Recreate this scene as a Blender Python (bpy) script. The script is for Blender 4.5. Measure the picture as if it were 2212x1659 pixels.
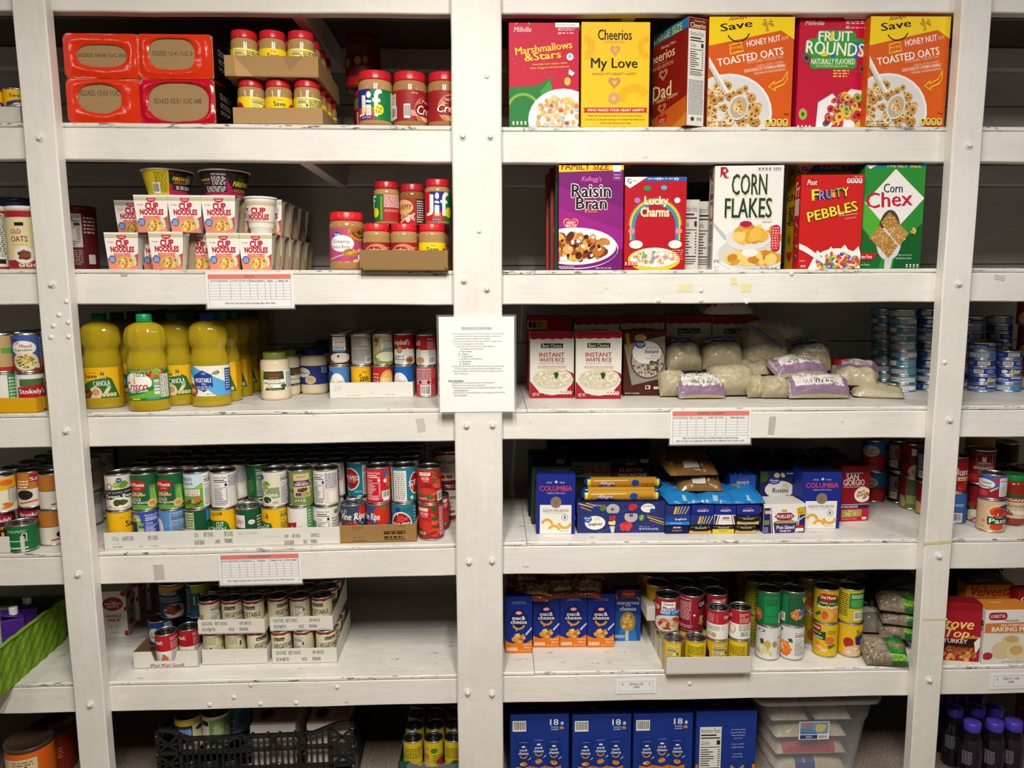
import bpy, math, random
from math import sin, cos, pi, radians as rad, asin, sqrt, hypot
from mathutils import Vector, Matrix, noise

S = bpy.context.scene
for o in list(bpy.data.objects): bpy.data.objects.remove(o)
COL = S.collection

# ------------------------------------------------------------------ camera
F_PX, IMW, IMH = 1600.0, 2212, 1659
YAW, PITCH, ROLL = rad(1.631), rad(7.5135), rad(-0.2306)
CAM = Vector((0.0, -2.11635, 1.62))
FWD = Vector((sin(YAW)*cos(PITCH), cos(YAW)*cos(PITCH), -sin(PITCH)))
_r = Vector((cos(YAW), -sin(YAW), 0)); _u = _r.cross(FWD)
RGT = _r*cos(ROLL) + _u*sin(ROLL); UPV = _u*cos(ROLL) - _r*sin(ROLL)
cd = bpy.data.cameras.new('camera'); cam = bpy.data.objects.new('camera', cd); COL.objects.link(cam)
cd.sensor_fit = 'HORIZONTAL'; cd.sensor_width = 36.0; cd.lens = 36.0*F_PX/IMW
cd.clip_start = 0.05; cd.clip_end = 50
M = Matrix((RGT, UPV, -FWD)).transposed().to_4x4(); M.translation = CAM
cam.matrix_world = M
S.camera = cam

# ------------------------------------------------------------------ light
S.view_settings.view_transform = 'Standard'; S.view_settings.look = 'None'
S.view_settings.gamma = 1.0; S.view_settings.use_curve_mapping = False
S.view_settings.exposure = -0.1
S.cycles.use_denoising = True
S.cycles.max_bounces = 10; S.cycles.transparent_max_bounces = 16
S.cycles.caustics_reflective = False; S.cycles.caustics_refractive = False
S.cycles.sample_clamp_indirect = 4.0
wd = bpy.data.worlds.new('room_fill'); S.world = wd; wd.use_nodes = True
wd.node_tree.nodes['Background'].inputs[0].default_value = (1.0, 0.95, 0.88, 1)
wd.node_tree.nodes['Background'].inputs[1].default_value = 0.04
def lamp(name, loc, sx, sy, power, col=(1, 0.95, 0.87)):
    l = bpy.data.lights.new(name, 'AREA'); l.shape = 'RECTANGLE'; l.size = sx; l.size_y = sy
    l.energy = power; l.color = col
    o = bpy.data.objects.new(name, l); COL.objects.link(o); o.location = loc   # faces straight down
    return o
lamp('ceiling_tube_light', (-0.24, -1.92, 2.93), 0.08, 1.3, 68)
lamp('ceiling_tube_light', (0.24, -1.92, 2.93), 0.08, 1.3, 68)
lamp('ceiling_tube_light', (1.9, -1.7, 2.93), 0.12, 1.3, 20, (0.93, 0.96, 1.0))
lamp('ceiling_tube_light', (-2.1, -2.0, 2.93), 0.12, 1.3, 14, (1, 0.93, 0.84))

# ------------------------------------------------------------------ projection helpers (real-world placing)
def wx(px, Y, z):
    """world X of a photographed column at depth Y and height z"""
    b = (px - IMW/2)/F_PX
    k = RGT - FWD*b
    return -((Y - CAM.y)*k.y + (z - CAM.z)*k.z)/k.x + CAM.x
def wz(py, Y, X=0):
    b = (IMH/2 - py)/F_PX
    k = UPV - FWD*b
    return -((Y - CAM.y)*k.y + (X - CAM.x)*k.x)/k.z + CAM.z

# ------------------------------------------------------------------ materials
def lin(c): return c/12.92 if c <= 0.04045 else ((c + 0.055)/1.055)**2.4
_hx = {}
def hexc(h):
    if h in _hx: return _hx[h]
    s = h if len(h) == 6 else ''.join(a*2 for a in h)
    _hx[h] = tuple(lin(int(s[i:i+2], 16)/255) for i in (0, 2, 4)) + (1.0,)
    return _hx[h]
MATS = {}
def mat(name, rough=0.5, metal=0.0, spec=0.5, attr=True, col=None, trans=0.0, coat=0.0, bump=0.0, bscale=200, ior=1.45, alpha=1.0, speck=False):
    m = bpy.data.materials.new(name); m.use_nodes = True; MATS[name] = m
    nt = m.node_tree; b = nt.nodes['Principled BSDF']
    b.inputs['Roughness'].default_value = rough; b.inputs['Metallic'].default_value = metal
    b.inputs['Specular IOR Level'].default_value = spec; b.inputs['Transmission Weight'].default_value = trans
    b.inputs['Coat Weight'].default_value = coat; b.inputs['IOR'].default_value = ior; b.inputs['Alpha'].default_value = alpha
    if attr:
        a = nt.nodes.new('ShaderNodeAttribute'); a.attribute_name = 'Col'
        nt.links.new(a.outputs['Color'], b.inputs['Base Color'])
        if speck:   # loose grains showing through the film
            t = nt.nodes.new('ShaderNodeTexCoord'); v = nt.nodes.new('ShaderNodeTexVoronoi'); v.inputs['Scale'].default_value = 190
            nt.links.new(t.outputs['Object'], v.inputs['Vector'])
            r = nt.nodes.new('ShaderNodeValToRGB'); r.color_ramp.elements[0].position = 0.15; r.color_ramp.elements[1].position = 0.75
            r.color_ramp.elements[0].color = (1, 1, 1, 1); r.color_ramp.elements[1].color = (0.5, 0.45, 0.36, 1); nt.links.new(v.outputs['Distance'], r.inputs['Fac'])
            x = nt.nodes.new('ShaderNodeMix'); x.data_type = 'RGBA'; x.blend_type = 'MULTIPLY'; x.inputs['Factor'].default_value = 0.4
            nt.links.new(a.outputs['Color'], x.inputs[6]); nt.links.new(r.outputs['Color'], x.inputs[7]); nt.links.new(x.outputs[2], b.inputs['Base Color'])
    elif col: b.inputs['Base Color'].default_value = hexc(col)
    if bump:
        n = nt.nodes.new('ShaderNodeTexNoise'); n.inputs['Scale'].default_value = bscale; n.inputs['Detail'].default_value = 3
        t = nt.nodes.new('ShaderNodeTexCoord'); nt.links.new(t.outputs['Object'], n.inputs['Vector'])
        p = nt.nodes.new('ShaderNodeBump'); p.inputs['Strength'].default_value = bump; p.inputs['Distance'].default_value = 0.002
        nt.links.new(n.outputs['Fac'], p.inputs['Height']); nt.links.new(p.outputs['Normal'], b.inputs['Normal'])
    return m
mat('card', 0.5, spec=0.22, bump=0.04, bscale=40)       # printed carton
mat('kraft', 0.85, spec=0.15, bump=0.15, bscale=300)    # bare cardboard
mat('paper', 0.5, spec=0.35, bump=0.03)                 # can and jar labels
mat('plastic', 0.28, spec=0.5)                          # caps and lids
mat('gloss', 0.12, spec=0.5, coat=0.3)                  # jars
mat('tin', 0.3, metal=1.0, bump=0.05, bscale=60)
mat('film', 0.18, spec=0.6, bump=0.5, bscale=45)        # shrink film and bags
mat('foam', 0.6, spec=0.3)
mat('oil', 0.04, spec=0.6, trans=0.5, ior=1.3, coat=0.6)
mat('clear', 0.12, spec=0.5, trans=0.0, alpha=0.13)
mat('tub', 0.25, spec=0.5, alpha=0.24)
mat('rice', 0.6, spec=0.3, bump=0.9, bscale=330)
mat('ricebag', 0.32, spec=0.5, bump=0.9, bscale=240, coat=0.4, speck=True)
mat('weave', 0.7, spec=0.2)

def painted(name, base, axis, wear, grime=0.35, edge=False):
    """brushed white house paint: grain along one axis, scuffs and chips"""
    m = bpy.data.materials.new(name); m.use_nodes = True; MATS[name] = m
    nt = m.node_tree; N = nt.nodes; L = nt.links; b = N['Principled BSDF']
    b.inputs['Roughness'].default_value = 0.42; b.inputs['Specular IOR Level'].default_value = 0.35
    tc = N.new('ShaderNodeTexCoord')
    def noi(scale, sc, det=4, ro=0.6):
        mp = N.new('ShaderNodeMapping'); mp.inputs['Scale'].default_value = sc; L.new(tc.outputs['Object'], mp.inputs['Vector'])
        n = N.new('ShaderNodeTexNoise'); n.inputs['Scale'].default_value = scale; n.inputs['Detail'].default_value = det
        n.inputs['Roughness'].default_value = ro; L.new(mp.outputs['Vector'], n.inputs['Vector']); return n.outputs['Fac']
    def ramp(src, a, bb, ca, cb):
        r = N.new('ShaderNodeValToRGB'); r.color_ramp.elements[0].position = a; r.color_ramp.elements[1].position = bb
        r.color_ramp.elements[0].color = ca; r.color_ramp.elements[1].color = cb; L.new(src, r.inputs['Fac']); return r.outputs['Color']
    def mul(a, c, fac=1.0):
        x = N.new('ShaderNodeMix'); x.data_type = 'RGBA'; x.blend_type = 'MULTIPLY'; x.inputs['Factor'].default_value = fac
        L.new(a, x.inputs[6]); L.new(c, x.inputs[7]); return x.outputs[2]
    st = [1, 1, 1]; st[axis] = 0.06
    grain = noi(70, st, 6, 0.7)
    W = (1, 1, 1, 1)
    c0 = hexc(base); d0 = tuple(x*0.86 for x in c0[:3]) + (1,)
    c = ramp(noi(3.2, (1, 1, 1), 4), 0.3, 0.7, d0, c0)
    c = mul(c, ramp(grain, 0.25, 0.75, (0.9, 0.89, 0.87, 1), W), 0.8)
    st2 = [1.0, 1.0, 1.0]; st2[axis] = 0.3
    chips = ramp(noi(48, st2, 8, 0.75), wear, wear + 0.035, (0.25, 0.23, 0.2, 1), W)
    c = mul(c, chips, 0.85)
    c = mul(c, ramp(noi(9, st2, 7, 0.7), 0.33, 0.5, (0.62, 0.58, 0.52, 1), W), grime)
    if edge:    # paint knocked off along the front arris
        sp = N.new('ShaderNodeSeparateXYZ'); L.new(tc.outputs['Object'], sp.inputs[0])
        mr = N.new('ShaderNodeMapRange'); mr.inputs['From Min'].default_value = 0.0365; mr.inputs['From Max'].default_value = 0.047
        mr.inputs['To Min'].default_value = 0.95; mr.inputs['To Max'].default_value = 0.0; L.new(sp.outputs['Y'], mr.inputs['Value'])
        x = N.new('ShaderNodeMix'); x.data_type = 'RGBA'; x.blend_type = 'MULTIPLY'; L.new(mr.outputs['Result'], x.inputs['Factor'])
        L.new(c, x.inputs[6]); L.new(ramp(noi(120, (0.22, 1, 1), 8, 0.7), 0.40, 0.43, (0.1, 0.085, 0.07, 1), W), x.inputs[7]); c = x.outputs[2]
    L.new(c, b.inputs['Base Color'])
    p = N.new('ShaderNodeBump'); p.inputs['Strength'].default_value = 0.22; p.inputs['Distance'].default_value = 0.003
    L.new(grain, p.inputs['Height'])
    p2 = N.new('ShaderNodeBump'); p2.inputs['Strength'].default_value = 0.3; p2.inputs['Distance'].default_value = 0.004
    L.new(noi(38, (1, 1, 1), 5), p2.inputs['Height']); L.new(p.outputs['Normal'], p2.inputs['Normal'])
    L.new(p2.outputs['Normal'], b.inputs['Normal'])
    return m
painted('paint_post', 'eeebe4', 2, 0.285, 0.12)
painted('paint_beam', 'f1eee7', 0, 0.295, 0.12)
painted('paint_board', 'edeae3', 0, 0.35, 0.4, True)
painted('bare_wood', '4d4034', 0, 0.2, 0.4)
painted('paint_wall', 'd8d2c8', 0, 0.2, 0.15)

def carpet():
    m = bpy.data.materials.new('carpet'); m.use_nodes = True; MATS['carpet'] = m
    nt = m.node_tree; b = nt.nodes['Principled BSDF']; b.inputs['Roughness'].default_value = 0.95
    n = nt.nodes.new('ShaderNodeTexNoise'); n.inputs['Scale'].default_value = 240; n.inputs['Detail'].default_value = 4
    t = nt.nodes.new('ShaderNodeTexCoord'); nt.links.new(t.outputs['Object'], n.inputs['Vector'])
    r = nt.nodes.new('ShaderNodeValToRGB'); r.color_ramp.elements[0].color = hexc('4a3f33'); r.color_ramp.elements[1].color = hexc('a8988a')
    r.color_ramp.elements[0].position = 0.35; r.color_ramp.elements[1].position = 0.65
    nt.links.new(n.outputs['Fac'], r.inputs['Fac']); nt.links.new(r.outputs['Color'], b.inputs['Base Color'])
    p = nt.nodes.new('ShaderNodeBump'); p.inputs['Strength'].default_value = 0.6; nt.links.new(n.outputs['Fac'], p.inputs['Height']); nt.links.new(p.outputs['Normal'], b.inputs['Normal'])
carpet()

# ------------------------------------------------------------------ mesh builder
class MB:
    def __init__(s): s.v = []; s.f = []; s.c = []; s.m = []; s.s = []
    def face(s, pts, col, m='card', sm=False):
        n = len(s.v); s.v += [tuple(p) for p in pts]; s.f.append(tuple(range(n, n+len(pts)))); s.c.append(hexc(col)); s.m.append(m); s.s.append(sm)
    def grid(s, rows, col, m, closed=False, sm=True, colf=None):
        """quad sheet through rows of points"""
        n = len(s.v); w = len(rows[0])
        for r in rows: s.v += [tuple(p) for p in r]
        for i in range(len(rows)-1):
            for j in range(w if closed else w-1):
                k = (j+1) % w
                s.f.append((n+i*w+j, n+i*w+k, n+(i+1)*w+k, n+(i+1)*w+j)); s.c.append(hexc(colf(i, j) if colf else col)); s.m.append(m); s.s.append(sm)
    def box(s, x0, y0, z0, x1, y1, z1, col, m='card', bev=0.0, cols=None):
        """box; cols = dict of face colours: f(ront) b l r t(op) d(own)"""
        g = lambda k: (cols or {}).get(k, col)
        b = min(bev, (x1-x0)/2.01, (y1-y0)/2.01, (z1-z0)/2.01)
        if b <= 0:
            P = [(x0,y0,z0),(x1,y0,z0),(x1,y1,z0),(x0,y1,z0),(x0,y0,z1),(x1,y0,z1),(x1,y1,z1),(x0,y1,z1)]
            for k, q in (('f',(0,1,5,4)),('r',(1,2,6,5)),('b',(2,3,7,6)),('l',(3,0,4,7)),('t',(4,5,6,7)),('d',(3,2,1,0))):
                s.face([P[i] for i in q], g(k), m)
            return
        X0,X1,Y0,Y1,Z0,Z1 = x0+b,x1-b,y0+b,y1-b,z0+b,z1-b
        s.face([(X0,y0,Z0),(X1,y0,Z0),(X1,y0,Z1),(X0,y0,Z1)], g('f'), m)
        s.face([(x1,Y0,Z0),(x1,Y1,Z0),(x1,Y1,Z1),(x1,Y0,Z1)], g('r'), m)
        s.face([(X1,y1,Z0),(X0,y1,Z0),(X0,y1,Z1),(X1,y1,Z1)], g('b'), m)
        s.face([(x0,Y1,Z0),(x0,Y0,Z0),(x0,Y0,Z1),(x0,Y1,Z1)], g('l'), m)
        s.face([(X0,Y0,z1),(X1,Y0,z1),(X1,Y1,z1),(X0,Y1,z1)], g('t'), m)
        s.face([(X0,Y1,z0),(X1,Y1,z0),(X1,Y0,z0),(X0,Y0,z0)], g('d'), m)
        for (xa,Xa,k) in ((x0,X0,'l'),(x1,X1,'r')):
            s.face([(Xa,y0,Z0),(Xa,y0,Z1),(xa,Y0,Z1),(xa,Y0,Z0)] if k=='l' else [(Xa,y0,Z1),(Xa,y0,Z0),(xa,Y0,Z0),(xa,Y0,Z1)], g('f'), m)
            s.face([(Xa,y1,Z1),(Xa,y1,Z0),(xa,Y1,Z0),(xa,Y1,Z1)] if k=='l' else [(Xa,y1,Z0),(Xa,y1,Z1),(xa,Y1,Z1),(xa,Y1,Z0)], g('b'), m)
            s.face([(xa,Y0,Z1),(Xa,Y0,z1),(Xa,Y1,z1),(xa,Y1,Z1)], g(k), m); s.face([(xa,Y1,Z0),(Xa,Y1,z0),(Xa,Y0,z0),(xa,Y0,Z0)], g(k), m)
            for (ya,Ya) in ((y0,Y0),(y1,Y1)):
                for (za,Za) in ((z0,Z0),(z1,Z1)): s.face([(Xa,ya,Za),(xa,Ya,Za),(Xa,Ya,za)], g(k), m)
        for (ya,Ya,k) in ((y0,Y0,'f'),(y1,Y1,'b')):
            s.face([(X0,ya,Z1),(X1,ya,Z1),(X1,Ya,z1),(X0,Ya,z1)], g(k), m); s.face([(X0,Ya,z0),(X1,Ya,z0),(X1,ya,Z0),(X0,ya,Z0)], g(k), m)
    def lathe(s, prof, col, n=28, m='gloss', cx=0, cy=0, sx=1, sy=1, cols=None, rib=None):
        rows = []
        for i, (r, z) in enumerate(prof):
            rows.append([(cx + sx*r*(1+(rib(i, j) if rib else 0))*cos(2*pi*j/n), cy + sy*r*(1+(rib(i, j) if rib else 0))*sin(2*pi*j/n), z) for j in range(n)])
        s.grid(rows, col, m, closed=True, colf=(lambda i, j: cols[i]) if cols else None)
    def tube(s, pts, r, col, m='plastic', n=8):
        rows = []; P = [Vector(p) for p in pts]
        for i, p in enumerate(P):
            t = (P[min(i+1, len(P)-1)] - P[max(i-1, 0)]).normalized()
            a = t.cross(Vector((0, 0, 1)) if abs(t.z) < 0.9 else Vector((1, 0, 0))).normalized(); b2 = t.cross(a)
            rows.append([p + a*r*cos(2*pi*j/n) + b2*r*sin(2*pi*j/n) for j in range(n)])
        s.grid(rows, col, m, closed=True)
    def art(s, src, fmap, m='paper', lay=0.0, step=None, asp=1.0, conv=None):
        lx = (-0.5, 1.5) if conv else (0.0, 1.0)
        for pts, col, off in parse_art(src, asp, conv):
            pts = clipbox(pts, lx)
            if len(pts) < 3: continue
            for q in (clipgrid(pts, step) if step else (pts,)):
                s.face([fmap(x, y, lay + off) for x, y in q], col, m)
    def flat(s, src, o, u, v, m='card', lay=0.0):
        """art on a flat panel: o = top-left corner, u = right edge vector, v = down edge vector"""
        o = Vector(o); u = Vector(u); v = Vector(v); n = v.cross(u).normalized()
        s.art(src, lambda x, y, d: o + u*x + v*y + n*d, m, lay, asp=v.length/u.length)
    def cyl(s, src, r, z0, z1, m='paper', turn=0.0, r2=None, sx=1, sy=1, cy=0, lay=0.0):
        """art wrapped on a can; x is read as seen from the front (0 = left edge, 1 = right edge)"""
        r2 = r if r2 is None else r2
        def fm(x, y, d):
            a = -pi/2 + (x - 0.5)*pi + turn; z = z1 + (z0 - z1)*y; R = (r2 + (r - r2)*y) + d
            return Vector((sx*R*cos(a), cy + sy*R*sin(a), z))
        s.art(src, fm, m, lay, step=(0.045, None), asp=(z1-z0)/(2*r), conv=lambda x: 0.5 + asin(max(-1, min(1, 2*x-1)))/pi)
    def mesh(s, name):
        me = bpy.data.meshes.new(name); me.from_pydata(s.v, [], s.f)
        names = list(dict.fromkeys(s.m)); ix = {n: i for i, n in enumerate(names)}
        for n in names: me.materials.append(MATS[n])
        me.polygons.foreach_set('material_index', [ix[n] for n in s.m]); me.polygons.foreach_set('use_smooth', s.s)
        a = me.color_attributes.new('Col', 'FLOAT_COLOR', 'CORNER'); buf = []
        for f, c in zip(s.f, s.c): buf += list(c)*len(f)
        a.data.foreach_set('color', buf); me.update(); return me
    def build(s, name, parent=None, loc=None, rot=None):
        o = bpy.data.objects.new(name, s.mesh(name)); COL.objects.link(o)
        if parent: o.parent = parent
        if loc is not None: o.location = loc
        if rot is not None: o.rotation_euler = rot
        return o

def clipgrid(pts, step):
    out = [pts]
    for ax in (0, 1):
        st = step[ax]
        if not st: continue
        nxt = []
        for p in out:
            lo = min(q[ax] for q in p); hi = max(q[ax] for q in p)
            a = math.floor(lo/st); b = math.ceil(hi/st)
            if b - a <= 1: nxt.append(p); continue
            for k in range(a, b):
                q = _cut(_cut(p, ax, k*st, 1), ax, (k+1)*st, -1)
                if len(q) > 2: nxt.append(q)
        out = nxt
    return out
def clipbox(p, lx):
    if min(q[0] for q in p) < lx[0]: p = _cut(p, 0, lx[0], 1)
    if p and max(q[0] for q in p) > lx[1]: p = _cut(p, 0, lx[1], -1)
    if p and min(q[1] for q in p) < 0: p = _cut(p, 1, 0, 1)
    if p and max(q[1] for q in p) > 1: p = _cut(p, 1, 1, -1)
    return p
def _cut(p, ax, c, sg):
    r = []
    for i in range(len(p)):
        a, b = p[i-1], p[i]; da, db = sg*(a[ax]-c), sg*(b[ax]-c)
        if (da >= 0) != (db >= 0):
            t = da/(da-db); r.append((a[0]+(b[0]-a[0])*t, a[1]+(b[1]-a[1])*t))
        if db >= 0: r.append(b)
    return r

# ------------------------------------------------------------------ printing
_txt = {}
def text_polys(body, st):
    k = (body, st)
    if k in _txt: return _txt[k]
    c = bpy.data.curves.new('t', 'FONT'); c.body = body; c.resolution_u = 2
    if st in 'IJ': c.shear = 0.28
    o = bpy.data.objects.new('t', c); me = bpy.data.meshes.new_from_object(o)
    V = [(v.co.x, v.co.y) for v in me.vertices]
    if V:
        x0 = min(p[0] for p in V); x1 = max(p[0] for p in V); y0 = min(p[1] for p in V); y1 = max(p[1] for p in V)
        w = max(x1-x0, 1e-6); h = max(y1-y0, 1e-6)
        sh = [(0, 0)] if st in 'TJ' else [(-0.02, 0.008), (0.02, -0.008)] if st in 'BI' else [(0.055*cos(q*pi/3), 0.055*sin(q*pi/3)) for q in range(6)]
        res = [[[((V[i][0]+a-x0)/w, 1-(V[i][1]+b-y0)/h) for i in p.vertices] for p in me.polygons] for a, b in sh]
    else: res = [[]]
    bpy.data.objects.remove(o); bpy.data.curves.remove(c); bpy.data.meshes.remove(me)
    _txt[k] = res; return res
def ell(x0, y0, x1, y1, n=20, rot=0, asp=1.0):
    cx, cy, rx, ry = (x0+x1)/2, (y0+y1)/2, (x1-x0)/2, (y1-y0)/2*asp
    return [(cx + rx*cos(t)*cos(rot) - ry*sin(t)*sin(rot), cy + (rx*cos(t)*sin(rot) + ry*sin(t)*cos(rot))/asp) for t in (2*pi*i/n for i in range(n))]
LSTEP = 4e-5
_artc = {}
def parse_art(src, asp, conv):
    key = (src, round(asp, 2), conv is not None)
    if key in _artc: return _artc[key]
    cv = conv or (lambda x: x); out = []; lay = [1e-4]
    rnd = random.Random(len(src)*7+3)
    def nx(k=1.0): lay[0] += LSTEP*k; return lay[0]
    def quad(x0, y0, x1, y1, c, d): out.append(([(x0, y0), (x1, y0), (x1, y1), (x0, y1)], c, d))
    for ln in src.strip().split('\n'):
        t = ln.split()
        if not t: continue
        k = t[0]
        def bb(i): return cv(float(t[i])/100), float(t[i+1])/100, cv(float(t[i+2])/100), float(t[i+3])/100
        if k == 'R':
            quad(*bb(2), t[1], nx())
        elif k == 'D':      # rounded rectangle
            x0, y0, x1, y1 = bb(2); r = min(x1-x0, (y1-y0)*asp)*(float(t[6])/100 if len(t) > 6 else 0.25); ry = r/asp; P = []
            for (cx, cy, a0) in ((x1-r, y0+ry, -90), (x1-r, y1-ry, 0), (x0+r, y1-ry, 90), (x0+r, y0+ry, 180)):
                P += [(cx + r*cos(rad(a0+q)), cy + ry*sin(rad(a0+q))) for q in (0, 30, 60, 90)]
            out.append((P, t[1], nx()))
        elif k == 'E':
            x0, y0, x1, y1 = bb(2); out.append((ell(x0, y0, x1, y1, 28, rad(float(t[6])) if len(t) > 6 else 0, asp), t[1], nx()))
        elif k == 'P':
            n = [float(q)/100 for q in t[2:]]; out.append(([(cv(n[i]), n[i+1]) for i in range(0, len(n), 2)], t[1], nx()))
        elif k in 'TBIJX':
            x0, y0, x1, y1 = bb(2); d = nx(); rot = 0; j = 6
            if t[6].startswith('@'): rot = rad(float(t[6][1:])); j = 7
            if rot and abs(rot) < 1:     # the box is that of the slanted word
                hh = max(0.5*(y1-y0), (y1-y0) - (x1-x0)*abs(sin(rot))/asp); ym = (y0+y1)/2; y0, y1 = ym-hh/2, ym+hh/2
            cx, cy = (x0+x1)/2, (y0+y1)/2
            for gi, p in [(gi, p) for gi, g in enumerate(text_polys(' '.join(t[j:]), k)) for p in g]:
                q = [(x0+(x1-x0)*a, y0+(y1-y0)*b) for a, b in p]
                if rot: q = [(cx+(x-cx)*cos(rot)+(y-cy)*asp*sin(rot), cy+(-(x-cx)*sin(rot)+(y-cy)*asp*cos(rot))/asp) for x, y in q]
                out.append((q, t[1], d + gi*LSTEP*0.45))
            lay[0] += LSTEP*0.45*{'T': 0, 'J': 0, 'X': 6}.get(k, 1)
        elif k == 'L':      # lines of fine print
            x0, y0, x1, y1 = bb(2); n = int(t[6]); d = nx(); h = (y1-y0)/n
            for i in range(n):
                x = x0
                while x < x1 - 0.01:
                    w = (0.03 + 0.07*rnd.random())*min(1, (x1-x0)*3); e = min(x+w, x1 - (0.15*(x1-x0)*rnd.random() if i == n-1 else 0))
                    if e > x: quad(x, y0+h*(i+0.2), e, y0+h*(i+0.72), t[1], d)
                    x += w + 0.018
        elif k == 'N':      # nutrition facts table: N x0 y0 x1 y1 [ink paper]
            x0, y0, x1, y1 = bb(1); ink = t[5] if len(t) > 5 else '222'; pap = t[6] if len(t) > 6 else 'eeeae0'
            if pap != '-': quad(x0, y0, x1, y1, pap, nx())
            d = nx(); w = x1-x0; h = y1-y0; a = x0+w*0.05; b = x1-w*0.05
            for p in text_polys('Nutrition Facts', 'T')[0]: out.append(([(a+(b-a)*q[0], y0+h*(0.03+0.09*q[1])) for q in p], ink, d))
            quad(a, y0+h*0.21, b, y0+h*0.235, ink, d); quad(a, y0+h*0.40, b, y0+h*0.415, ink, d); quad(a, y0+h*0.82, b, y0+h*0.84, ink, d)
            quad(a, y0+h*0.15, a+(b-a)*0.8, y0+h*0.18, ink, d)
            for p in text_polys('Calories', 'T')[0]: out.append(([(a+(b-a)*0.45*q[0], y0+h*(0.27+0.09*q[1])) for q in p], ink, d))
            quad(b-w*0.16, y0+h*0.27, b, y0+h*0.36, ink, d)
            for i in range(8):
                yy = y0+h*(0.45+0.045*i); quad(a, yy, a+(b-a)*(0.4+0.3*rnd.random()), yy+h*0.018, ink, d); quad(b-w*0.1, yy, b, yy+h*0.018, ink, d)
            for i in range(3): quad(a, y0+h*(0.87+0.035*i), b-w*0.2*rnd.random(), y0+h*(0.885+0.035*i), ink, d)
        elif k == 'C':      # bar code
            x0, y0, x1, y1 = bb(1); quad(x0, y0, x1, y1, 'f2f0ea', nx()); d = nx(); x = x0+(x1-x0)*0.08
            while x < x1-(x1-x0)*0.1:
                w = (x1-x0)*rnd.choice((0.015, 0.03, 0.045)); quad(x, y0+(y1-y0)*0.1, x+w, y1-(y1-y0)*0.15, '222', d); x += w + (x1-x0)*rnd.choice((0.02, 0.035))
        elif k == 'V':      # four little front-of-pack fact badges: V x0 y0 x1 y1 [ink paper]
            x0, y0, x1, y1 = bb(1); ink = t[5] if len(t) > 5 else '333'; pap = t[6] if len(t) > 6 else 'f2f0ea'; w = (x1-x0)/4; d = nx(); d2 = nx()
            for i in range(4):
                a = x0+w*i+w*0.06; b = a+w*0.86; h = y1-y0
                out.append(([(a, y0+h*0.15), (a+w*0.2, y0), (b-w*0.2, y0), (b, y0+h*0.15), (b, y1-h*0.15), (b-w*0.2, y1), (a+w*0.2, y1), (a, y1-h*0.15)], pap, d))
                quad(a+w*0.2, y0+h*0.15, b-w*0.2, y0+h*0.42, ink, d2); quad(a+w*0.14, y0+h*0.5, b-w*0.14, y0+h*0.6, ink, d2); quad(a+w*0.14, y0+h*0.72, b-w*0.14, y0+h*0.8, ink, d2)
        elif k in 'FO':     # food in a bowl: F blobs / O rings: F x0 y0 x1 y1 n size col...
            x0, y0, x1, y1 = bb(1); n = int(t[5]); sz = float(t[6])/100; cs = t[7:]
            for i in range(n):
                a = 2*pi*rnd.random(); q = sqrt(rnd.random()); cx = (x0+x1)/2+q*cos(a)*((x1-x0)/2-sz*0.6); cy = (y0+y1)/2+q*sin(a)*((y1-y0)/2-sz*0.6/asp)
                r = sz*(0.75+0.5*rnd.random())/2; ry = r*(0.6+0.35*rnd.random())/asp; c = rnd.choice(cs); th = rnd.random()*pi
                if k == 'F':
                    out.append(([(x, y) for x, y in ell(cx-r, cy-ry, cx+r, cy+ry, 8, th, asp)], c, nx(0.25)))
                else:
                    A = ell(cx-r, cy-ry, cx+r, cy+ry, 10, th, asp); d = nx(0.3)
                    out.append((A, c, d)); hc = hexc(c); dk = '%02x%02x%02x' % tuple(int(int(c2, 16)*0.5) for c2 in ((c[0:2], c[2:4], c[4:6]) if len(c) == 6 else (c[0]*2, c[1]*2, c[2]*2)))
                    out.append(([(cx+(x-cx)*0.38, cy+(y-cy)*0.38) for x, y in A], dk, nx(0.3)))
        elif k == 'A':      # arc band: A col cx cy r0 r1 a0 a1 (degrees clockwise from right, y down)
            cx, cy, r0, r1, a0, a1 = [float(q)/100 for q in t[2:6]] + [rad(float(q)) for q in t[6:8]]; cx = cv(cx); d = nx(); n = 14
            for i in range(n):
                A = a0+(a1-a0)*i/n; B = a0+(a1-a0)*(i+1)/n
                out.append(([(cx+r*cos(q), cy+r*sin(q)/asp) for r, q in ((r0, A), (r1, A), (r1, B), (r0, B))], t[1], d))
        elif k == 'H':      # heart
            x0, y0, x1, y1 = bb(2); P = []
            for i in range(24):
                q = 2*pi*i/24; P.append((x0+(x1-x0)*(0.5+16*sin(q)**3/34), y0+(y1-y0)*(0.42-(13*cos(q)-5*cos(2*q)-2*cos(3*q)-cos(4*q))/30)))
            d = nx(); c = ((x0+x1)/2, y0+(y1-y0)*0.5)
            for i in range(24): out.append(([c, P[i], P[(i+1) % 24]], t[1], d))
        elif k == '*':      # star
            x0, y0, x1, y1 = bb(2); d = nx(); c = ((x0+x1)/2, (y0+y1)/2)
            P = [(c[0]+(x1-x0)/2*(1 if i % 2 == 0 else 0.42)*sin(pi*i/5), c[1]-(y1-y0)/2*(1 if i % 2 == 0 else 0.42)*cos(pi*i/5)) for i in range(10)]
            for i in range(10): out.append(([c, P[i], P[(i+1) % 10]], t[1], d))
    _artc[key] = out; return out

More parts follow.
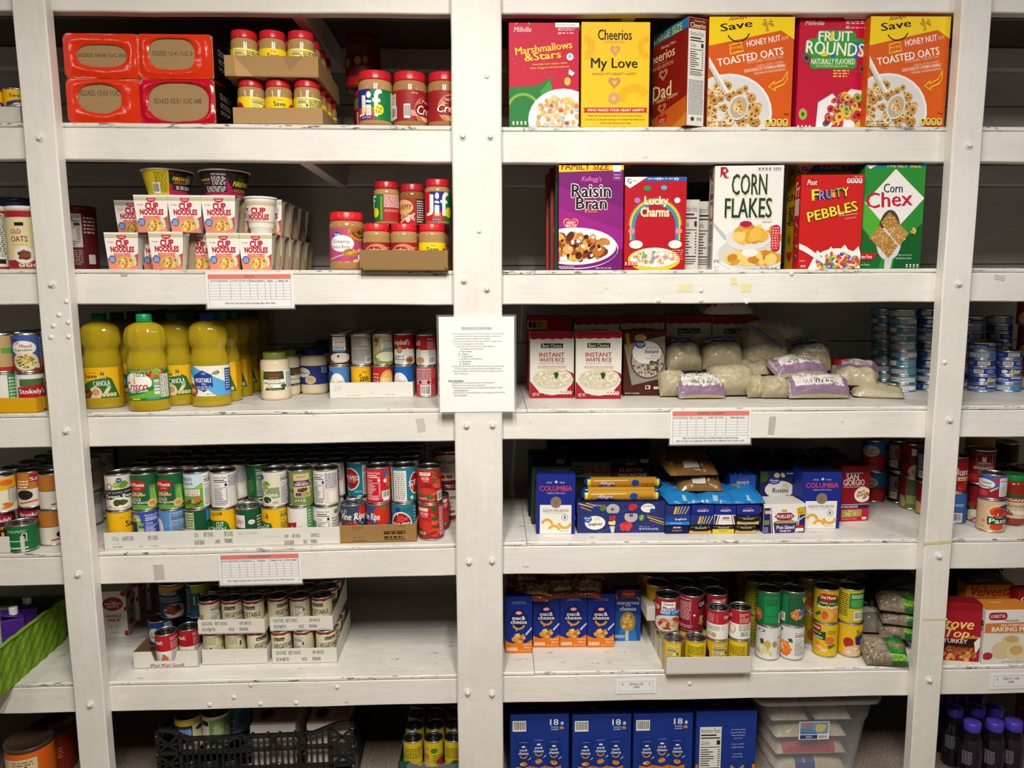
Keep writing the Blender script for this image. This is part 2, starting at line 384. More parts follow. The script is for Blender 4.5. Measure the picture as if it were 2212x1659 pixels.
# ------------------------------------------------------------------ scene tree helpers
def tag(o, label, cat, group=None):
    o['label'] = label; o['category'] = cat
    if group: o['group'] = group
    return o
def empty(name, label=None, cat=None, group=None):
    o = bpy.data.objects.new(name, None); o.empty_display_size = 0.03; COL.objects.link(o)
    if label: tag(o, label, cat, group)
    return o
def dup(src):
    r = src.copy(); COL.objects.link(r)
    for ch in src.children:
        c = ch.copy(); COL.objects.link(c); c.parent = r
        for g in ch.children:
            d = g.copy(); COL.objects.link(d); d.parent = c
    return r
# ------------------------------------------------------------------ shelving
# shelf heights (board tops and beam undersides) at the two ends of each bay
XL, XCL, XCR, XR = -1.1716, -0.1048, 0.0348, 1.3052
TOP = {1: ((2.0728, 2.0662), (2.0637, 2.0667)), 2: ((1.6730, 1.6648), (1.6647, 1.6669)), 3: ((1.2607, 1.2663), (1.2607, 1.2583)),
       4: ((0.8395, 0.8523), (0.8537, 0.8455)), 5: ((0.4294, 0.4324), (0.4361, 0.4303)), 6: ((0.0, 0.0), (0.0, 0.0)), 0: ((2.462, 2.462), (2.462, 2.474))}
BOT = {0: ((2.3633, 2.3627), (2.3624, 2.3752)), 1: ((1.9733, 1.9665), (1.9644, 1.9684)), 2: ((1.5736, 1.5670), (1.5668, 1.5698)),
       3: ((1.1593, 1.1671), (1.1696, 1.1622)), 4: ((0.7395, 0.7525), (0.7522, 0.7474)), 5: ((0.3313, 0.3365), (0.3344, 0.3324))}
def lerp(a, b, t): return a + (b-a)*t
def shelf(l, X):
    """height and slope of shelf l under X"""
    bay, a, b = (0, XL, XCL) if X < -0.035 else (1, XCR, XR)
    p = TOP[l][bay]; t = (X-a)/(b-a); t0 = max(0, min(1, t))
    sl = (p[1]-p[0])/(b-a) if 0 <= t <= 1 else 0.0
    return lerp(p[0], p[1], t0), sl
YF, YB = 0.038, 0.66
unit = empty('shelving_unit', 'large white painted wooden shelving unit bolted together, filled with groceries', 'shelving unit')
def slab(mb, x0, x1, y0, y1, za, zb, m, g=0.003, under=None):
    """beam with slightly different heights at its two ends: za=(z0,z1) at x0, zb at x1; softened edges"""
    def ring(x, zz):
        z0, z1 = zz
        return [(x, y0+g, z0), (x, y0, z0+g), (x, y0, z1-g), (x, y0+g, z1), (x, y1, z1), (x, y1, z0)]
    n = max(2, int((x1-x0)/0.12)); rows = []
    for i in range(n+1):
        t = i/n; w = 0.0009*sin(i*2.1+x0*5)
        rows.append(ring(lerp(x0, x1, t), (lerp(za[0], zb[0], t)+w, lerp(za[1], zb[1], t)+w*0.3)))
    k = len(mb.m); mb.grid(rows, 'fff', m, closed=True, sm=False)
    if under:
        for i in range(k+5, len(mb.m), 6): mb.m[i] = under
    mb.face(rows[0][::-1], 'fff', m); mb.face(rows[-1], 'fff', m)
TB = 0.0125
spans = [(-1.95, XL, (0, 0), 0), (XL, -0.036, (0, 1), 0), (-0.034, XR, (0, 1), 1), (XR, 2.05, (1, 1), 1)]
for l in range(0, 6):
    for (x0, x1, en, bay) in spans:
        p, q = TOP[l][bay], BOT[l][bay]
        a, b = (p[en[0]], q[en[0]]), (p[en[1]], q[en[1]])
        m = MB(); slab(m, x0+0.0005, x1-0.0005, YF, 0.076, (a[1], a[0]-TB-0.0006), (b[1], b[0]-TB-0.0006), 'paint_beam'); m.build('beam', unit)
        # boards: a narrow front board end with a butt joint on the right bay, then the deep boards
        cuts = [x0, x1] if not (bay == 1 and en == (0, 1)) else [x0, {1: 0.098, 2: 0.128, 3: 0.105, 4: 0.105, 5: 0.128}.get(l, 0.5), x1]
        for c0, c1 in zip(cuts, cuts[1:]):
            ta, tb = lerp(a[0], b[0], (c0-x0)/(x1-x0)), lerp(a[0], b[0], (c1-x0)/(x1-x0))
            dy = 0.0 if c0 == x0 else 0.0015
            m = MB(); slab(m, c0+0.0008, c1-0.0008, YF-0.001+dy, 0.345, (ta-TB, ta), (tb-TB, tb), 'paint_board', under='bare_wood'); m.build('shelf_board', unit)
            m = MB(); slab(m, c0+0.0008, c1-0.0008, 0.3475, YB-0.002, (ta-TB, ta-0.0004), (tb-TB, tb-0.0004), 'paint_board', 0.001, 'bare_wood'); m.build('shelf_board', unit)
        # rear ledger and a joist under the boards
        m = MB(); slab(m, x0+0.001, x1-0.001, YB-0.042, YB-0.004, (a[1]+0.012, a[0]-TB-0.001), (b[1]+0.012, b[0]-TB-0.001), 'paint_beam'); m.build('ledger', unit)
    for jx in (-0.53, 0.40):
        za, _ = (TOP[l][0 if jx < 0 else 1][0], 0); zz = lerp(*TOP[l][0 if jx < 0 else 1], 0.5); zq = lerp(*BOT[l][0 if jx < 0 else 1], 0.5)
        m = MB(); m.box(jx-0.019, 0.0775, zq+0.003, jx+0.019, YB-0.044, zz-TB-0.004, 'fff', 'paint_beam', 0.002); m.build('joist', unit)

def bolt(parent, x, z, r=0.011):
    b = MB(); n = 20
    b.lathe([(0.0, -0.0035), (r, -0.0035), (r, -0.001), (r*0.97, 0)][::-1] if 0 else [(r*1.02, 0.0), (r, -0.0022), (r*0.62, -0.003)], 'fff', n, 'paint_post')
    b.lathe([(r*0.62, -0.002), (r*0.6, -0.008), (r*0.45, -0.0098), (0.0002, -0.01)], 'fff', 6, 'paint_post')
    b.v = [(p[0], p[2], p[1]) for p in b.v]; b.f = [tuple(reversed(f)) for f in b.f]
    b.s = [False]*len(b.s)
    b.build('bolt', parent, (x, -0.0002, z), (0, rad((x*9137+z*5171) % 60), 0))
def nail(parent, x, z, y=0.0, r=0.007):
    b = MB(); b.lathe([(r, 0.0), (r*0.9, -0.0022), (r*0.55, -0.0036), (0.0002, -0.004)], 'fff', 14, 'paint_post')
    b.v = [(p[0], p[2], p[1]) for p in b.v]; b.f = [tuple(reversed(f)) for f in b.f]
    b.build('nail_head', parent, (x, y-0.0002, z))
def post(xa, xb, tx, bolts, nails=()):
    """front upright board: xa/xb = left and right edge at floor, tx = at the top"""
    H = 2.72; m = MB(); rows = []; g = 0.0035; n = 24
    for i in range(n+1):
        t = i/n; w = 0.0008*sin(i*1.7+xa*9); x0 = lerp(xa, tx[0], t)+w; x1 = lerp(xb, tx[1], t)+w*0.6; z = H*t
        rows.append([(x0, 0.0375, z), (x0, g, z), (x0+g, 0.0, z), (x1-g, 0.0, z), (x1, g, z), (x1, 0.0375, z)])
    m.grid(rows, 'fff', 'paint_post', closed=True, sm=False); m.face(rows[-1], 'fff', 'paint_post'); m.face(rows[0][::-1], 'fff', 'paint_post')
    p = m.build('post', unit)
    # rear stud behind the upright
    cx = (xa+xb)/2
    for px, py in bolts: bolt(p, wx(px, 0, wz(py, 0)), wz(py, 0, wx(px, 0, 1.6)))
    for px, py in nails: nail(p, wx(px, 0, wz(py, 0)), wz(py, 0, wx(px, 0, 1.6)))
    m = MB(); m.box(cx-0.019, YB-0.045+0.0475, 0.0, cx+0.019, YB+0.04, H, 'fff', 'paint_post', 0.002)
    return p
post(-1.2583, -1.1695, (-1.2645, -1.1775), [(87, 298), (113, 614), (144.5, 930), (170, 1239.5), (196.5, 1520)],
     [(128, 680), (148, 696), (116, 703.5), (111, 728), (149, 727), (144, 651)])
post(-0.1108, 0.0278, (-0.1003, 0.0372), [(1000, 294), (1059, 295), (1002, 605.5), (1052, 624), (1008, 919), (1064, 918), (1013, 1213), (1063, 1211), (1010, 1495), (1063, 1498)],
     [(1035, 499), (1052, 165)])
post(1.3096, 1.3908, (1.3013, 1.3866), [(2092, 314), (2070, 613), (2051, 907), (2028.5, 1201), (2008, 1469)], [(2041, 783)])
# far posts outside the picture carry the neighbouring bays
m = MB(); m.box(-1.99, 0, 0, -1.92, 0.0375, 2.72, 'fff', 'paint_post', 0.003); m.build('post', unit)
m = MB(); m.box(2.03, 0, 0, 2.12, 0.0375, 2.72, 'fff', 'paint_post', 0.003); m.build('post', unit)
for px, py in ((543, 1479), (506, 1506), (454, 1522), (563, 1520), (640, 1518), (729, 1484), (1514, 627.5), (1613, 652), (1514, 649), (1422, 649), (1710, 591), (1490, 1476)):
    X = wx(px, YF, wz(py, YF)); nail(unit, X, wz(py, YF, X), YF)

def structure(o): o['kind'] = 'structure'; return o
m = MB(); m.face([(-3.5, -5, 0), (3.5, -5, 0), (3.5, 1.0, 0), (-3.5, 1.0, 0)], 'fff', 'carpet'); structure(m.build('floor'))
m = MB(); hb = 0.286
for k in range(11):
    z0 = -0.02 + k*hb
    m.box(-3.0, YB+(0.0 if k % 2 else 0.0012), z0+0.0015, 3.2, YB+0.03, z0+hb-0.0015, 'fff', 'paint_wall', 0.003)
m.face([(-3.2, YB+0.02, -0.1), (3.4, YB+0.02, -0.1), (3.4, YB+0.02, 3.1), (-3.2, YB+0.02, 3.1)], 'fff', 'paint_wall')
structure(m.build('wall_back'))
m = MB(); m.face([(-3.5, 1.0, 3.0), (3.5, 1.0, 3.0), (3.5, -5, 3.0), (-3.5, -5, 3.0)], 'fff', 'paint_wall'); structure(m.build('ceiling'))
# ------------------------------------------------------------------ product builders
def put(o, px, Y, lv, dz=0.0, rz=0.0, label=None, cat=None, group=None):
    """stand o on shelf lv at depth Y (metres behind the uprights' face) where the photo shows column px"""
    X = wx(px, Y, shelf(lv, 0.5 if px > 1060 else -0.6)[0] + dz)
    for _ in range(2):
        z, sl = shelf(lv, X); X = wx(px, Y, z + dz)
    k = o.name.split('.')[0]
    turn = {'food_can': 1, 'peanut_butter_jar': 1, 'mayonnaise_jar': 1, 'sauce_jar': 1, 'noodle_bowl': 1, 'oat_canister': 1, 'tuna_can': 1, 'bare_cup': 1, 'oil_bottle': 0.5}.get(k, 0)   # fronted towards the aisle centre
    o.location = (X, Y, z + dz + 0.0004); o.rotation_euler = (0, -math.atan(sl), rad(rz) + turn*math.atan2(-X, Y - CAM.y))
    if label: tag(o, label, cat, group)
    return o
_proto = {}
def kit(key, make):
    """first call builds, later calls copy the thing with its parts"""
    if key in _proto: o = dup(_proto[key])
    else: o = _proto[key] = make()
    if key[0] == 'can': ROUND.append((o, key[3], key[4]))
    elif key[0] == 'jar': ROUND.append((o, key[5], key[6]))
    elif key[0] == 'tuna': ROUND.append((o, .0415, .0278))
    return o
ROUND = []
def settle():
    """nudge round containers on one level apart until none of them touch; those nearer the front stay put"""
    for _ in range(40):
        worst = 0
        for i, (a, ra, ha) in enumerate(ROUND):
            for b, rb_, hb_ in ROUND[i+1:]:
                if abs(a.location.x-b.location.x) > ra+rb_ or abs(a.location.y-b.location.y) > ra+rb_: continue
                if min(a.location.z+ha, b.location.z+hb_) - max(a.location.z, b.location.z) < .004: continue
                dx, dy = b.location.x-a.location.x, b.location.y-a.location.y; d = hypot(dx, dy); g = ra+rb_+.0008-d
                if g <= 0: continue
                worst = max(worst, g); d = max(d, 1e-5); f = .5 + max(-.5, min(.5, dy*14))*.98
                b.location.x += dx/d*g*f; b.location.y += dy/d*g*f; a.location.x -= dx/d*g*(1-f); a.location.y -= dy/d*g*(1-f)
        if worst < .0003: break
def adopt(root, mb, name): return mb.build(name, root)

def can_parts(root, r, h, art, base, turn, tab, lidcol, m):
    b = MB(); q = 0.0016
    b.lathe([(0.0005, 0.003), (r*0.88, 0.003), (r*0.9, 0.0), (r-q*0.3, 0.0), (r, q), (r, q*2.2), (r-q, q*3.2), (r-q, h-q*3.2), (r, h-q*2.2), (r, h-q*0.7), (r-q*0.6, h), (r-q*1.4, h-q*0.5), (r-q*1.7, h-0.0035)], 'cfcfca', 28, 'tin')
    b.build('body', root)
    l = MB(); n = 28; R = r-q*0.55
    l.lathe([(R, q*3.0), (R, h-q*3.0)], base, n, m)
    if art: l.cyl(art, R, q*3.0, h-q*3.0, m, rad(turn))
    l.build('label', root)
    d = MB(); z = h-0.0035
    d.lathe([(r-q*1.7, z), (r*0.84, z), (r*0.82, z-0.001), (r*0.7, z-0.001), (r*0.68, z-0.0003), (r*0.4, z-0.0003), (r*0.38, z-0.001), (0.0005, z-0.001)], lidcol, 28, 'tin')
    lid = d.build('lid', root)
    if tab:
        t = MB(); w = r*0.26; a = r*0.72
        for k in (0,):
            P = [(w*0.6*cos(2*pi*i/14), -a*0.45+w*1.1*sin(2*pi*i/14), z+0.0012) for i in range(15)]
            t.tube(P, 0.0011, 'c8c8c4', 'tin', 6)
            t.box(-w*0.5, -a*0.45+w, z-0.0002, w*0.5, -a*0.45+w*2.0, z+0.0014, 'c4c4c0', 'tin', 0.0005)
        t.build('pull_tab', lid)
def can(art, base='e8e4da', r=0.0375, h=0.112, turn=0, tab=False, lidcol='77777a', m='paper', name='food_can'):
    def mk():
        e = empty(name); can_parts(e, r, h, art, base, turn, tab, lidcol, m); return e
    return kit(('can', art, base, r, h, turn, tab, name), mk)

def jar(art, base, body='b08a58', lid='c8202c', r=0.038, h=0.125, lh=0.021, turn=0, y0=0.3, y1=0.68, lr=0.94, name='peanut_butter_jar', grip=False):
    """wide-mouth jar: y0/y1 = label band as fractions of the body height"""
    def mk():
        e = empty(name); b = MB(); H = h - lh
        prof = [(0.0005, 0.002), (r*0.8, 0.002), (r*0.9, 0.0), (r*0.99, H*0.06), (r, H*0.1)]
        if grip: prof += [(r, H*0.16), (r*0.965, H*0.19), (r*0.965, H*0.83), (r, H*0.86)]
        prof += [(r, H*0.88), (r*0.985, H*0.93), (r*0.93, H*0.98), (r*lr*0.93, H), (r*lr*0.93, h-0.002)]
        b.lathe(prof, body, 32, 'gloss'); b.build('body', e)
        c = MB(); R = r*lr
        c.lathe([(R*0.9, H-0.001), (R, H), (R, H+lh*0.12)] , lid, 48, 'plastic')
        c.lathe([(R, H+lh*0.12), (R*0.99, H+lh*0.9), (R*0.96, h), (R*0.93, h), (R*0.9, h-0.001), (0.0005, h-0.001)], lid, 72, 'plastic', rib=lambda i, j: (0.012 if j % 2 else -0.006) if i in (0, 1) else 0)
        c.build('lid', e)
        l = MB(); R = (r*0.965 if grip else r) + 0.0005
        l.lathe([(R, H*y0), (R, H*y1)], base, 32, 'paper'); l.cyl(art, R, H*y0, H*y1, 'paper', rad(turn)); l.build('label', e)
        return e
    return kit(('jar', art, base, body, lid, r, h, turn, name), mk)

def carton(w, d, h, col, front='', cols=None, left='', right='', top='', m='card', bev=0.0012, name='cereal_box', back='', flap=True, warp=0):
    """printed carton standing on its base; front art faces the viewer; glued top flaps are a part of their own"""
    def mk():
        b = MB(); e = b
        b.box(-w/2, 0, 0, w/2, d, h, col, m, bev, cols)
        if front: b.flat(front, (-w/2+bev*0.3, -0.00005, h-bev*0.3), (w-bev*0.6, 0, 0), (0, 0, -h+bev*0.6), m)
        if left: b.flat(left, (-w/2-0.00005, d-bev, h-bev), (0, -d+2*bev, 0), (0, 0, -h+2*bev), m)
        if right: b.flat(right, (w/2+0.00005, bev, h-bev), (0, d-2*bev, 0), (0, 0, -h+2*bev), m)
        if top: b.flat(top, (-w/2+bev, d-bev, h+0.00005), (w-2*bev, 0, 0), (0, -d+2*bev, 0), m)
        if warp:
            b.v = [(x + warp*sin(z/h*pi*2.2+y*9)*(0.3+z/h), y, z) for x, y, z in b.v]
        if not flap: return b.build(name)
        root = empty(name); b.build('carton', root)
        f = MB(); tc = (cols or {}).get('t', col)
        f.box(-w/2+0.001, d*0.12, h+0.0002, w/2-0.001, d*0.62, h+0.0009, tc, m); f.build('top_flap', root)
        return root
    return kit(('carton', name, w, d, h, front, col, left, right, flap), mk)

def tray(w, d, h, col, front='', hs=None, m='kraft', inner='b49a74', cut=None, t=0.003, name='cardboard_tray', side='', hb=None):
    """shallow open cardboard tray, front wall at y=0; hs = side height profile [(y, z)...]; cut = (x0, x1, depth) notch in the front"""
    def mk():
        e = empty(name); b = MB()
        b.box(-w/2, 0, 0, w/2, d, t, col, m, cols={'t': inner}); b.build('base', e)
        f = MB()
        if cut:
            x0, x1, x2, x3, zc = cut
            out = [(-w/2, 0), (w/2, 0), (w/2, h), (x3, h), (x2, zc), (x1, zc), (x0, h), (-w/2, h)]
            def pr(poly):
                f.face([(x, 0, z) for x, z in poly], col, m); f.face([(x, t, z) for x, z in reversed(poly)], inner, m)
            pr([(-w/2, 0), (w/2, 0), (w/2, zc), (-w/2, zc)]); pr([(-w/2, zc), (x1, zc), (x0, h), (-w/2, h)]); pr([(x2, zc), (w/2, zc), (w/2, h), (x3, h)])
            for (xa, za), (xb, zb) in zip(out, out[1:]+out[:1]): f.face([(xa, 0, za), (xa, t, za), (xb, t, zb), (xb, 0, zb)], inner, m)
        else: f.box(-w/2, 0, t*0.5, w/2, t, h, col, m, 0.0006, {'b': inner, 't': inner})
        if front: f.flat(front, (-w/2, -0.00005, h), (w, 0, 0), (0, 0, -h), m)
        f.build('front_wall', e)
        H2 = hb or h
        for sx, nm in ((-1, 'side_wall'), (1, 'side_wall')):
            s = MB(); xa, xb = (sx*w/2-t, sx*w/2) if sx > 0 else (-w/2, -w/2+t)
            P = hs or [(0, h), (d, H2)]
            pf = [(t*0.99, t*0.5)] + [(max(y, t*0.99), z) for y, z in P] + [(d, t*0.5)]
            for x, c in ((xa, col if sx < 0 else inner), (xb, col if sx > 0 else inner)):
                q = [(x, y, z) for y, z in pf]; s.face(q if x == xa else q[::-1], c, m)
            for (ya, za), (yb, zb) in zip(pf, pf[1:]+pf[:1]): s.face([(xa, ya, za), (xb, ya, za), (xb, yb, zb), (xa, yb, zb)], inner, m)
            s.build(nm, e)
        k = MB(); k.box(-w/2, d-t, t*0.5, w/2, d, H2, col, m, 0.0006, {'f': inner}); k.build('back_wall', e)
        return e
    return kit(('tray', name, w, d, h, col, front), mk)

def sheetgrid(fn, nu, nv):
    return [[fn(i/nu, j/nv) for i in range(nu+1)] for j in range(nv+1)]
def bag(w, d, h, col, art='', seed=1, m='film', name='rice_bag', p=2.6, crimp=0.012, bumpy=0.006, colf=None, root=None, part=None, sag=0.0, tilt=0.0, artm=None, step=0.06, twist=0.0):
    """soft pillow bag lying flat: w across, d deep, h thick; art is printed over the upper face (y=0 at the far edge)"""
    def pt(u, v, up, off=0.0):
        a = max(0.0, 1-abs(2*u-1)**p); b = max(0.0, 1-abs(2*v-1)**p); k = (a*b)**0.5
        n = noise.noise(Vector((u*4+seed*7.1, v*4, up*3)))*1.0 + 0.5*noise.noise(Vector((u*11, v*9+seed*3.3, up)))
        if up > 0: z = h*(0.16+0.84*k) + bumpy*n*min(1, k*2) + off
        else: z = h*0.16 - h*0.16*min(1, k*1.8) - off
        edge = 0.05*noise.noise(Vector((u*6, v*6, seed)))
        x = (u-0.5)*w*(1-0.10*(1-b)*0.6+edge*0.6); y = v*d*(1+edge*0.3)
        z += sag*(1-v)*0.0 + tilt*y
        return Vector((x + twist*z, y, max(z, 0.0004 + tilt*y + off*0.0)))
    def mk():
        b = MB(); nu, nv = 26, 20
        b.grid([[pt(i/nu, 1-j/nv, 1) for i in range(nu+1)] for j in range(nv+1)][::-1], col, m, colf=colf)
        b.grid([[pt(i/nu, 1-j/nv, -1) for i in range(nu+1)] for j in range(nv+1)], col, m)
        if art: b.art(art, lambda x, y, dd: pt(x, 1-y, 1, 0.0017+dd*1.5), artm or m, step=(step, step), asp=d/w)
        return b.build(name)
    return kit(('bag', name, w, d, h, col, art, seed), mk)

def gy(px, py, lv):
    """depth of the point of shelf lv that the photo shows at (px, py)"""
    Y = 0.1
    for _ in range(12):
        X = wx(px, Y, shelf(lv, 0.5 if px > 1060 else -0.6)[0]); z = shelf(lv, X)[0]
        b = (IMH/2 - py)/F_PX; k = UPV - FWD*b
        Y = CAM.y - ((z - CAM.z)*k.z + (X - CAM.x)*k.x)/k.y
    return Y
def put2(o, px, py, lv, r=0.0, dz=0.0, rz=0.0, label=None, cat=None, group=None):
    """like put(), with the depth read from the row where the front of the base meets the shelf"""
    return put(o, px, gy(px, py, lv) + r, lv, dz, rz, label, cat, group)
def behind(px, Y0, Y1, z):
    """column at depth Y1 straight behind column px at depth Y0"""
    return wx_inv(wx(px, Y0, z), Y1, z)
def wx_inv(X, Y, z):
    d = Vector((X, Y, z)) - CAM
    return IMW/2 + F_PX*d.dot(RGT)/d.dot(FWD)

def oil_bottle(art, base, cap='0b6b46', r=0.0565, h=0.283, sy=0.80, diamond=False):
    def mk():
        e = empty('oil_bottle'); b = MB()
        pr = [(0.0, .012), (.80, .010), (.9, 0), (.97, .008), (1, .03), (1, .10), (.975, .115), (.975, .445), (1, .46), (.985, .50), (.93, .55), (.87, .59), (.85, .625), (.93, .655), (.99, .69), (1, .74), (.985, .80), (.92, .85), (.78, .882), (.55, .905), (.36, .915), (.335, .925), (.335, .99)]
        n = 48
        def rib(i, j):
            z = pr[i][1]
            if .68 < z < .86: return (0.022 if (j//2) % 2 else -0.018) if diamond else (0.018 if (j//3) % 2 else -0.014)
            if .45 < z < .58: return 0.007 if (j//3) % 2 else -0.005
            if .01 < z < .1: return 0.008 if (j//3) % 2 else -0.005
            return 0
        b.lathe([(max(0.0004, q*r), z*h) for q, z in pr], 'e8c92c', n, 'oil', sy=sy, rib=rib)
        b.build('body', e)
        c = MB(); R = r*0.385
        c.lathe([(R*0.95, .918*h), (R, .922*h), (R, .93*h)], cap, 40, 'plastic')
        c.lathe([(R*0.97, .93*h), (R*0.97, .99*h), (R*0.9, h), (0.0004, h)], cap, 56, 'plastic', rib=lambda i, j: 0.015 if j % 2 and i < 2 else 0); c.build('cap', e)
        l = MB(); R = r*0.978+0.0004
        l.lathe([(R, .118*h), (R, .44*h)], base, 40, 'paper', sy=sy); l.cyl(art, R, .118*h, .44*h, 'paper', sy=sy); l.build('label', e)
        return e
    return kit(('oil', art, cap), mk)
def canput(art, base, px, Y, lv, dz, label, group=None, r=0.0385, h=0.1125, turn=0, tab=False, name='food_can', rz=0, lidcol='77777a', cat='can'):
    return put(can(art, base, r, h, turn, tab, lidcol, name=name), px, Y, lv, dz, rz, label, cat, group)

def box2(art, col, xl, xr, yt, yb, lv, lab, d=.06, rz=0, name='pasta_box', cat='box', group=None, left='', top='', right='', cols=None, Y=None, dz=0.0, flap=True):
    """carton sized from its photographed edges: xl..xr across, yt = top row, yb = row of its front foot"""
    px = (xl+xr)/2
    if Y is None: Y = gy(px, yb, lv)
    z = shelf(lv, .6 if px > 1060 else -.6)[0] + dz; X = wx(px, Y, z); h = wz(yt, Y, X) - z
    w = wx(xr, Y, z+h/2) - wx(xl, Y, z+h/2)
    return put(carton(round(w, 4), d, round(h, 4), col, art, cols, left, right, top, name=name, flap=flap), px, Y, lv, dz, rz, lab, cat, group)
def lean(o, px, Y, lv, dz, tilt, rz=0, label=None, cat=None, group=None):
    """a bag slumped back at an angle against what lies behind it"""
    put(o, px, Y, lv, dz, 0, label, cat, group); o.rotation_euler = (rad(tilt), 0, rad(rz)); return o

def squash(art, f):
    """the same print confined to the upper part of a taller face"""
    out = []
    for ln in art.split('\n'):
        t = ln.split(); k = t[0]
        ix = (2, 4) if k in 'NCVFO' else range(3, len(t), 2) if k == 'P' else (3,) if k == 'A' else (3, 5)
        for i in ix: t[i] = '%.2f' % (float(t[i])*f)
        out.append(' '.join(t))
    return '\n'.join(out)
# ================================================================== left bay, top shelf (1)
RED = 'd8330f'
def wrapped(art, col, side, seed, key):
    """shrink-wrapped carton: film with a torn oval opening that shows the cardboard"""
    w, d, h = 0.205, 0.30, 0.118
    def mk():
        e = empty('wrapped_carton'); b = MB()
        b.box(-w/2+0.002, 0.003, 0, w/2-0.002, d, h-0.002, 'a1835c', 'kraft', 0.002); b.build('carton', e)
        f = MB(); nu, nv = 22, 14
        cx, cz, rx, rz, e4 = key
        def wr(x, z):
            return 0.0022*noise.noise(Vector((x*34+seed, z*60, seed*1.7))) + 0.0012*noise.noise(Vector((x*90+seed, z*30, 1)))
        # front: rings from the opening out to the edge, crinkled
        n = 44; rows = []
        for k in range(7):
            t = k/6; row = []
            for i in range(n):
                a = 2*pi*i/n; ca, sa = cos(a), sin(a)
                ir = (abs(ca)**e4 + abs(sa)**e4)**(-1/e4)*(1+0.05*noise.noise(Vector((ca*2, sa*2, seed))))
                ox, oz = cx+rx*ca*ir, cz+rz*sa*ir
                s = 1/max(abs(ca)/(w/2), abs(sa)/(h/2)); ex, ez = s*ca, h/2+s*sa
                x, z = lerp(ox, ex, t), lerp(oz, ez, t)
                row.append((x, -0.0005 - 0.0035*sin(pi*min(1, t*1.2)) - wr(x, z)*(1 if t < 1 else 0), max(z, 0.0005)))
            rows.append(row)
        f.grid(rows, col, 'film', closed=True)
        f.box(-w/2, 0.0, 0.0006, w/2, d+0.001, h, col, 'film', 0.004, {'f': 'a1835c', 'r': side[0], 't': col, 'l': col})
        f.f = f.f[:len(f.f)]
        if side[1]: f.flat(side[1], (w/2+0.0002, 0.004, h-0.004), (0, d-0.01, 0), (0, 0, -h+0.008), 'film')
        # drop the box front so the torn opening stays open
        keep = [i for i, q in enumerate(f.f) if not (len(q) == 4 and all(abs(f.v[k][1]) < 1e-9 for k in q) and i >= 6*n)]
        f.f = [f.f[i] for i in keep]; f.c = [f.c[i] for i in keep]; f.m = [f.m[i] for i in keep]; f.s = [f.s[i] for i in keep]
        f.build('shrink_wrap', e)
        p = MB(); p.flat(art, (cx-rx*0.95, 0.0028, cz+rz), (rx*1.9, 0, 0), (0, 0, -2*rz), 'kraft'); p.build('date_print', e)
        return e
    return mk()
SIDE = 'B 9a1a14 6 12 40 60 VICU\nR 1c0d0b 0 0 100 100\nT b9b0a6 12 18 46 34 CRUNCHY\nT b9b0a6 14 40 42 54 NOODLE\nT b9b0a6 14 60 40 70 SOUP\nL a89c92 50 20 92 80 9'
z1, z2 = 0.0, 0.1195
cart = [
 (223, .050, 0, 'T 4d4030 0 38 100 54 022025 04:08 1UC 050', RED, (0.0, 0.060, .068, .030, 2.6), 'red shrink-wrapped carton with a wide shallow torn window, top left of four'),
 (381, .048, 0, 'T 4d4030 4 40 96 54 022025 12:41 1UC 0', RED, (-.008, .066, .062, .041, 3.4), 'red shrink-wrapped carton with a squarish torn window, top right of four'),
 (229, .047, 1, 'T 5a4a38 2 22 96 40 022425 15:03 1UC', RED, (-.012, .066, .060, .040, 2.2), 'red shrink-wrapped carton with a round torn window, bottom left of four'),
 (386, .045, 1, 'T 4d4030 6 40 88 53 021625 02:51 1UC 048', 'c00d24', (.004, .058, .083, .052, 2.8), 'crimson shrink-wrapped carton with the largest torn window, bottom right of four')]
for i, (px, Y, low, art, col, key, lab) in enumerate(cart):
    put(wrapped(art, col, (col if i % 2 == 0 else '8c130e', SIDE if i % 2 else ''), i*3.1+1, key), px, Y, 1, 0.0 if low else z2, 0, lab, 'carton', 'red wrapped cartons on the top shelf')

PB_SAVE = 'R f5d416 0 0 100 100\nB 1d1a18 30 18 72 36 Save\nT 1d1a18 42 8 62 16 Always\nD b3202a 16 44 92 100 40\nI f5efe2 44 46 96 78 CREAMY\nE d9a86a 22 52 40 74 20\nT f5efe2 46 82 96 96 PEANUT BUTTER\nE b3202a 84 22 98 56'
PB_NUT = 'R f2e46a 0 0 100 100\nN 14 2 54 98 222 f2e98c\nL 444 56 8 98 96 12\nR e9cb1c 0 0 12 100'
PB_NUT2 = 'R f5d416 0 0 100 100\nE b3202a -6 20 26 110\nN 48 2 96 98 222 f4e775\nB f5efe2 0 60 14 76 Y'
YJ = dict(base='f5d416', r=0.0375, h=0.123, y0=0.04, y1=0.72)
nm = ['left', 'middle', 'right']
trayL = put(tray(0.248, 0.335, 0.046, 'b08d62', ''), 601, 0.046, 1, 0, 0, 'brown cardboard tray of yellow-label jars standing on the top shelf board', 'tray', 'trays of yellow-label jars')
trayU = put(tray(0.255, 0.335, 0.055, 'a98659', 'P c09a6a 10 0 30 100 12 100\nP 9c7b50 62 0 84 0 70 70', name='cardboard_tray'), 587, 0.042, 1, 0.1275, 1.5, 'brown cardboard tray of yellow-label jars stacked on the lower tray', 'tray', 'trays of yellow-label jars')
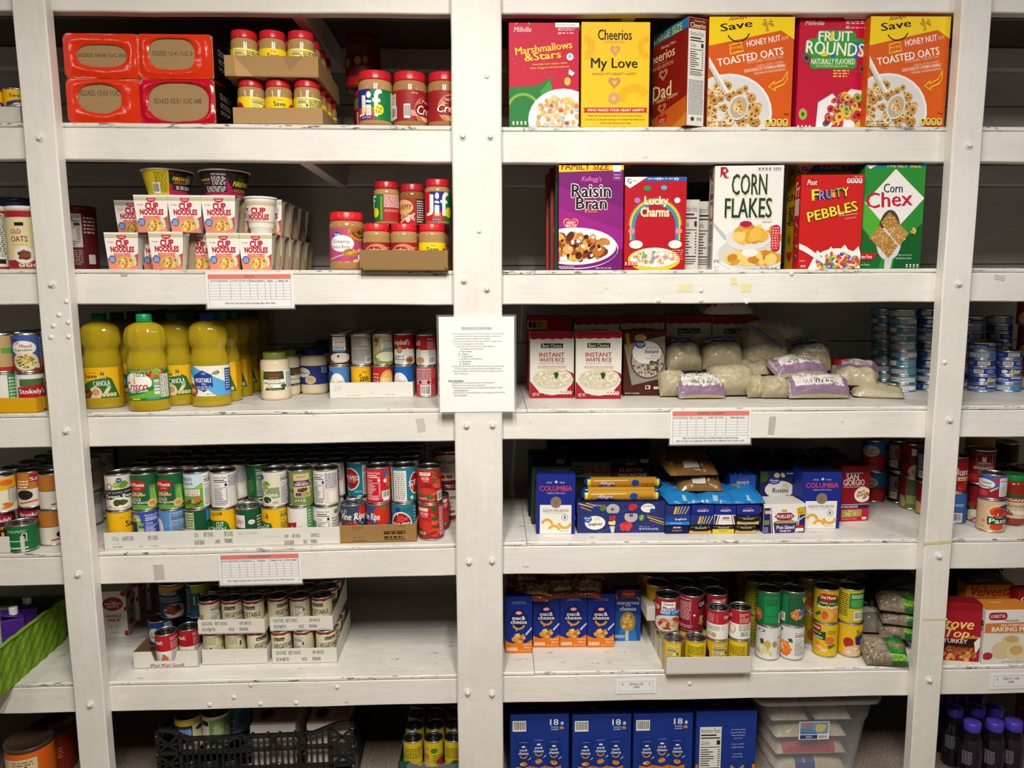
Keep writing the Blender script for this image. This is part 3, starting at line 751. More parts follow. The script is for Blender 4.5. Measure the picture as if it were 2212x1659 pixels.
for lev, (xs, arts, bz, y0) in enumerate([((546, 605, 666), (PB_NUT2, PB_SAVE, PB_NUT), 0.0035, .09), ((531, 592, 653), (PB_NUT, PB_SAVE, PB_NUT), 0.131, .086)]):
    for r in range(4):
        for i, px in enumerate(xs):
            X = wx(px, y0, shelf(1, -.7)[0]+bz)
            if r: px = 1060 + (px-1060)*(2.116+y0)/(2.116+y0+r*0.078)
            o = jar(arts[(i+r*2) % 3], **YJ)
            w = ('lower', 'upper')[lev]
            put(o, px, y0+r*0.079, 1, bz, (r*40) % 90 - 20 if r else 0, ('yellow-label peanut butter jar, %s in the front row of the %s brown tray' % (nm[i], w)) if r == 0 else 'yellow-label peanut butter jar in a back row of the %s brown tray, red lid' % w,
                'jar', 'yellow-label jars in the %s tray' % w + ('' if r == 0 else ', back rows'))
JIF = 'R 1f2f8a 0 0 34 100\nR 0f7a3f 34 0 100 100\nP c8202c 0 60 40 60 46 100 0 100\nB f6f4ef 5 20 20 88 J\nB f6f4ef 24 36 36 88 i\nE f6f4ef 24 8 37 30\nB f6f4ef 42 2 66 88 f\nT f0c020 8 60 46 72 CREAMY\nT e08020 8 73 48 82 PEANUT BUTTER\nE f4e21c 46 50 72 84\nT 333 50 58 68 66 7g\nL 333 50 68 68 78 2\nR 1f2f8a 8 86 38 97\nT fff 12 89 36 95 NET WT 28 OZ\nR f0ede4 92 6 100 96\nL c33 93 8 100 94 12'
JIFC = 'R c8202c 0 0 22 100\nR 1f2f8a 22 0 74 66\nR 0f7a3f 74 0 100 100\nR c8202c 22 66 60 100\nB f6f4ef 10 10 32 82 J\nB f6f4ef 40 32 54 82 i\nE f6f4ef 40 4 55 26\nB f6f4ef 62 2 88 82 f\nT f0c020 34 74 62 84 CREAMY\nT e08020 30 85 66 91 PEANUT BUTTER\nE f4e21c 78 52 98 88\nR 1f2f8a 28 92 64 100\nT fff 31 93 62 99 NET WT 28 OZ'
PD = 'R 9c1f22 0 0 100 100\nE d9825a 30 10 104 108\nE efc9a0 40 24 98 100\nD 8c1418 46 18 84 44 50\nT f3e3cf 50 24 80 38 Peanut Delight\nD 8c1418 28 44 106 82 40\nI f6efe2 30 46 104 80 Creamy\nP c8943a 40 84 96 78 98 82 42 90\nT 7a1512 48 88 90 95 PEANUT BUTTER'
PDS = 'R 9c1f22 0 0 100 100\nR e9e4da 0 10 10 92\nL 444 1 12 9 46 8\nC 0 52 12 90\nE c9774e 62 20 130 110\nE efc9a0 76 34 130 100\nC 32 46 50 92\nR d9b5a8 52 66 70 84\nL 8c1418 53 68 69 82 4\nT f0dcd0 54 6 72 14 6g Protein\nD 8c1418 80 22 112 44 40\nT f3e3cf 84 28 108 40 Pean\nD 8c1418 64 42 116 84 40\nI f6efe2 70 48 108 78 Crea'
BIGJ = dict(r=0.0485, h=0.150, lh=0.024, y0=0.12, y1=0.78)
put(jar(JIF, '0f7a3f', body='b98f5c', **BIGJ), 815, .09, 1, 0, 0, 'large peanut butter jar with blue and green label beside a red-label jar', 'jar')
put(jar(PDS, '9c1f22', body='a87c4c', **BIGJ), 886, .095, 1, 0, 0, 'large red-label jar showing its bar code, middle of three on top shelf', 'jar')
put(jar(PD, '9c1f22', body='a87c4c', **BIGJ), 958, .097, 1, 0, 0, 'large red-label jar partly hidden by the centre post on top shelf', 'jar')
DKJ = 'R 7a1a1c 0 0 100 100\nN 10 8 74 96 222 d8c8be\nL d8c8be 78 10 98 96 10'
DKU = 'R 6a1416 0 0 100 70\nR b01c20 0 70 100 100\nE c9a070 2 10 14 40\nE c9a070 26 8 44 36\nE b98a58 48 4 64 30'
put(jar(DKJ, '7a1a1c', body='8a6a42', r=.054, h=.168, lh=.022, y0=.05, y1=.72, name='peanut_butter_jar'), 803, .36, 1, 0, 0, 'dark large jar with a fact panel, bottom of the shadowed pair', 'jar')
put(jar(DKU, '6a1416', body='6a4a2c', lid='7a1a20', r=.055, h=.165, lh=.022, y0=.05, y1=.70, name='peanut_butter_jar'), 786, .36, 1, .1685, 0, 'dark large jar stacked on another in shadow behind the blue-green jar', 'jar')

# ================================================================== left bay, second shelf (2)
CUPA = 'R f4efe6 0 0 100 100\nR b9b08c 0 5 100 7\nR c9bf9a 0 8 100 15\nP c01f30 36 8 66 8 62 17 51 20 40 17\nT fff 42 10 60 15 nissin\nI c01f30 8 24 26 29 The Original\nX c3203a 33 21 71 38 CUP\nX c3203a 15 38.5 87 52.5 NOODLES\nD e8694a 22 56 80 64 50\nT fff 28 58 58 62 CHICKEN\nT fbe0d0 61 59 76 62 FLAVOR\nP e98a70 0 70 34 60 100 62 100 100 0 100\nP c9542e 88 62 100 56 100 92 94 86\nP d8d4cc 74 56 92 66 96 84 86 92\nE d9b55e 26 64 86 98\nF 26 66 86 98 46 9 e8c468 c98b3a f0d890 b3622a d9a44a f4e6b0 c24a22\nE 2b62ae 4 62 28 83\nT fff 9 66 23 70 NO\nT fff 7 71 25 75 ADDED\nT fff 9 76 23 80 MSG'
CUPB = 'R f0ebe2 0 0 100 100\nR b9b08c 0 8 100 10\nR c9bf9a 0 12 100 22\nR b9b08c 0 24 100 25\nR b9b08c 0 78 100 79\nR c9bf9a 0 80 100 84\nP c01f30 2 32 18 32 14 40 8 40\nX c3203a 29 32 77 52 CUP\nX c3203a 15 54 87 72 NOODLES\nT c3203a 24 74 76 77 RAMEN NOODLE SOUP'
def cup(sleeve=True):
    def mk():
        e = empty('noodle_cup'); b = MB(); r0, r1, h = 0.032, 0.0455, 0.104
        b.lathe([(0.0005, 0.004), (r0*0.9, 0.004), (r0*0.93, 0), (r0, 0.001), (r0+0.0005, 0.014), (r0+0.0025, 0.016), (r1-0.001, h-0.006), (r1+0.0015, h-0.005), (r1+0.002, h-0.002), (r1+0.001, h)], 'f0ebe2', 32, 'foam')
        b.build('cup', e)
        if not sleeve:
            l = MB(); l.cyl(CUPB, r0+0.0032, 0.017, h-0.007, 'foam', r2=r1-0.0008); l.build('print', e)
        d = MB(); d.lathe([(r1+0.001, h), (r1*0.98, h+0.0006), (0.0005, h+0.0006)], 'e2ddd2', 32, 'film'); d.build('lid', e)
        if sleeve:
            s = MB(); w0, w1 = 0.0405, 0.0485; hh = h+0.0012
            def side(sy, y0, y1, art):
                P = lambda x, y, dd: (lerp(-lerp(w1, w0, y**1.3), lerp(w1, w0, y**1.3), x), y0+(y1-y0)*y+sy*dd-sy*0.0, hh*(1-y)+0.0002)
                n = 8
                for i in range(n):
                    s.face([P(0, (i+1)/n, 0), P(1, (i+1)/n, 0), P(1, i/n, 0), P(0, i/n, 0)] if sy < 0 else [P(0, i/n, 0), P(1, i/n, 0), P(1, (i+1)/n, 0), P(0, (i+1)/n, 0)], 'f4efe6', 'card')
                Q = lambda x, y: (P(x, y, 0)[0], P(x, y, 0)[1]-sy*0.0006, P(x, y, 0)[2])
                for i in range(n):
                    q = [Q(0, i/n), Q(1, i/n), Q(1, (i+1)/n), Q(0, (i+1)/n)]; s.face(q if sy < 0 else q[::-1], '9c8a6e', 'kraft')
                if art: s.art(art, P, 'card', step=(None, 0.13), asp=hh/(w0+w1))
            side(-1, -0.0478, -0.043, CUPA)
            side(1, 0.0478, 0.043, '')
            s.face([(-w1, -0.0478, hh), (w1, -0.0478, hh), (w1, 0.0478, hh), (-w1, 0.0478, hh)], 'efe9df', 'card')
            s.face([(-w1, -0.0478, hh-0.0006), (w1, -0.0478, hh-0.0006), (w1, 0.0478, hh-0.0006), (-w1, 0.0478, hh-0.0006)][::-1], 'b09a78', 'kraft')
            for sx in (-1, 1):   # inner fold that shows as bare board from the side
                s.face([(sx*w1*0.2, -0.042, 0.0006), (sx*w1*0.2, 0.042, 0.0006), (sx*w1*0.5, 0.042, 0.0006), (sx*w1*0.5, -0.042, 0.0006)][::sx], 'b09a78', 'kraft')
            s.build('sleeve', e)
        return e
    return kit(('cup', sleeve), mk)
cz = 0.1060
ordn = ['first', 'second', 'third', 'fourth', 'fifth', 'sixth']
low = [(283, .127), (356, .19), (377, .0875), (444, .19), (497, .127), (565, .127)]
names = ['leftmost', 'half hidden behind the foremost cup at its left', 'standing foremost', 'half hidden right of the foremost cup', 'second from right', 'rightmost']
for i, (px, Y) in enumerate(low):
    put(cup(), px, Y, 2, 0, 0, 'sleeved noodle cup, %s in the lower row' % names[i], 'noodle cup', 'noodle cups on the second shelf')
up = [(301, .27, 'leftmost and set back in the upper row'), (345, .13, 'second from left in the upper row'), (416, .13, 'third from left in the upper row'), (487, .13, 'beside the bare cup in the upper row')]
for px, Y, w in up:
    put(cup(), px, Y, 2, cz, 0, 'sleeved noodle cup, ' + w, 'noodle cup', 'noodle cups on the second shelf')
put(cup(False), 566, .125, 2, cz, 0, 'bare white noodle cup without a sleeve at the end of the upper row', 'noodle cup', 'noodle cups on the second shelf')
for r in range(1, 6):
    Y = .127 + r*.1
    if Y > .60: break
    for lv in (0, 1):
        for px0 in (565, 495, 425) if r == 1 else (565, 495):
            px = 1060 + (px0-1060)*(2.243)/(2.116+Y)
            if px0 == 425: continue
            put(cup(), px, Y, 2, cz*lv, 0, 'sleeved noodle cup in a back row of the %s layer, seen from its side' % ('lower', 'upper')[lv], 'noodle cup', 'noodle cups in the back rows, %s layer' % ('lower', 'upper')[lv])
put(cup(), 1060+(283-1060)*2.243/2.416, .27, 2, 0, 0, 'sleeved noodle cup in a back row of the lower layer, seen from its side', 'noodle cup', 'noodle cups in the back rows, lower layer')

BOWL1 = 'R c9b81a 0 0 52 100\nR b5a416 22 6 50 94\nL 7a6a10 24 10 50 90 12\nC 16 52 32 96\nR 211a1c 52 0 100 100\nP a3184a 52 80 100 84 100 100 52 100\nP a3184a 52 50 60 62 60 100 52 100\nT c01f30 54 8 62 14 nissin\nB 8a1f1c 66 12 76 20 HOT\nI e2c81c 60 26 94 42 FiREWOK\nI d97a20 62 46 92 54 SIZZLIN\nL d8d4cc 68 62 98 78 3\nL d8d4cc 88 14 98 50 6'
BOWL2 = 'R 211a1c 0 0 100 100\nP a3184a 0 88 100 90 100 100 0 100\nI e2c81c 0 32 20 42 FiREWOK\nI d97a20 4 48 18 54 SIZZLIN\nT e8e2da 22 12 52 20 TASTE THE FUSION\nL d8d4cc 22 24 52 60 8\nL d8d4cc 8 64 52 88 5\nT c01f30 66 12 74 18 nissin\nB 8a1f1c 80 12 92 24 HOT\nT 3f8a2a 80 28 94 38 SPICY\nP a3184a 54 30 62 60 72 84 54 92\nI e2c81c 68 42 100 62 FiREWOK\nI d97a20 70 74 98 86 SIZZLIN'
def bowl(art):
    e = empty('noodle_bowl'); b = MB(); r0, r1, h = 0.052, 0.0705, 0.073
    b.lathe([(0.0005, 0.003), (r0*0.92, 0.003), (r0*0.95, 0), (r0, 0.0015), (r1-0.0015, h-0.004), (r1+0.002, h-0.0035), (r1+0.003, h-0.0015), (r1+0.0015, h)], 'e8e0d2', 36, 'foam'); b.build('bowl', e)
    l = MB(); l.cyl(art, r0+0.0006, 0.002, h-0.0045, 'paper', r2=r1-0.001); l.build('label', e)
    d = MB(); d.lathe([(r1+0.0015, h), (r1*0.97, h+0.0007), (0.0005, h+0.0007)], 'd8c8a0', 36, 'film'); d.build('lid', e)
    return e
put(bowl(BOWL1), 364.5, .145, 2, cz*2+.0006, 0, 'yellow and black noodle bowl on top of the cups, left one', 'noodle bowl')
put(bowl(BOWL2), 487, .15, 2, cz*2+.0006, 0, 'black noodle bowl on top of the cups, right one', 'noodle bowl')
CAN1 = 'R 5a1216 0 0 100 100\nN 0 6 62 62 222 cfc6ba\nL a89088 4 66 60 92 8\nR cfc6ba 74 74 90 90\nL b9a89c 66 10 94 40 5'
def canister(art, base, r, h, lid, turn=0):
    e = empty('oat_canister'); b = MB(); b.lathe([(0.0005, 0.002), (r*0.97, 0.002), (r, 0), (r, h-0.012)], base, 32, 'paper'); b.cyl(art, r+0.0002, 0.004, h-0.014, 'paper', rad(turn)); b.build('tube', e)
    c = MB(); c.lathe([(r, h-0.013), (r+0.0018, h-0.012), (r+0.0018, h-0.001), (r, h), (r*0.93, h), (r*0.92, h-0.003), (0.0005, h-0.003)], lid, 32, 'plastic'); c.build('lid', e)
    return e
put(canister(CAN1, '5a1216', .058, .205, '8a1a20'), 173, .36, 2, 0, 0, 'dark red round canister with a fact panel deep behind the left post', 'canister')

GVPB = 'R c24a7c 0 0 100 100\nE 9a5a24 58 -20 120 42\nA b87434 88 10 10 18 0 330\nA c98a44 88 10 20 26 20 300\nE 5a3010 66 0 100 28\nA a8682c 86 12 6 13 0 360\nE 1f4a9c 10 10 34 30\nB fff 14 14 30 20 Great\nT fff 16 21 28 26 Value\nE f6f4f0 6 20 70 70\nT 4a3a34 10 34 58 47 Creamy\nT 4a3a34 10 50 60 60 Peanut Butter\nP b9b4ac 2 92 40 76 42 80 4 96\nE d9a24a 38 60 78 86\nA a8702a 58 74 5 12 0 300\nE e8c9a0 78 60 92 72\nE e8c9a0 66 92 84 104\nD e8e4da 80 78 94 94\nT 333 83 82 92 90 7g'
put(jar(GVPB, 'c24a7c', body='b08453', lid='d8202a', r=.0505, h=.166, lh=.024, y0=.17, y1=.84, grip=True), 751, .105, 2, 0, 0, 'large pink-label peanut butter jar standing left of the brown tray', 'jar')
put(jar('R c24a7c 0 0 100 100', 'c24a7c', body='b08453', lid='c8202c', r=.042, h=.142), 773, .225, 2, 0, 0, 'red-lidded jar half hidden behind the pink-label jar', 'jar')
trayF = put(tray(0.248, 0.33, 0.056, '8f7148', 'R 6d5434 0 94 100 96\nP 2a2018 0 94 4 86 2 100\nP 2a2018 100 94 96 86 98 100', name='cardboard_tray'), 872.5, .010, 2, 0, 0, 'brown cardboard tray jutting over the board edge with four peanut butter jars in front', 'tray')
trayF['label'] = 'brown cardboard tray jutting over the second shelf edge, holding peanut butter jars'
PDT = 'R 9c1f22 0 0 100 100\nE d9825a 4 6 96 120\nE efc9a0 14 20 84 120\nD 8c1418 18 18 66 44 50\nT f3e3cf 22 25 62 38 Peanut Delight\nD 8c1418 6 46 82 88 40\nI f6efe2 8 52 76 80 Creamy\nT f0dcd0 80 18 98 26 6g Protein'
SJ = dict(r=0.039, h=0.128, y0=0.06, y1=0.70)
for px, art, base, w in ((815, PDT, '9c1f22', 'left one of three in the jutting brown tray'), (874, PDT.replace('R 9c1f22 0 0', 'R 9c1f22 0 0'), '9c1f22', 'middle one of three in the jutting brown tray')):
    put(jar(art, base, lid='d8202a', turn=-4 if px > 830 else 0, **SJ), px, .062, 2, .0035, 0, 'red-label peanut butter jar, ' + w, 'jar', 'jars in the jutting tray')
put(jar(PB_SAVE, 'f5d416', lid='d8202a', r=.039, h=.128, y0=.06, y1=.70), 934, .062, 2, .0035, 0, 'yellow-label peanut butter jar at the right end of the jutting tray', 'jar', 'jars in the jutting tray')
for px in (815, 874, 934):
    for r in (1, 2):
        put(jar(PDT, '9c1f22', lid='b01c26' if r == 2 else 'd8202a', **SJ), behind(px, .062, .062+.083*r, 1.75)+2, .062+.083*r, 2, .0035, 40, 'red-label peanut butter jar in the back rows of the jutting tray', 'jar', 'jars behind in the jutting tray')
J2 = 'R 0f7a3f 0 0 38 100\nB f6f4ef -6 4 10 52 f\nE f4e21c 2 50 20 86\nR 8a9a2a 26 8 34 96\nR e0c4bc 40 2 96 48\nL a33 42 4 94 46 9\nR b0242a 38 48 100 100\nL e0a098 42 56 94 66 2'
K2 = 'R 9c1f22 0 0 100 100\nE d9b070 0 4 54 62\nI 8c3a18 2 22 50 42 EAMY\nP d9b070 2 88 60 54 62 60 4 98\nI f0dcd0 6 62 56 78 BUTTER\nE d8d4cc 24 70 42 90\nT f0dcd0 46 72 60 84 7g\nR 2a2622 66 2 96 96\nL d8d4cc 68 6 94 92 10'
put(jar(J2, 'b0242a', lid='b01c28', r=.0375, h=.124, y0=.1, y1=.84), 836, .125, 2, .1325, 0, 'jar showing green edge and pink fact panel, left of three on top', 'jar', 'upper jars above the jutting tray')
put(jar(K2, '9c1f22', body='8a5c34', lid='b01c28', r=.0365, h=.118, y0=.0, y1=.78), 891, .128, 2, .1325, 0, 'jar with a dark fact panel, middle of three stacked on top', 'jar', 'upper jars above the jutting tray')
put(jar(JIFC, 'c8202c', lid='c8202c', r=.038, h=.130, y0=.1, y1=.86), 946, .115, 2, .1325, 0, 'jar with a red, blue and green label, right of three stacked on top', 'jar', 'upper jars above the jutting tray')
# ================================================================== left bay, third shelf (3)
OIL_S = 'R eab511 0 0 100 100\nR c8960c 92 0 100 100\nL 5a4408 94 5 98 95 20\nB 1d1a18 14 22 44 34 Save\nT a3301c 22 15 42 21 Always\nP 4a5a1c 52 24 55 10 57 24 60 12 62 26\nP 2c6a2a 10 100 10 56 20 46 66 30 78 38 92 100\nT f2f0e8 44 30 66 38 @6 100% PURE\nB f5f3ec 34 42 74 62 @5 CANOLA\nB f5f3ec 66 60 76 68 OIL\nE e6c8a4 22 62 54 108\nE c9946a 30 70 48 92\nF 4 62 34 104 30 9 a8322a 5a2a1c 2f5a22 c4523a\nP d9d2a8 58 84 64 70 72 66 74 72 66 86\nV 54 84 86 96 c47a2a f0e2b8'
OIL_V = 'R ece9e2 0 0 100 100\nP 59a9dc 0 10 0 0 12 0 100 74 100 100 70 100\nP 59a9dc 78 0 100 0 100 30\nP ece9e2 34 0 100 0 100 46\nF 58 14 82 34 14 9 6a8a3a 4f7a2a a8b878\nP 1f3f8e 12 32 36 14 60 30 62 68 38 86 14 70\nE 2f5ab0 32 18 46 32\nT fff 34 22 44 28 Kroger\nB fff 16 40 58 54 VEGETABLE\nT fff 33 56 45 63 OIL\nL cfd8ea 20 66 56 80 4\nP 1f3f8e 90 10 100 10 100 84 90 84\nL dfe6f2 92 14 99 80 8\nE 8a5a2a -8 58 22 104\nF -4 64 20 100 24 8 c48a3a 6a3a1c 8a2a1c e0b468\nL a89878 44 90 74 96 1'
OIL_C = 'R 3f9a34 0 0 100 100\nF 0 -4 100 36 60 14 4f8a2c 78b04a c0302a 9acb6a 2f6a22 e06048\nR 2a7a34 0 88 100 100\nP 6ab23a 0 62 30 76 66 62 90 54 90 92 0 92\nE f4f1ea 2 12 66 76 14\nT 1a1a18 24 8 60 26 @8 10/25\nI b81c30 4 40 56 68 Crisco\nE e8c23a 20 28 27 42\nP 1f7a3a 2 76 34 66 68 54 70 66 34 80 2 90\nB f4f1ea 12 62 56 78 @10 Pure Canola\nV 70 34 82 82 333 f2f0ea\nR ece8de 84 18 98 92\nL 444 85 20 97 90 12\nR c8502a 0 93 14 98\nR e8d21c 16 93 36 98\nR 4f8ad0 52 93 80 98'
ob = 'oil bottles on the third shelf'
put2(oil_bottle(OIL_S, 'eab511'), 228, 884, 3, .045, 0, 0, 'yellow-label canola oil bottle nearest the left post', 'oil bottle', ob)
put2(oil_bottle(OIL_C, '3f9a34', '0f8f56', diamond=True), 325.5, 890, 3, .045, 0, 0, 'canola oil bottle with a green label, bright green cap and handwriting, foremost', 'oil bottle', ob)
put2(oil_bottle(OIL_V, 'ece9e2', '1c2f8a'), 459, 880, 3, .045, 0, 0, 'vegetable oil bottle with a white and blue label and blue cap', 'oil bottle', ob)
Y0 = gy(228, 884, 3) + .045; zz = 1.40
for c, (px, r0) in enumerate(((228, 1), (304, 1), (376, 1), (459, 1))):
    for r in range(0 if px in (304, 376) else 1, 6):
        Y = Y0 + .106*r + {304: .086, 376: .042}.get(px, 0)
        if Y > .60: continue
        lab = {(304, 0): 'yellow-label oil bottle half hidden on the left of the handwritten one', (376, 0): 'yellow-label oil bottle half hidden on the right of the handwritten one'}.get((px, r), 'yellow-label canola oil bottle in the back rows, dark green cap')
        put(oil_bottle(OIL_S, 'eab511', '0b5a3c'), behind(px, Y0, Y, zz), Y, 3, 0, (0 if r == 0 else -8), lab, 'oil bottle', ob if r == 0 else 'oil bottles in the back rows')
MAY = 'R f0ede4 0 0 100 100\nP b8b84a 0 0 14 0 8 100 0 100\nP 2f4a22 12 4 76 4 78 46 10 46\nB b0282c 22 14 66 34 BURMAN\nT d8d4c0 30 36 60 40 EST\nT 7a7a3a 24 48 66 56 Reduced Fat\nB 5a5a30 14 58 80 74 Mayonnaise\nE d8c890 18 76 42 92\nE 3f5a26 66 70 84 88\nP 2f4a22 16 90 80 88 78 104 16 104\nL 444 84 8 98 92 12\nR 2f4a22 16 92 78 100\nT e8e4d0 28 94 66 98 30 FL OZ'
def mayo(art, base, lid, r=.0455, h=.152):
    return jar(art, base, 'e6d6b8', lid, r, h, .022, 0, .26, .74, .78, 'mayonnaise_jar')
put2(mayo(MAY, 'f0ede4', '7d8a3a'), 597.5, 866, 3, .045, 0, 0, 'mayonnaise jar with an olive lid and a green and white label, foremost', 'jar')
MAYB = 'R 27357c 0 0 100 100\nE 1f3f9c -6 4 14 26\nE f0ece2 -14 10 36 62\nB 3a3a44 2 32 32 46 Mayo\nE d8c6a8 18 52 56 98\nE c8b496 26 62 48 88\nR 27357c 74 4 96 40\nL d0d4e4 76 6 96 42 8'
put2(mayo(MAYB, '27357c', '1d2b6c'), 671.5, 853, 3, .045, 0, 0, 'mayonnaise jar with a blue lid and dark blue label', 'jar')
Yb = gy(597, 866, 3)+.045
for k, w in ((1, 'second'), (2, 'third')):
    put(mayo(MAY, 'f0ede4', '6d7a3a'), behind(597, Yb, Yb+.096*k, 1.34)+6, Yb+.096*k, 3, 0, 60, 'mayonnaise jar with an olive lid, %s in line behind the foremost one' % w, 'jar')
Yb = gy(671, 853, 3)+.045
put(mayo(MAYB, '27357c', '16204e'), behind(671, Yb, Yb+.1, 1.34)+12, Yb+.1, 3, 0, 40, 'mayonnaise jar with a dark blue lid behind the blue-lidded one', 'jar')
put(mayo(MAYB, '3a4a2c', '12202a', r=.05, h=.165), behind(671, Yb, Yb+.205, 1.34)+10, Yb+.205, 3, 0, 40, 'large dark-lidded jar in the shadow at the back behind the mayonnaise', 'jar')

# soup cans and their white tray
GEM = 'R 3a1e1c 0 0 100 100\nR f0ede6 16 4 80 52\nT b0203a 30 18 72 28 giant eagle\nT 6a5a50 26 30 60 36 Cream of\nB 3a3a3c 20 38 70 47 MUSHROOM\nR 5aa0c8 18 49 76 56\nE 5a2a28 2 56 98 104\nE e4ddd0 6 60 96 94\nE 3a3a30 36 68 48 76\nL b8a090 4 92 40 97 1'
SILV = 'R b4b0a6 0 0 100 100\nN 6 3 96 44 333 bcb8ae\nL 777 8 48 92 88 10\nC 68 74 98 96'
GEC = 'R b9b078 0 0 100 100\nR d8d4c6 40 0 98 50\nF 6 2 34 50 14 12 b06a3a 8a4a28 c98a58\nT b0203a 50 16 88 26 giant eagle\nT 8a8a4a 54 30 84 42 CELERY\nR 5aa0c8 50 44 94 51\nE 8a9a3a 8 52 108 110\nE e4e2c8 16 58 104 92\nL 5a5a2a 10 80 36 86 1'
CAMP = 'R b31b26 0 0 100 50\nR f2efe8 0 50 100 100\nI f6f3ec -26 16 78 40 Campbell\'s\nE a8894a 14 40 40 64\nE c8aa66 18 44 36 60\nE d8d4cc 54 46 76 74\nE f2efe8 58 48 74 70\nE c49468 56 74 94 100\nE 8a5030 62 80 90 96\nB 3a3030 4 70 48 78 Cream of\nB 3a3030 4 80 52 89 Mushroom\nT 3a3030 14 92 42 97 SOUP'
CAMP2 = 'R b31b26 0 0 100 50\nR f2efe8 0 50 100 100\nI f6f3ec -40 16 24 40 pbell\'s\nT f6e8e4 58 8 98 16 Nutrition\nL e8b0a8 58 20 96 48 6\nE d8d4cc 4 46 26 74\nE c49468 4 74 40 98\nL 777 62 52 96 76 6\nC 62 72 98 98'
LOWC = ['R 4a7ec0 0 0 100 100\nE 1f4a9c 0 12 24 44\nE eceae4 4 20 78 120\nT 4a5a6a 36 42 66 56 Cream of\nT 8a8a7a 14 62 62 84 Chicken',
        'R eab511 0 0 100 100\nB 1d1a18 42 24 86 50 Save\nT 1d1a18 54 14 80 22 Always\nP 1f2f7a 20 110 34 76 100 56 100 110\nB f0ece2 64 66 98 80 CREAM\nB f0ece2 66 86 96 100 CHIC\nE e0c49a 14 90 44 110',
        'R b82026 0 0 100 100\nE d9a24a 34 10 100 96\nE e8b868 40 20 100 88\nT fff6e0 40 40 96 60 CREAM OF\nL e0a090 2 20 30 90 6',
        'R 1c5fae 0 0 100 100\nE 1f4a9c 0 12 22 44\nE eceae4 -6 20 72 120\nT 4a5a6a 20 44 56 56 Cream of\nB 3a3a3c 2 64 56 84 Mushroom']
LOW5 = 'R c84a4c 0 0 100 100\nR d8a0a0 6 4 76 60\nL 6a3030 10 8 74 44 8\nE 4a2a2a 14 46 28 58\nE 4a2a2a 56 46 70 58\nC 22 62 74 98\nR c01c24 78 40 100 60'
Yt = gy(715, 862, 3)
put(tray(0.265, 0.32, 0.052, 'e3e0d8', 'L b8b4ac 6 20 14 50 3\nL c4c0b8 20 56 36 62 1\nT a8a49c 20 76 38 82 11032 BEST\nL b4b0a8 50 56 54 78 2\nT a8a49c 66 74 78 80 EXP 06', m='card', inner='9a8466'), 803, Yt, 3, 0, 0, 'white cardboard tray of soup cans on the third shelf', 'tray')
Yc = Yt + .004 + .0325; xs = [735, 781.5, 828, 874]
for i, px in enumerate(xs):
    canput(LOWC[i], 'ccc', px, Yc, 3, .0035, 'soup can with a %s label in the white tray, lower row' % ['light blue', 'yellow and navy', 'red and orange', 'strong blue'][i], 'soup cans', .0325, .1015)
for i, (px, a, b) in enumerate(zip(xs, (GEM, SILV, GEC, CAMP), ('3a1e1c', 'b4b0a6', 'b9b078', 'b31b26'))):
    canput(a, b, px, Yc, 3, .1055, 'soup can with a %s label, upper row above the white tray' % ['dark brown mushroom', 'silver fact panel', 'pale green celery', 'red and white mushroom'][i], 'soup cans', .0325, .1015)
canput(LOW5, 'c84a4c', 921, Yc, 3, 0, 'pinkish soup can showing its bar code, standing right of the white tray', 'soup cans', .0325, .1015)
canput(CAMP2, 'b31b26', 921, Yc, 3, .102, 'red and white soup can with a white bar code panel, stacked right of the tray', 'soup cans', .0325, .1015)
for dz in (0, .102): canput(CAMP, 'b31b26', 968.5, Yc+.002, 3, dz, 'red and white soup can almost hidden behind the hanging directions sheet, %s' % ('lower' if dz == 0 else 'upper'), 'soup cans', .0325, .1015)
for r in range(1, 5):
    for px in xs + [921, 968]:
        Y = Yc + r*.066; q = behind(px, Yc, Y, 1.4)
        for dz in (.0035 if px < 900 else 0.0004, .1055 if px < 900 else .102): canput(SILV, 'b4b0a6', q, Y, 3, dz, 'soup can in the back rows behind the white tray, metal lid', 'soup cans in the back rows', .0325, .1015)

# ================================================================== left bay, fourth shelf (4)
NUT = 'R d8d5cc 0 0 100 100\nN 12 4 66 98 232a5a e6e3da\nL 556 68 6 96 40 9\nR e6e0cc 76 56 94 96'
A1 = 'R ddd4c0 0 0 100 100\nP b8ac94 22 0 23 0 23 100 22 100\nP b8ac94 56 0 57 0 57 100 56 100\nF 24 14 90 40 22 14 7a9a3a 5a8a2a a8c060 8ab04a\nE 1f3f8a 40 6 62 20\nT fff 43 10 59 16 Kroger\nE 2a2c26 8 22 26 40\nE ddd4c0 10 24 24 38\nP 2a2e30 2 42 98 38 100 66 2 70\nT f2efe6 6 46 94 52 @3 CUT EXTRA GREEN\nB f4f1e8 4 54 98 66 @2 Green Beans\nE f0ece0 16 64 86 96\nF 20 66 82 92 26 12 4f5a22 7a8a32 3a4418 8a9a4a\nL 777 8 88 22 96 2\nT 555 60 94 92 98 NET WT 14.5 OZ'
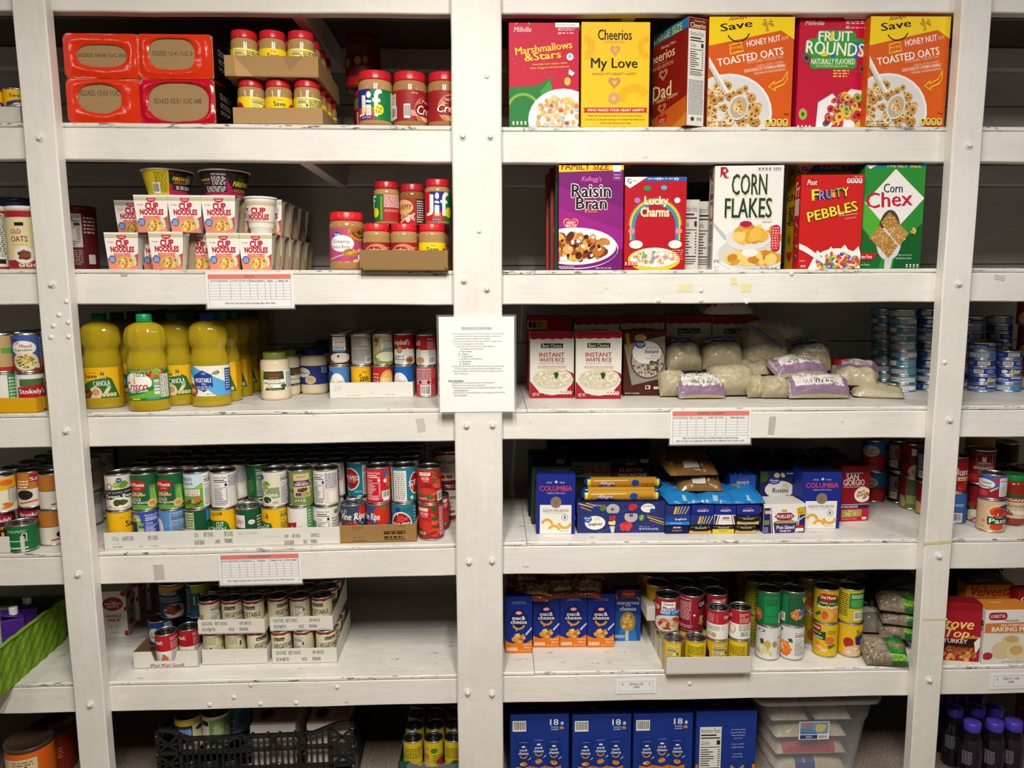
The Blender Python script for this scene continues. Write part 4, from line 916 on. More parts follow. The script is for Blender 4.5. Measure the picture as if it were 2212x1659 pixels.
A2 = 'R 1c5a34 0 0 100 100\nF 64 26 96 92 12 18 4f9a3a 7ab84a 3a8a30\nP 7ab04a 68 40 72 28 80 92 66 92\nP 9ac85a 76 46 80 34 92 90 82 92\nP c9b98a 64 30 65 30 65 76 64 76\nE b8201c -16 14 52 44\nE b8201c 2 30 42 48\nB f6f2ea -6 22 46 33 Del Monte\nT f2c9a0 10 36 34 42 Quality\nI f4f1ea 4 48 38 56 Fresh Cut\nP d9a04a -2 58 48 55 48 61 -2 63\nT d8e0c0 6 64 32 69 Blue Lake\nB f4f1ea -4 70 32 76 WHOLE\nB f4f1ea -10 78 54 84 GREEN BEANS\nP 6aa83a 0 92 20 86 60 90 90 96 90 100 0 100\nE f0c890 54 72 86 96\nE e0a868 57 74 83 94\nT 7a3a1c 62 80 78 88 MADE'
A3 = 'R dfe6e2 0 0 100 100\nP c8d8e4 0 0 70 0 70 50 0 50\nB 5a7a5a 0 10 30 20 reen\nB 5a7a5a 4 22 34 32 Giant\nP 6aa03a 0 44 40 40 70 26 70 100 0 100\nP 8aba4a 0 46 40 42 70 30 70 42 0 60\nR f0ede6 4 46 58 64\nB 8a2a3a 6 48 54 54 KITCHEN SLICED\nB 8a2a3a 6 56 52 62 GREEN BEANS\nF 4 70 70 100 30 14 4f6a1c 7a8a2a 3a4a18 a8b860\nE c46a3a 36 66 60 84\nN 72 4 110 98 222 ece9e0'
A3b = NUT
A4 = 'R 1c5a34 0 0 100 100\nE 1f4a9c -10 6 8 22\nN 32 6 96 98 dfe8d8 1c5a34\nP 3f7a3a 2 50 20 40 26 70 10 96'
A5 = 'R ddd4c0 0 0 100 100\nE 1f4a9c -6 8 10 24\nF 4 24 36 50 10 12 5a8a2a 7a9a3a 9ab84a\nP 8a9a68 2 48 66 44 68 76 2 80\nB eee9da 4 50 22 60 CUT\nB f4f1e8 8 60 64 72 Beans.\nE f0ece0 2 70 40 96\nE 3a4418 6 72 34 92\nT 444 38 86 60 93 USA\nN 68 4 112 98 232a5a e6e3da'
A6 = 'R 6f8a45 0 0 100 100\nR 4a2a5a 0 0 8 100\nF 6 0 100 100 60 16 6f8a45 8aa85a 4f6a30 a8c07a\nR d0b888 24 6 84 76\nB 6a7a4a 36 12 70 18 HARVEST\nR 5a2460 24 26 84 44\nT f4f1ea 36 29 70 33 FRENCH STYLE\nB f4f1ea 28 34 80 41 GREEN BEANS\nF 30 46 80 62 20 12 3a3418 5a4a22 2a2a14\nR 6a3a70 30 62 52 72\nL 7a6a4a 54 64 80 74 2\nV 26 82 66 90 f2f0ea 6f8a45'
A7 = 'R ddd4c0 0 0 100 100\nN 4 3 44 98 232a5a e6e3da\nL 66a 46 6 92 52 10\nP b8ac94 62 56 63 56 63 100 62 100\nR ece8dc 60 60 88 94\nR 1c2a22 96 0 100 100'
T1 = 'R 1f7a8e 0 0 100 100\nE 1f4a9c 2 4 16 18\nT 16383e 24 4 48 12 @6 3/25\nE f0ece4 -44 14 52 84\nE 9a1c20 -40 17 48 80\nF -20 22 40 46 14 16 c8382c a82420 d85a48\nB f6f3ec -6 38 48 52 STEWED\nT e8c8c0 4 54 34 59 TOMATOES\nL cfe0e2 30 84 62 90 2\nN 64 6 110 96 222 dfe6e4'
T2 = 'R c81f2c 0 0 100 100\nF 60 0 104 100 30 20 c8281c e05038 a81c18 4f7a2a\nR c81f2c 4 4 62 100\nN 6 4 60 96 f4e0dc c81f2c\nE 1f5fae 66 8 84 24\nE e8e4da 70 30 82 42\nC 62 66 92 88\nR f0ede6 66 88 90 96'
T3 = 'R 1f7a8e 0 0 100 100\nR e6e3da 10 6 60 98\nL 888 14 12 54 94 14\nT 444 22 8 48 11 Ingredients\nE f0ece4 72 14 140 80\nE a81c20 75 17 140 77\nB f6f3ec 70 38 110 54 STE\nD cfe0d2 74 84 86 94\nR d0d4d2 0 0 6 100'
T4 = 'R a02a24 0 0 100 100\nF -4 0 104 100 60 22 c8382c e0583c 9a1f1c 3f5a28 d84a34 4f6a2a\nR c81f2c 8 6 64 70\nD e8dcc0 12 8 56 18\nB 6a7a4a 22 10 48 14 HARVEST\nB f6f3ec 20 22 50 30 DICED\nT f0d8d0 24 32 48 36 TOMATOES\nE 8a1c18 16 40 60 60\nF 14 36 62 52 10 14 b02a22 d8503c 8a1c18\nE d03a2c 12 54 62 76\nV 10 82 40 92 f2f0ea a02a24\nC 80 68 102 96'
L1c = 'R eab511 0 0 100 100\nT 3a3008 46 14 64 18 NET WT\nB 1d1a18 66 26 110 44 Save\nT a3301c 80 16 100 22 Always\nP 2c6a2a 24 100 26 78 36 72 100 56 100 100\nB d9c84a 72 60 96 68 @8 CUT'
L2c = 'R 3a4ea8 0 0 100 100\nF -6 0 48 100 24 20 7a9a4a a8b860 4f6a2a c8cc8a\nR 2a2a4a 0 28 16 60\nN 42 3 96 98 e4e6f2 3a4ea8'
L3c = 'R 5a8ac8 0 0 100 100\nE eceae4 -50 20 16 90\nN 40 3 112 98 222 8ab0d8'
L4c = 'R 14502e 0 0 100 100\nR b8c49a 4 4 34 100\nL 4a6a3a 6 8 32 80 9\nR 3a9a4a 34 0 37 100\nP 2f8ac8 82 0 96 0 96 28 82 36\nE 2a6a3a 80 40 140 110\nB f0ece2 86 58 104 76 GR'
L5c = 'R eab511 0 0 100 100\nB 1a1a18 6 4 46 16 @6 12/28\nP 2c6a2a -10 100 -4 30 50 30 64 38 90 100\nB f4f1e8 22 34 50 48 CUT\nB f4f1e8 2 50 56 66 GREEN\nB f4f1e8 4 68 62 84 @-3 BEANS'
L6c = 'R 1a5230 0 0 100 100\nR e8e0d4 0 16 34 54\nB b02a34 4 26 28 46 Libby\'s\nE f0ece2 46 30 72 44\nT 1a5230 50 34 68 40 NEW\nE 2a6a3a -30 56 70 130\nB f0ece2 6 66 58 80 Beans\nL d8e0d0 80 20 98 90 8'
L7c = 'R eab511 0 0 100 100\nP 4a5a1c 16 10 20 24 10 22 24 30 26 18\nP 2c6a2a -10 100 -4 36 36 42 56 100\nB f4f1e8 8 46 28 58 CUT\nB f4f1e8 0 62 34 76 EEN\nB f4f1e8 0 80 36 96 ANS\nN 68 4 112 98 222 e8c22a'
L8c = 'R e2dfd6 0 0 100 100\nP 6aa04a 0 70 20 84 40 96 40 100 0 100\nB a8202c -16 46 26 80 ly\'s\nP a8202c -4 48 34 40 30 76 -4 84\nI f4f1ea 2 52 28 74 y\'s\nR 3a9a4a 76 0 96 100\nL e4e8d8 80 6 94 94 10\nL 999 40 52 60 56 1'
L9c = 'R e2dfd6 0 0 100 100\nR 3a9a4a 0 40 12 100\nN 14 4 66 98 222 eceae2\nE 6a8a4a 82 8 96 22\nL 777 74 30 96 80 6'
K1 = 'R 3a4258 0 0 100 100\nF 0 0 100 60 26 8 d8dce4 3a4258 8a94a8 3a4258\nE c8301c 70 -6 110 40\nI f6f3ec 4 20 94 48 Vine Ripe\nE c8341c 2 48 86 120\nB 14140f 16 52 52 74 @6 3/25\nT f0d0c0 30 82 70 88 TOMATOES\nI f6f3ec 16 90 76 100 diced'
K2c = 'R 3a4a78 0 0 100 100\nF 0 50 100 100 20 8 d8dce4 3a4a78 8a94b8\nE c8301c 30 -6 96 60\nP 4f7a2a 56 2 76 4 86 14 62 10\nI f6f3ec -50 22 54 50 Vine Ripe\nE c8341c -40 50 36 120\nV 40 62 52 96 d8dce4 2a3048\nB f6f3ec 2 88 20 100 red'
K3 = 'R 1f7a8e 0 0 100 100\nE 1f3f8a 16 6 38 22\nT 12262c 46 8 78 22 @8 9/25\nE f0ece4 2 20 84 120\nE 9a1c20 5 24 80 116\nF 16 26 72 52 20 14 c8382c a82420 d85a48\nB f6f3ec 0 52 80 74 @3 STEWED\nT e8c8c0 14 80 66 88 TOMATOES\nL dfe6e4 90 6 98 92 9'
K4 = 'R a02a24 0 0 100 100\nF -4 0 104 100 60 22 c8382c e0583c 9a1f1c 3f5a28 d84a34\nR c81f2c 0 4 52 70\nD e8dcc0 4 6 40 16\nB f6f3ec 10 20 40 28 DICED\nT f0d8d0 12 30 38 34 TOMATOES\nE d03a2c 4 44 52 74\nV 2 78 30 90 f2f0ea a02a24\nR c84a68 82 2 102 96\nL f0d8d8 84 6 100 92 12'
Yt4 = gy(315, 1187.5, 4); Yk = Yt4 + .004 + .0385
TP1 = 'T 6a6862 10 24 18 46 12/15.5oz\nB 66645e 22 22 36 48 ALWAYS SAVE\nB 66645e 54 22 66 46 EXP 11/20/25\nL 8a8880 10 62 20 66 1\nB 44423c 10 78 22 86 CUT 0570\nT 55534d 42 78 47 84 L0462\nT 77756e 56 78 66 84 01680006'
TP2 = 'B 5a5850 14 14 19 36 12/15\nB 5a5850 26 12 38 36 BEST CHOICE\nB 5a5850 52 10 63 36 EXP 12/14/25\nB 5a5850 14 54 26 80 BLACK BEANS\nB 5a5850 40 54 46 76 L/403\nB 4a4840 52 50 62 74 70038692\nL c8c4ba 70 14 96 30 2'
TP3 = 'B 5a5850 30 36 35 56 12/300\nB 5a5850 40 36 50 56 BEST CHOICE\nB 5a5850 64 34 74 56 EXP 09/11/25\nB 5a5850 30 70 42 94 BLACK BEANS\nB 5a5850 54 70 59 92 F0511\nB 5a5850 63 68 71 90 70038692\nL d0ccc2 4 40 26 52 1'
TPK = 'T 4a361c 18 10 32 18 GREAT VALUE\nL 5a4424 18 26 30 30 1\nL 5a4424 18 66 36 72 1\nB 4a361c 18 84 36 92 15 32 OZ 3 CT\nR 3f2c14 58 36 86 40\nL 3f2c14 58 38 86 84 2\nR 3f2c14 58 82 86 86\nT 4a361c 78 8 86 14 80TB60'
tw = (.242, .233, .237, .235)
tg = 'trays of cans on the fourth shelf'
for k, (px, art, col, w) in enumerate(((315, TP1, 'dfdcd4', 'white cardboard tray with stamped dates, leftmost of the row, yellow can first'), (483, TP2, 'dfdcd4', 'white cardboard tray with stamped print, second from left, fourth shelf'), (649.5, TP3, 'dfdcd4', 'white cardboard tray with stamped print, third from left, left of the brown tray'), (816.5, TPK, '9a7648', 'brown cardboard tray of tomato cans with a printed bar pattern'))):
    put(tray(tw[k], .43, .055, col, art, m='card' if k < 3 else 'kraft', inner='b0906a'), px, Yt4 + (.0, .001, .004, .012)[k], 4, 0, 0, w, 'tray', tg)
upc = [(261, A1, 'ddd4c0', 'cream label with a black band and green pods'), (318, A2, '1c5a34', 'dark green label and red shield, left one of two alike'), (372, A2, '1c5a34', 'dark green label and red shield, right one of two alike'), (429, A3, 'dfe6e2', 'pale sky and green hill label'), (486, A3b, 'd8d5cc', 'white fact panel beside the hill label can'), None, (596, A5, 'ddd4c0', 'cream label with an olive band and a blue-ruled fact panel'), (652, A6, '6f8a45', 'green pod pattern and purple band'), (706, A7, 'ddd4c0', 'white fact panel and cream board, last in the white trays'), None, (819.5, T2, 'c81f2c', 'red fact panel and tomatoes'), (873.5, T3, '1f7a8e', 'teal label with a tall white ingredient panel')]
for c in upc:
    if c: canput(c[1], c[2], c[0], Yk + (.018 if c[0] > 740 else .008), 4, .1165, 'upper-row vegetable can, ' + c[3], 'upper row of cans on the fourth shelf')
loc = [(268, L1c, 'eab511', 'yellow and green label at the far left'), (322, L2c, '3a4ea8', 'blue fact panel and green pods'), (375, L3c, '5a8ac8', 'light blue label with a fact panel'), (430, L4c, '14502e', 'dark green label and pale green stripe'), (485, L5c, 'eab511', 'yellow label with handwriting'), (541, L6c, '1a5230', 'dark green label with nothing stacked on it'), (596, L7c, 'eab511', 'yellow label with a fact panel at the right'), (652, L8c, 'e2dfd6', 'white label with a green stripe'), (706, L9c, 'e2dfd6', 'white label with a black fact panel'), (766, K1, '3a4258', 'starry navy label and handwriting, nothing stacked on it'), (820, K2c, '3a4a78', 'starry navy label and large tomato'), (874, K3, '1f7a8e', 'teal label with handwriting')]
for px, a, b, w in loc:
    canput(a, b, px, Yk + (.016 if px > 740 else .006), 4, .0035, 'lower-row vegetable can, ' + w, 'lower row of cans on the fourth shelf', tab=px in (541,))
Ys = gy(932, 1168, 4)+.0385
canput(K4, 'a02a24', 932, Ys, 4, 0, 'diced tomato can with a pink side panel standing right of the brown tray', None)
canput(T4, 'a02a24', 928.5, Ys, 4, .113, 'diced tomato can with a red front panel stacked on its twin right of the tray', None)
canput(K4, 'a02a24', behind(932, Ys, Ys+.08, .9)+9, Ys+.085, 4, 0, 'tomato can half hidden behind the pair right of the brown tray', None, rz=70)
for r in range(1, 6):
    for i, px in enumerate((268, 322, 375, 430, 485, 541, 596, 652, 706, 766, 820, 874)):
        Y = Yk + .02 + r*.0785
        if Y > .61: continue
        if px == 268 and r > 3: continue
        q = behind(px, Yk, Y, .96)
        a = A4 if (r == 1 and px == 541) else (T1 if (r == 1 and px == 766) else (A7 if r % 2 else A2))
        lab = 'green can with a pale fact panel behind the gap in the upper row' if a is A4 else 'teal stewed tomato can standing back behind the starry navy can' if a is T1 else 'vegetable can in the back rows, dark metal lid'
        canput(A7 if r % 2 else A2, 'ddd4c0', q, Y, 4, .0035, 'vegetable can hidden in the back rows, lower layer', 'hidden cans in the back rows of the fourth shelf')
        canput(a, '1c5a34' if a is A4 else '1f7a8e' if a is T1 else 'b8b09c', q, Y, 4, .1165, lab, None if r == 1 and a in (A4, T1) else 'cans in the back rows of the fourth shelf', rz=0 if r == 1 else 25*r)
DF = 'R 8a1a20 0 0 100 100\nE e0d8c8 -10 6 120 90\nB 2a2420 14 22 80 34 Del Fratelli\nT 5a1a1c 20 42 60 50 Chopped\nT 5a1a1c 20 54 60 62 Italian\nF 10 66 80 84 10 12 a8302a c8583c 4f6a2a\nR 8a1a20 0 86 100 100'
for dz, w in ((0, 'lower'), (.118, 'upper')):
    canput(DF, '8a1a20', 970-(3 if dz else -2), .30, 4, dz, 'dark red and cream chopped tomato can by the centre post, %s of a stack' % w, 'stack by the centre post', .050, .117)
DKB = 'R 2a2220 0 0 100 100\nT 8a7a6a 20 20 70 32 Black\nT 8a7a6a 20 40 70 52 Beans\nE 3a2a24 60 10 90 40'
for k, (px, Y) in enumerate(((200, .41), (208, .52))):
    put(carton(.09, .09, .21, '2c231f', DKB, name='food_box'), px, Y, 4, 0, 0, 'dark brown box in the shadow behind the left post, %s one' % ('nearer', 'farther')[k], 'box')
# ================================================================== left bay, fifth shelf (5)
MILK = 'R e6dfd6 0 0 100 100\nE a82030 8 12 88 42\nT f2e6e0 36 20 62 24 mary\'s\nB f2e6e0 18 23 80 29 modern\nB f2e6e0 26 30 72 37 pantry\nB 8a2430 18 50 80 57 WHOLE\nB 8a2430 26 59 74 66 MILK\nR b0a8a0 20 70 78 70.6\nL a89a94 22 73 44 80 2\nL a89a94 52 73 74 80 2\nE a82030 80 0 106 12\nE a82030 -6 2 10 14\nE a82030 90 34 106 44\nE a82030 86 86 104 98\nL b0a8a0 26 88 70 91 1'
def milk(w=.083, d=.075, h=.165):
    def mk():
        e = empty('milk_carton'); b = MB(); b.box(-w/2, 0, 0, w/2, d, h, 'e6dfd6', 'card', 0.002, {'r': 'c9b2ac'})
        b.flat(MILK, (-w/2, -0.0001, h), (w, 0, 0), (0, 0, -h)); b.flat('E a82030 10 8 60 20\nE a82030 50 30 100 42\nE a82030 20 66 70 80\nL a08a84 10 44 80 62 5', (w/2+0.0001, 0, h), (0, d, 0), (0, 0, -h)); b.build('carton', e)
        t = MB(); t.face([(-w/2, 0.001, h), (w/2, 0.001, h), (w/2, d/2-0.003, h+.022), (-w/2, d/2-0.003, h+.022)], 'e6dfd6'); t.face([(w/2, d-0.001, h), (-w/2, d-0.001, h), (-w/2, d/2+0.003, h+.022), (w/2, d/2+0.003, h+.022)], 'e6dfd6')
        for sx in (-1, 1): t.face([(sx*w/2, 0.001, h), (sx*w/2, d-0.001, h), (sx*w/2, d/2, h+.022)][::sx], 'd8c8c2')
        t.box(-w/2, d/2-0.003, h+.02, w/2, d/2+0.003, h+.035, 'ded6cc', 'card', 0.0008); t.build('gable_top', e); return e
    return kit('milk', mk)
Ym = gy(250, 1377, 5)
for r in range(3):
    put(milk(), behind(250, Ym, Ym+.08*r, .5)+r*2, Ym+.08*r, 5, 0, 6, 'white and red gable-top milk carton, %s of the line behind the left post' % ('first', 'second', 'third')[r], 'milk carton', 'milk cartons on the fifth shelf')

VB = 'R d8cfae 0 0 100 100\nP 8a2622 0 0 100 0 100 7 80 6 60 9 40 6 20 9 0 7\nR 2a2018 14 16 64 28\nT d8cfae 18 18 60 26 Best Choice\nB 3a2a20 14 38 106 54 VEGETABLE\nB 5a3a2a 22 60 94 68 WITH BEEF STOCK\nL 9a7a5a 30 74 80 78 1'
VBl = VB.replace('14 16 64 28', '44 16 94 28').replace('18 18 60 26', '48 18 90 26').replace('14 38 106 54', '34 38 126 54').replace('22 60 94', '42 60 114')
VBr = VB.replace('14 16 64 28', '4 16 54 28').replace('18 18 60 26', '8 18 50 26').replace('14 38 106 54', '-14 38 78 54').replace('22 60 94', '-6 60 66')
VN = 'R c9c0a0 0 0 100 100\nP 8a2622 0 0 100 0 100 7 80 6 60 9 40 6 20 9 0 7\nN 20 10 74 100 222 dcd6c6'
VN1 = VN.replace('20 10 74', '46 10 98')+'\nB 3a2a20 -30 46 18 62 BLE'
VN2 = VN.replace('20 10 74', '4 10 54')
VQ = 'R c9c39c 0 0 100 100\nP 8a2622 0 0 100 0 100 5 0 6\nL 8a8462 8 10 60 40 6\nR e0dcc0 26 44 44 70\nR 4a4a3a 30 48 40 66\nL 8a8462 8 78 92 94 3\nB 3a2a20 84 44 110 60 VEG'
VQ2 = VQ.replace('26 44 44 70', '64 24 82 50').replace('30 48 40 66', '68 28 78 46').replace('84 44 110 60 VEG', '110 44 112 60 V')
vg = dict(r=.0325, h=.1015)
def stamp(rows):
    o = []
    for y, ts in rows:
        for x0, x1, t in ts: o.append('B 5a5852 %g %g %g %g %s' % (x0, y, x1, y+22, t))
    return '\n'.join(o)
SD = stamp([(16, [(6, 22, '10210.75/02'), (26, 44, 'BEST CHOICE'), (63, 80, 'EXP: 08/31/25')]), (58, [(6, 26, 'VEG W/ BEEF STK'), (46, 54, 'H3123'), (62, 75, '700365945')])])
Y1 = gy(654, 1434, 5)
tg5 = 'trays of cans on the fifth shelf'
LOWZ = .0035
def trz(px, Y, art, w, lab, dz=0, d=.235, hs=None, key=1):
    return put(tray(w, d, .052 if dz == 0 else .047, 'dcd8cf', art, hs, 'card', 'c2b49c', name='cardboard_tray'), px, Y, 5, dz, 0, lab, 'tray', tg5)
GM = 'B 8a1c28 26 74 78 94 M\'m! M\'m! Good!'
Yg = gy(359, 1443, 5)
put(tray(.198, .26, .056, 'dcd8d0', GM, None, 'card', '8a6f50', cut=(-.044, -.034, .028, .036, .024)), 359.5, Yg, 5, 0, 1.5, 'white cardboard tray with a notched front and a red slogan, fifth shelf', 'tray', tg5)
sl = [(0, .052), (.03, .052), (.235, .075)]
trz(508, gy(508, 1436, 5), 'P cfcabf 49 0 50 0 50 100 49 100', .205, 'white cardboard tray with a blank front, bottom middle of the fifth shelf')
trz(658.5, Y1, SD, .204, 'white cardboard tray with stamped dates, bottom right of the stack, fifth shelf', 0, .235, sl)
Yc5 = Y1 + .004 + .0325
lower = [(464, VQ, 'pale back label with a square code at its left'), (511, VQ2, 'pale back label with a square code at its right'), (558, VBl, 'cream label with lettering cut off at its right'), (610, VB, 'cream label at the left of the stamped lower tray'), (658, VN2, 'fact panel label in the middle of the stamped lower tray'), (706, VBl.replace('34 38', '18 38'), 'cream label at the right end of the stamped lower tray')]
for px, a, w in lower:
    canput(a, 'd8cfae', px, Yc5+(.004 if px < 580 else 0), 5, LOWZ, 'lower-row vegetable soup can, ' + w, 'vegetable soup cans in the lower trays', **vg)
uz = LOWZ + .1015 + .0006
trz(500.5, Y1+.0, SD, .208, 'white cardboard tray with stamped dates, upper left of the stack', uz)
trz(651.5, Y1+.012, SD.replace('63 80', '64 81'), .198, 'white cardboard tray with stamped dates, upper right of the stack', uz, .235, [(0, .047), (.03, .047), (.235, .080)])
upper = [(456, VN1, 'fact panel at the left end of the upper left tray'), (504, VB, 'cream label in the middle of the upper left tray'), (551, VBr, 'cream label at the right of the upper left tray'), (603, VBl, 'cream label at the left of the upper right tray'), (650, VN, 'fact panel in the middle of the upper right tray'), (697.5, VBr, 'cream label at the right end of the upper right tray')]
for px, a, w in upper:
    canput(a, 'd8cfae', px, Yc5+(.002 if px < 580 else .014), 5, uz+.0035, 'upper-row vegetable soup can, ' + w, 'vegetable soup cans in the upper trays', tab=px < 600, **vg)
for r in (1, 2):
    for (px, a, w) in lower + upper:
        up_ = (px, a, w) in upper; Y = Yc5 + .016 + r*.0665
        canput(VB, 'd8cfae', behind(px, Yc5, Y, .55), Y, 5, uz+.0035 if up_ else LOWZ, 'vegetable soup can in the back rows of the %s trays' % ('upper' if up_ else 'lower'), 'vegetable soup cans in the back rows, %s trays' % ('upper' if up_ else 'lower'), rz=30, **vg)
CB = 'R b31b26 0 0 100 58\nR f0ede6 0 58 100 100\nI f6f3ec -60 18 32 36 Campbell\'s\nT f6e8e4 66 8 98 14 Nutrition\nT f6e8e4 66 15 88 20 Facts\nL e8b0a8 66 24 98 54 6\nF 24 66 44 76 5 6 5a6a3a 7a4a3a\nP d8764c 22 96 28 74 40 70 56 84 50 98\nL 888 70 60 98 96 7'
PR1 = 'R 24506e 0 0 100 100\nR e0a020 0 4 100 20\nT 3a2a10 16 8 80 13 RICH & HEARTY\nP 1f2a3a 0 20 94 14 96 32 0 34\nB f2efe8 0 19 66 29 PROGRESSO\nT b8d0dc 4 38 76 44 BEEF POT ROAST\nT b8d0dc 4 46 80 52 COUNTRY VEGETABLES\nE d8d0c4 18 58 92 104\nF 12 58 86 96 26 16 7a2a20 9a4a2a 5a2018 c8783c'
PR2 = 'R 1f5f86 0 0 100 100\nP a8b820 20 0 100 0 100 20 22 24\nR 22303a 2 8 18 92\nL b8c8cc 4 10 16 88 10\nP 1f2a3a 44 24 110 16 110 36 48 38\nB f2efe8 54 24 112 33 PROGRESSO\nT b8d0dc 76 40 100 46 VEGETABLE\nR cfe0e8 28 34 34 62\nE e4e0d8 58 56 120 112\nE b8281c 64 62 116 106\nP e8e4dc 40 54 70 72 68 76 42 62'
BB = 'R 24408a 0 0 100 100\nE e4e0d8 2 20 62 70\nT 5a3a30 10 34 46 42 Premium\nB 5a3a30 12 44 44 56 beef\nF -2 72 90 104 20 14 6a4420 b8783a 4a2c14 c89a4a\nN 66 4 100 60 222 c8ccd8'
Yb5 = Yg + .045 + .0335
canput(CB, 'b31b26', 362.5, Yb5-.03, 5, .0035, 'red and white soup can in the notch of the slogan tray', None, .0335, .098, tab=True)
canput(CB, 'b31b26', 411, Yb5, 5, .0035, 'red and white soup can with a pull tab at the right of the slogan tray', None, .0335, .098, tab=True)
canput(BB, '24408a', behind(331, Yb5, Yb5+.065, .5), Yb5+.055, 5, .0035, 'blue beef can at the left back of the slogan tray', None, .0375, .105)
canput(BB, '24408a', behind(386, Yb5, Yb5+.1, .5)+18, Yb5+.105, 5, .0035, 'blue can mostly hidden behind the red soup cans', None, .0375, .105)
canput(PR1, '24506e', behind(355, Yb5, Yb5+.075, .6), Yb5+.075, 5, .111, 'tall blue stew can with an orange band stacked behind the soup cans', None, .042, .116, turn=-4)
canput(PR2, '1f5f86', behind(413, Yb5, Yb5+.06, .6)+4, Yb5+.074, 5, .111, 'tall blue soup can with a lime band stacked behind the soup cans', None, .042, .116)
canput(PR1, '24506e', behind(362, Yb5, Yb5+.17, .6)+6, Yb5+.165, 5, .0, 'dark can in shadow under the stacked stew cans', None, .042, .110)

# ================================================================== left bay, floor (6)
def crate(w=.62, d=.40, h=.232):
    """black plastic folding crate: posts, rails and a barred lattice"""
    e = empty('plastic_crate'); c = '1c1c1d'
    def wall(nm, P):   # P maps (u 0..w, v height, t thickness) to a point
        m = MB()
        def bar(u0, v0, u1, v1, th=0.006, dp=0.008):
            L = hypot(u1-u0, v1-v0); nx_, nz = -(v1-v0)/L*th/2, (u1-u0)/L*th/2
            q = [(u0+nx_, v0+nz), (u1+nx_, v1+nz), (u1-nx_, v1-nz), (u0-nx_, v0-nz)]
            a = [P(u, v, 0) for u, v in q]; b2 = [P(u, v, dp) for u, v in q]
            m.face(a[::-1], c, 'plastic'); m.face(b2, c, 'plastic')
            for i in range(4): m.face([a[i], a[(i+1) % 4], b2[(i+1) % 4], b2[i]], c, 'plastic')
        W = P.w; k = .075
        dip = lambda u: h - (0.034*min(1, max(0, (u-k*.6)/.05), max(0, 1))*min(1, max(0, (W-k*.6-u)/.09)))
        n = 24
        for i in range(n): bar(W*i/n, dip(W*i/n), W*(i+1)/n+.001, dip(W*(i+1)/n), .012, .012)
        for v in (.008, h*.38, h*.66): bar(0, v, W, v, .012, .012)
        for u in (.006, k, W-k, W-.006): bar(u, 0, u, dip(u), .011, .012)
        for s in (0, W-k):
            for v0, v1 in ((h*.66, h*.93), (h*.36, h*.66), (.01, h*.36)):
                bar(s, v0, s+k, v1, .007); bar(s+k, v0, s, v1, .007); bar(s, (v0+v1)/2, s+k, (v0+v1)/2, .006)
        u = k+.02
        while u < W-k:
            bar(u, .01, u, dip(u)-.004, .005); u += .0185
        for a in range(3):
            u0 = W*.42+a*.085
            if u0+.085 < W-k: bar(u0, h*.66, u0+.042, h*.9, .008, .011); bar(u0+.042, h*.66, u0, h*.9, .008, .011)
        return m.build(nm, e)
    class F:
        def __init__(s, w, f): s.w = w; s.f = f
        def __call__(s, u, v, t): return s.f(u, v, t)
    wall('front_wall', F(w, lambda u, v, t: (u-w/2, t, v))); wall('back_wall', F(w, lambda u, v, t: (u-w/2, d-t, v)))
    wall('side_wall', F(d, lambda u, v, t: (-w/2+t, u, v))); wall('side_wall', F(d, lambda u, v, t: (w/2-t, u, v)))
    b = MB(); b.box(-w/2, 0, 0, w/2, d, .006, c, 'plastic'); b.build('base', e)
    return e
YC = .10
put(crate(), 558, YC, 6, 0, 2, 'black plastic crate with a barred lattice standing on the floor under the left bay', 'crate')
C1 = 'R 26302c 0 0 100 100\nR d8c23a 0 0 100 18\nR 3a6ab0 14 26 60 66\nL c8d8e8 16 30 58 62 5\nR e4d9a0 62 18 100 100\nE 27357c 74 26 96 40\nE e8e0d0 66 60 100 90\nC 26 74 62 98'
C2 = 'R e6e0d4 0 0 100 100\nP 7a9a5a 24 6 80 6 80 96 24 96\nF 26 8 78 94 14 22 8aa86a a8c08a 7a9060\nR 3a4a3a 78 6 100 96\nL d8dcd0 80 10 98 90 10\nR 22242a 2 10 22 26\nF 0 60 22 100 5 10 a8322a 4f6a2a'
C3 = 'R 6a9ab0 0 0 100 100\nF 0 0 100 50 8 30 4f7a3a 8ab0c0 2a5a3a\nE 3a6a86 50 44 90 84\nC 8 70 40 92'
C4 = 'R a8842a 0 0 100 100\nE 3a2a18 20 6 80 30\nT d8c8a0 30 12 70 24 Rose\nR 8a6a1c 10 34 90 44\nF 4 60 96 100 10 26 c8843a a85a20 d8a04a'
floor_c = [(414, 1600, C1, .0435, .118, .06, 'yellow and blue can'), (467, 1604, C2, .0435, .112, .06, 'green grape-patterned can')]
zf = .137
gr = 'cans standing high in the black crate'
canput(C1, '26302c', 413, YC+.062, 6, zf, 'blue and yellow labelled can showing over the left of the black crate', gr, .043, .112, tab=True)
canput(C2, 'e6e0d4', 466.5, YC+.066, 6, zf+.002, 'can with a pale green fruit label second from left over the black crate', gr, .044, .116, tab=True)
canput(C4, 'c8b23a', 424, YC+.17, 6, zf+.01, 'yellow can in the shadow behind the two front cans of the crate', gr, .043, .118)
canput(C3, '6a9ab0', 514, YC+.16, 6, zf, 'light blue can in the middle back of the black crate', gr, .043, .150)
canput(C4, 'a8842a', 552, YC+.20, 6, zf, 'orange and gold can at the back of the black crate left of the white cartons', gr, .043, .150)
MKB = 'R e4ddd4 0 0 100 100\nP cfc8be 0 14 30 100 31 100 1 12\nP cfc8be 100 14 72 100 71 100 99 12\nR cfc8be 0 12 100 13'
MKT = 'R cdb4a8 0 0 100 100\nE 7a2c22 30 4 90 50\nE 5a1a14 44 6 80 36\nE 8a3a2c 10 52 44 84\nE 3a1a14 14 56 40 74\nL a88a80 60 50 94 84 4'
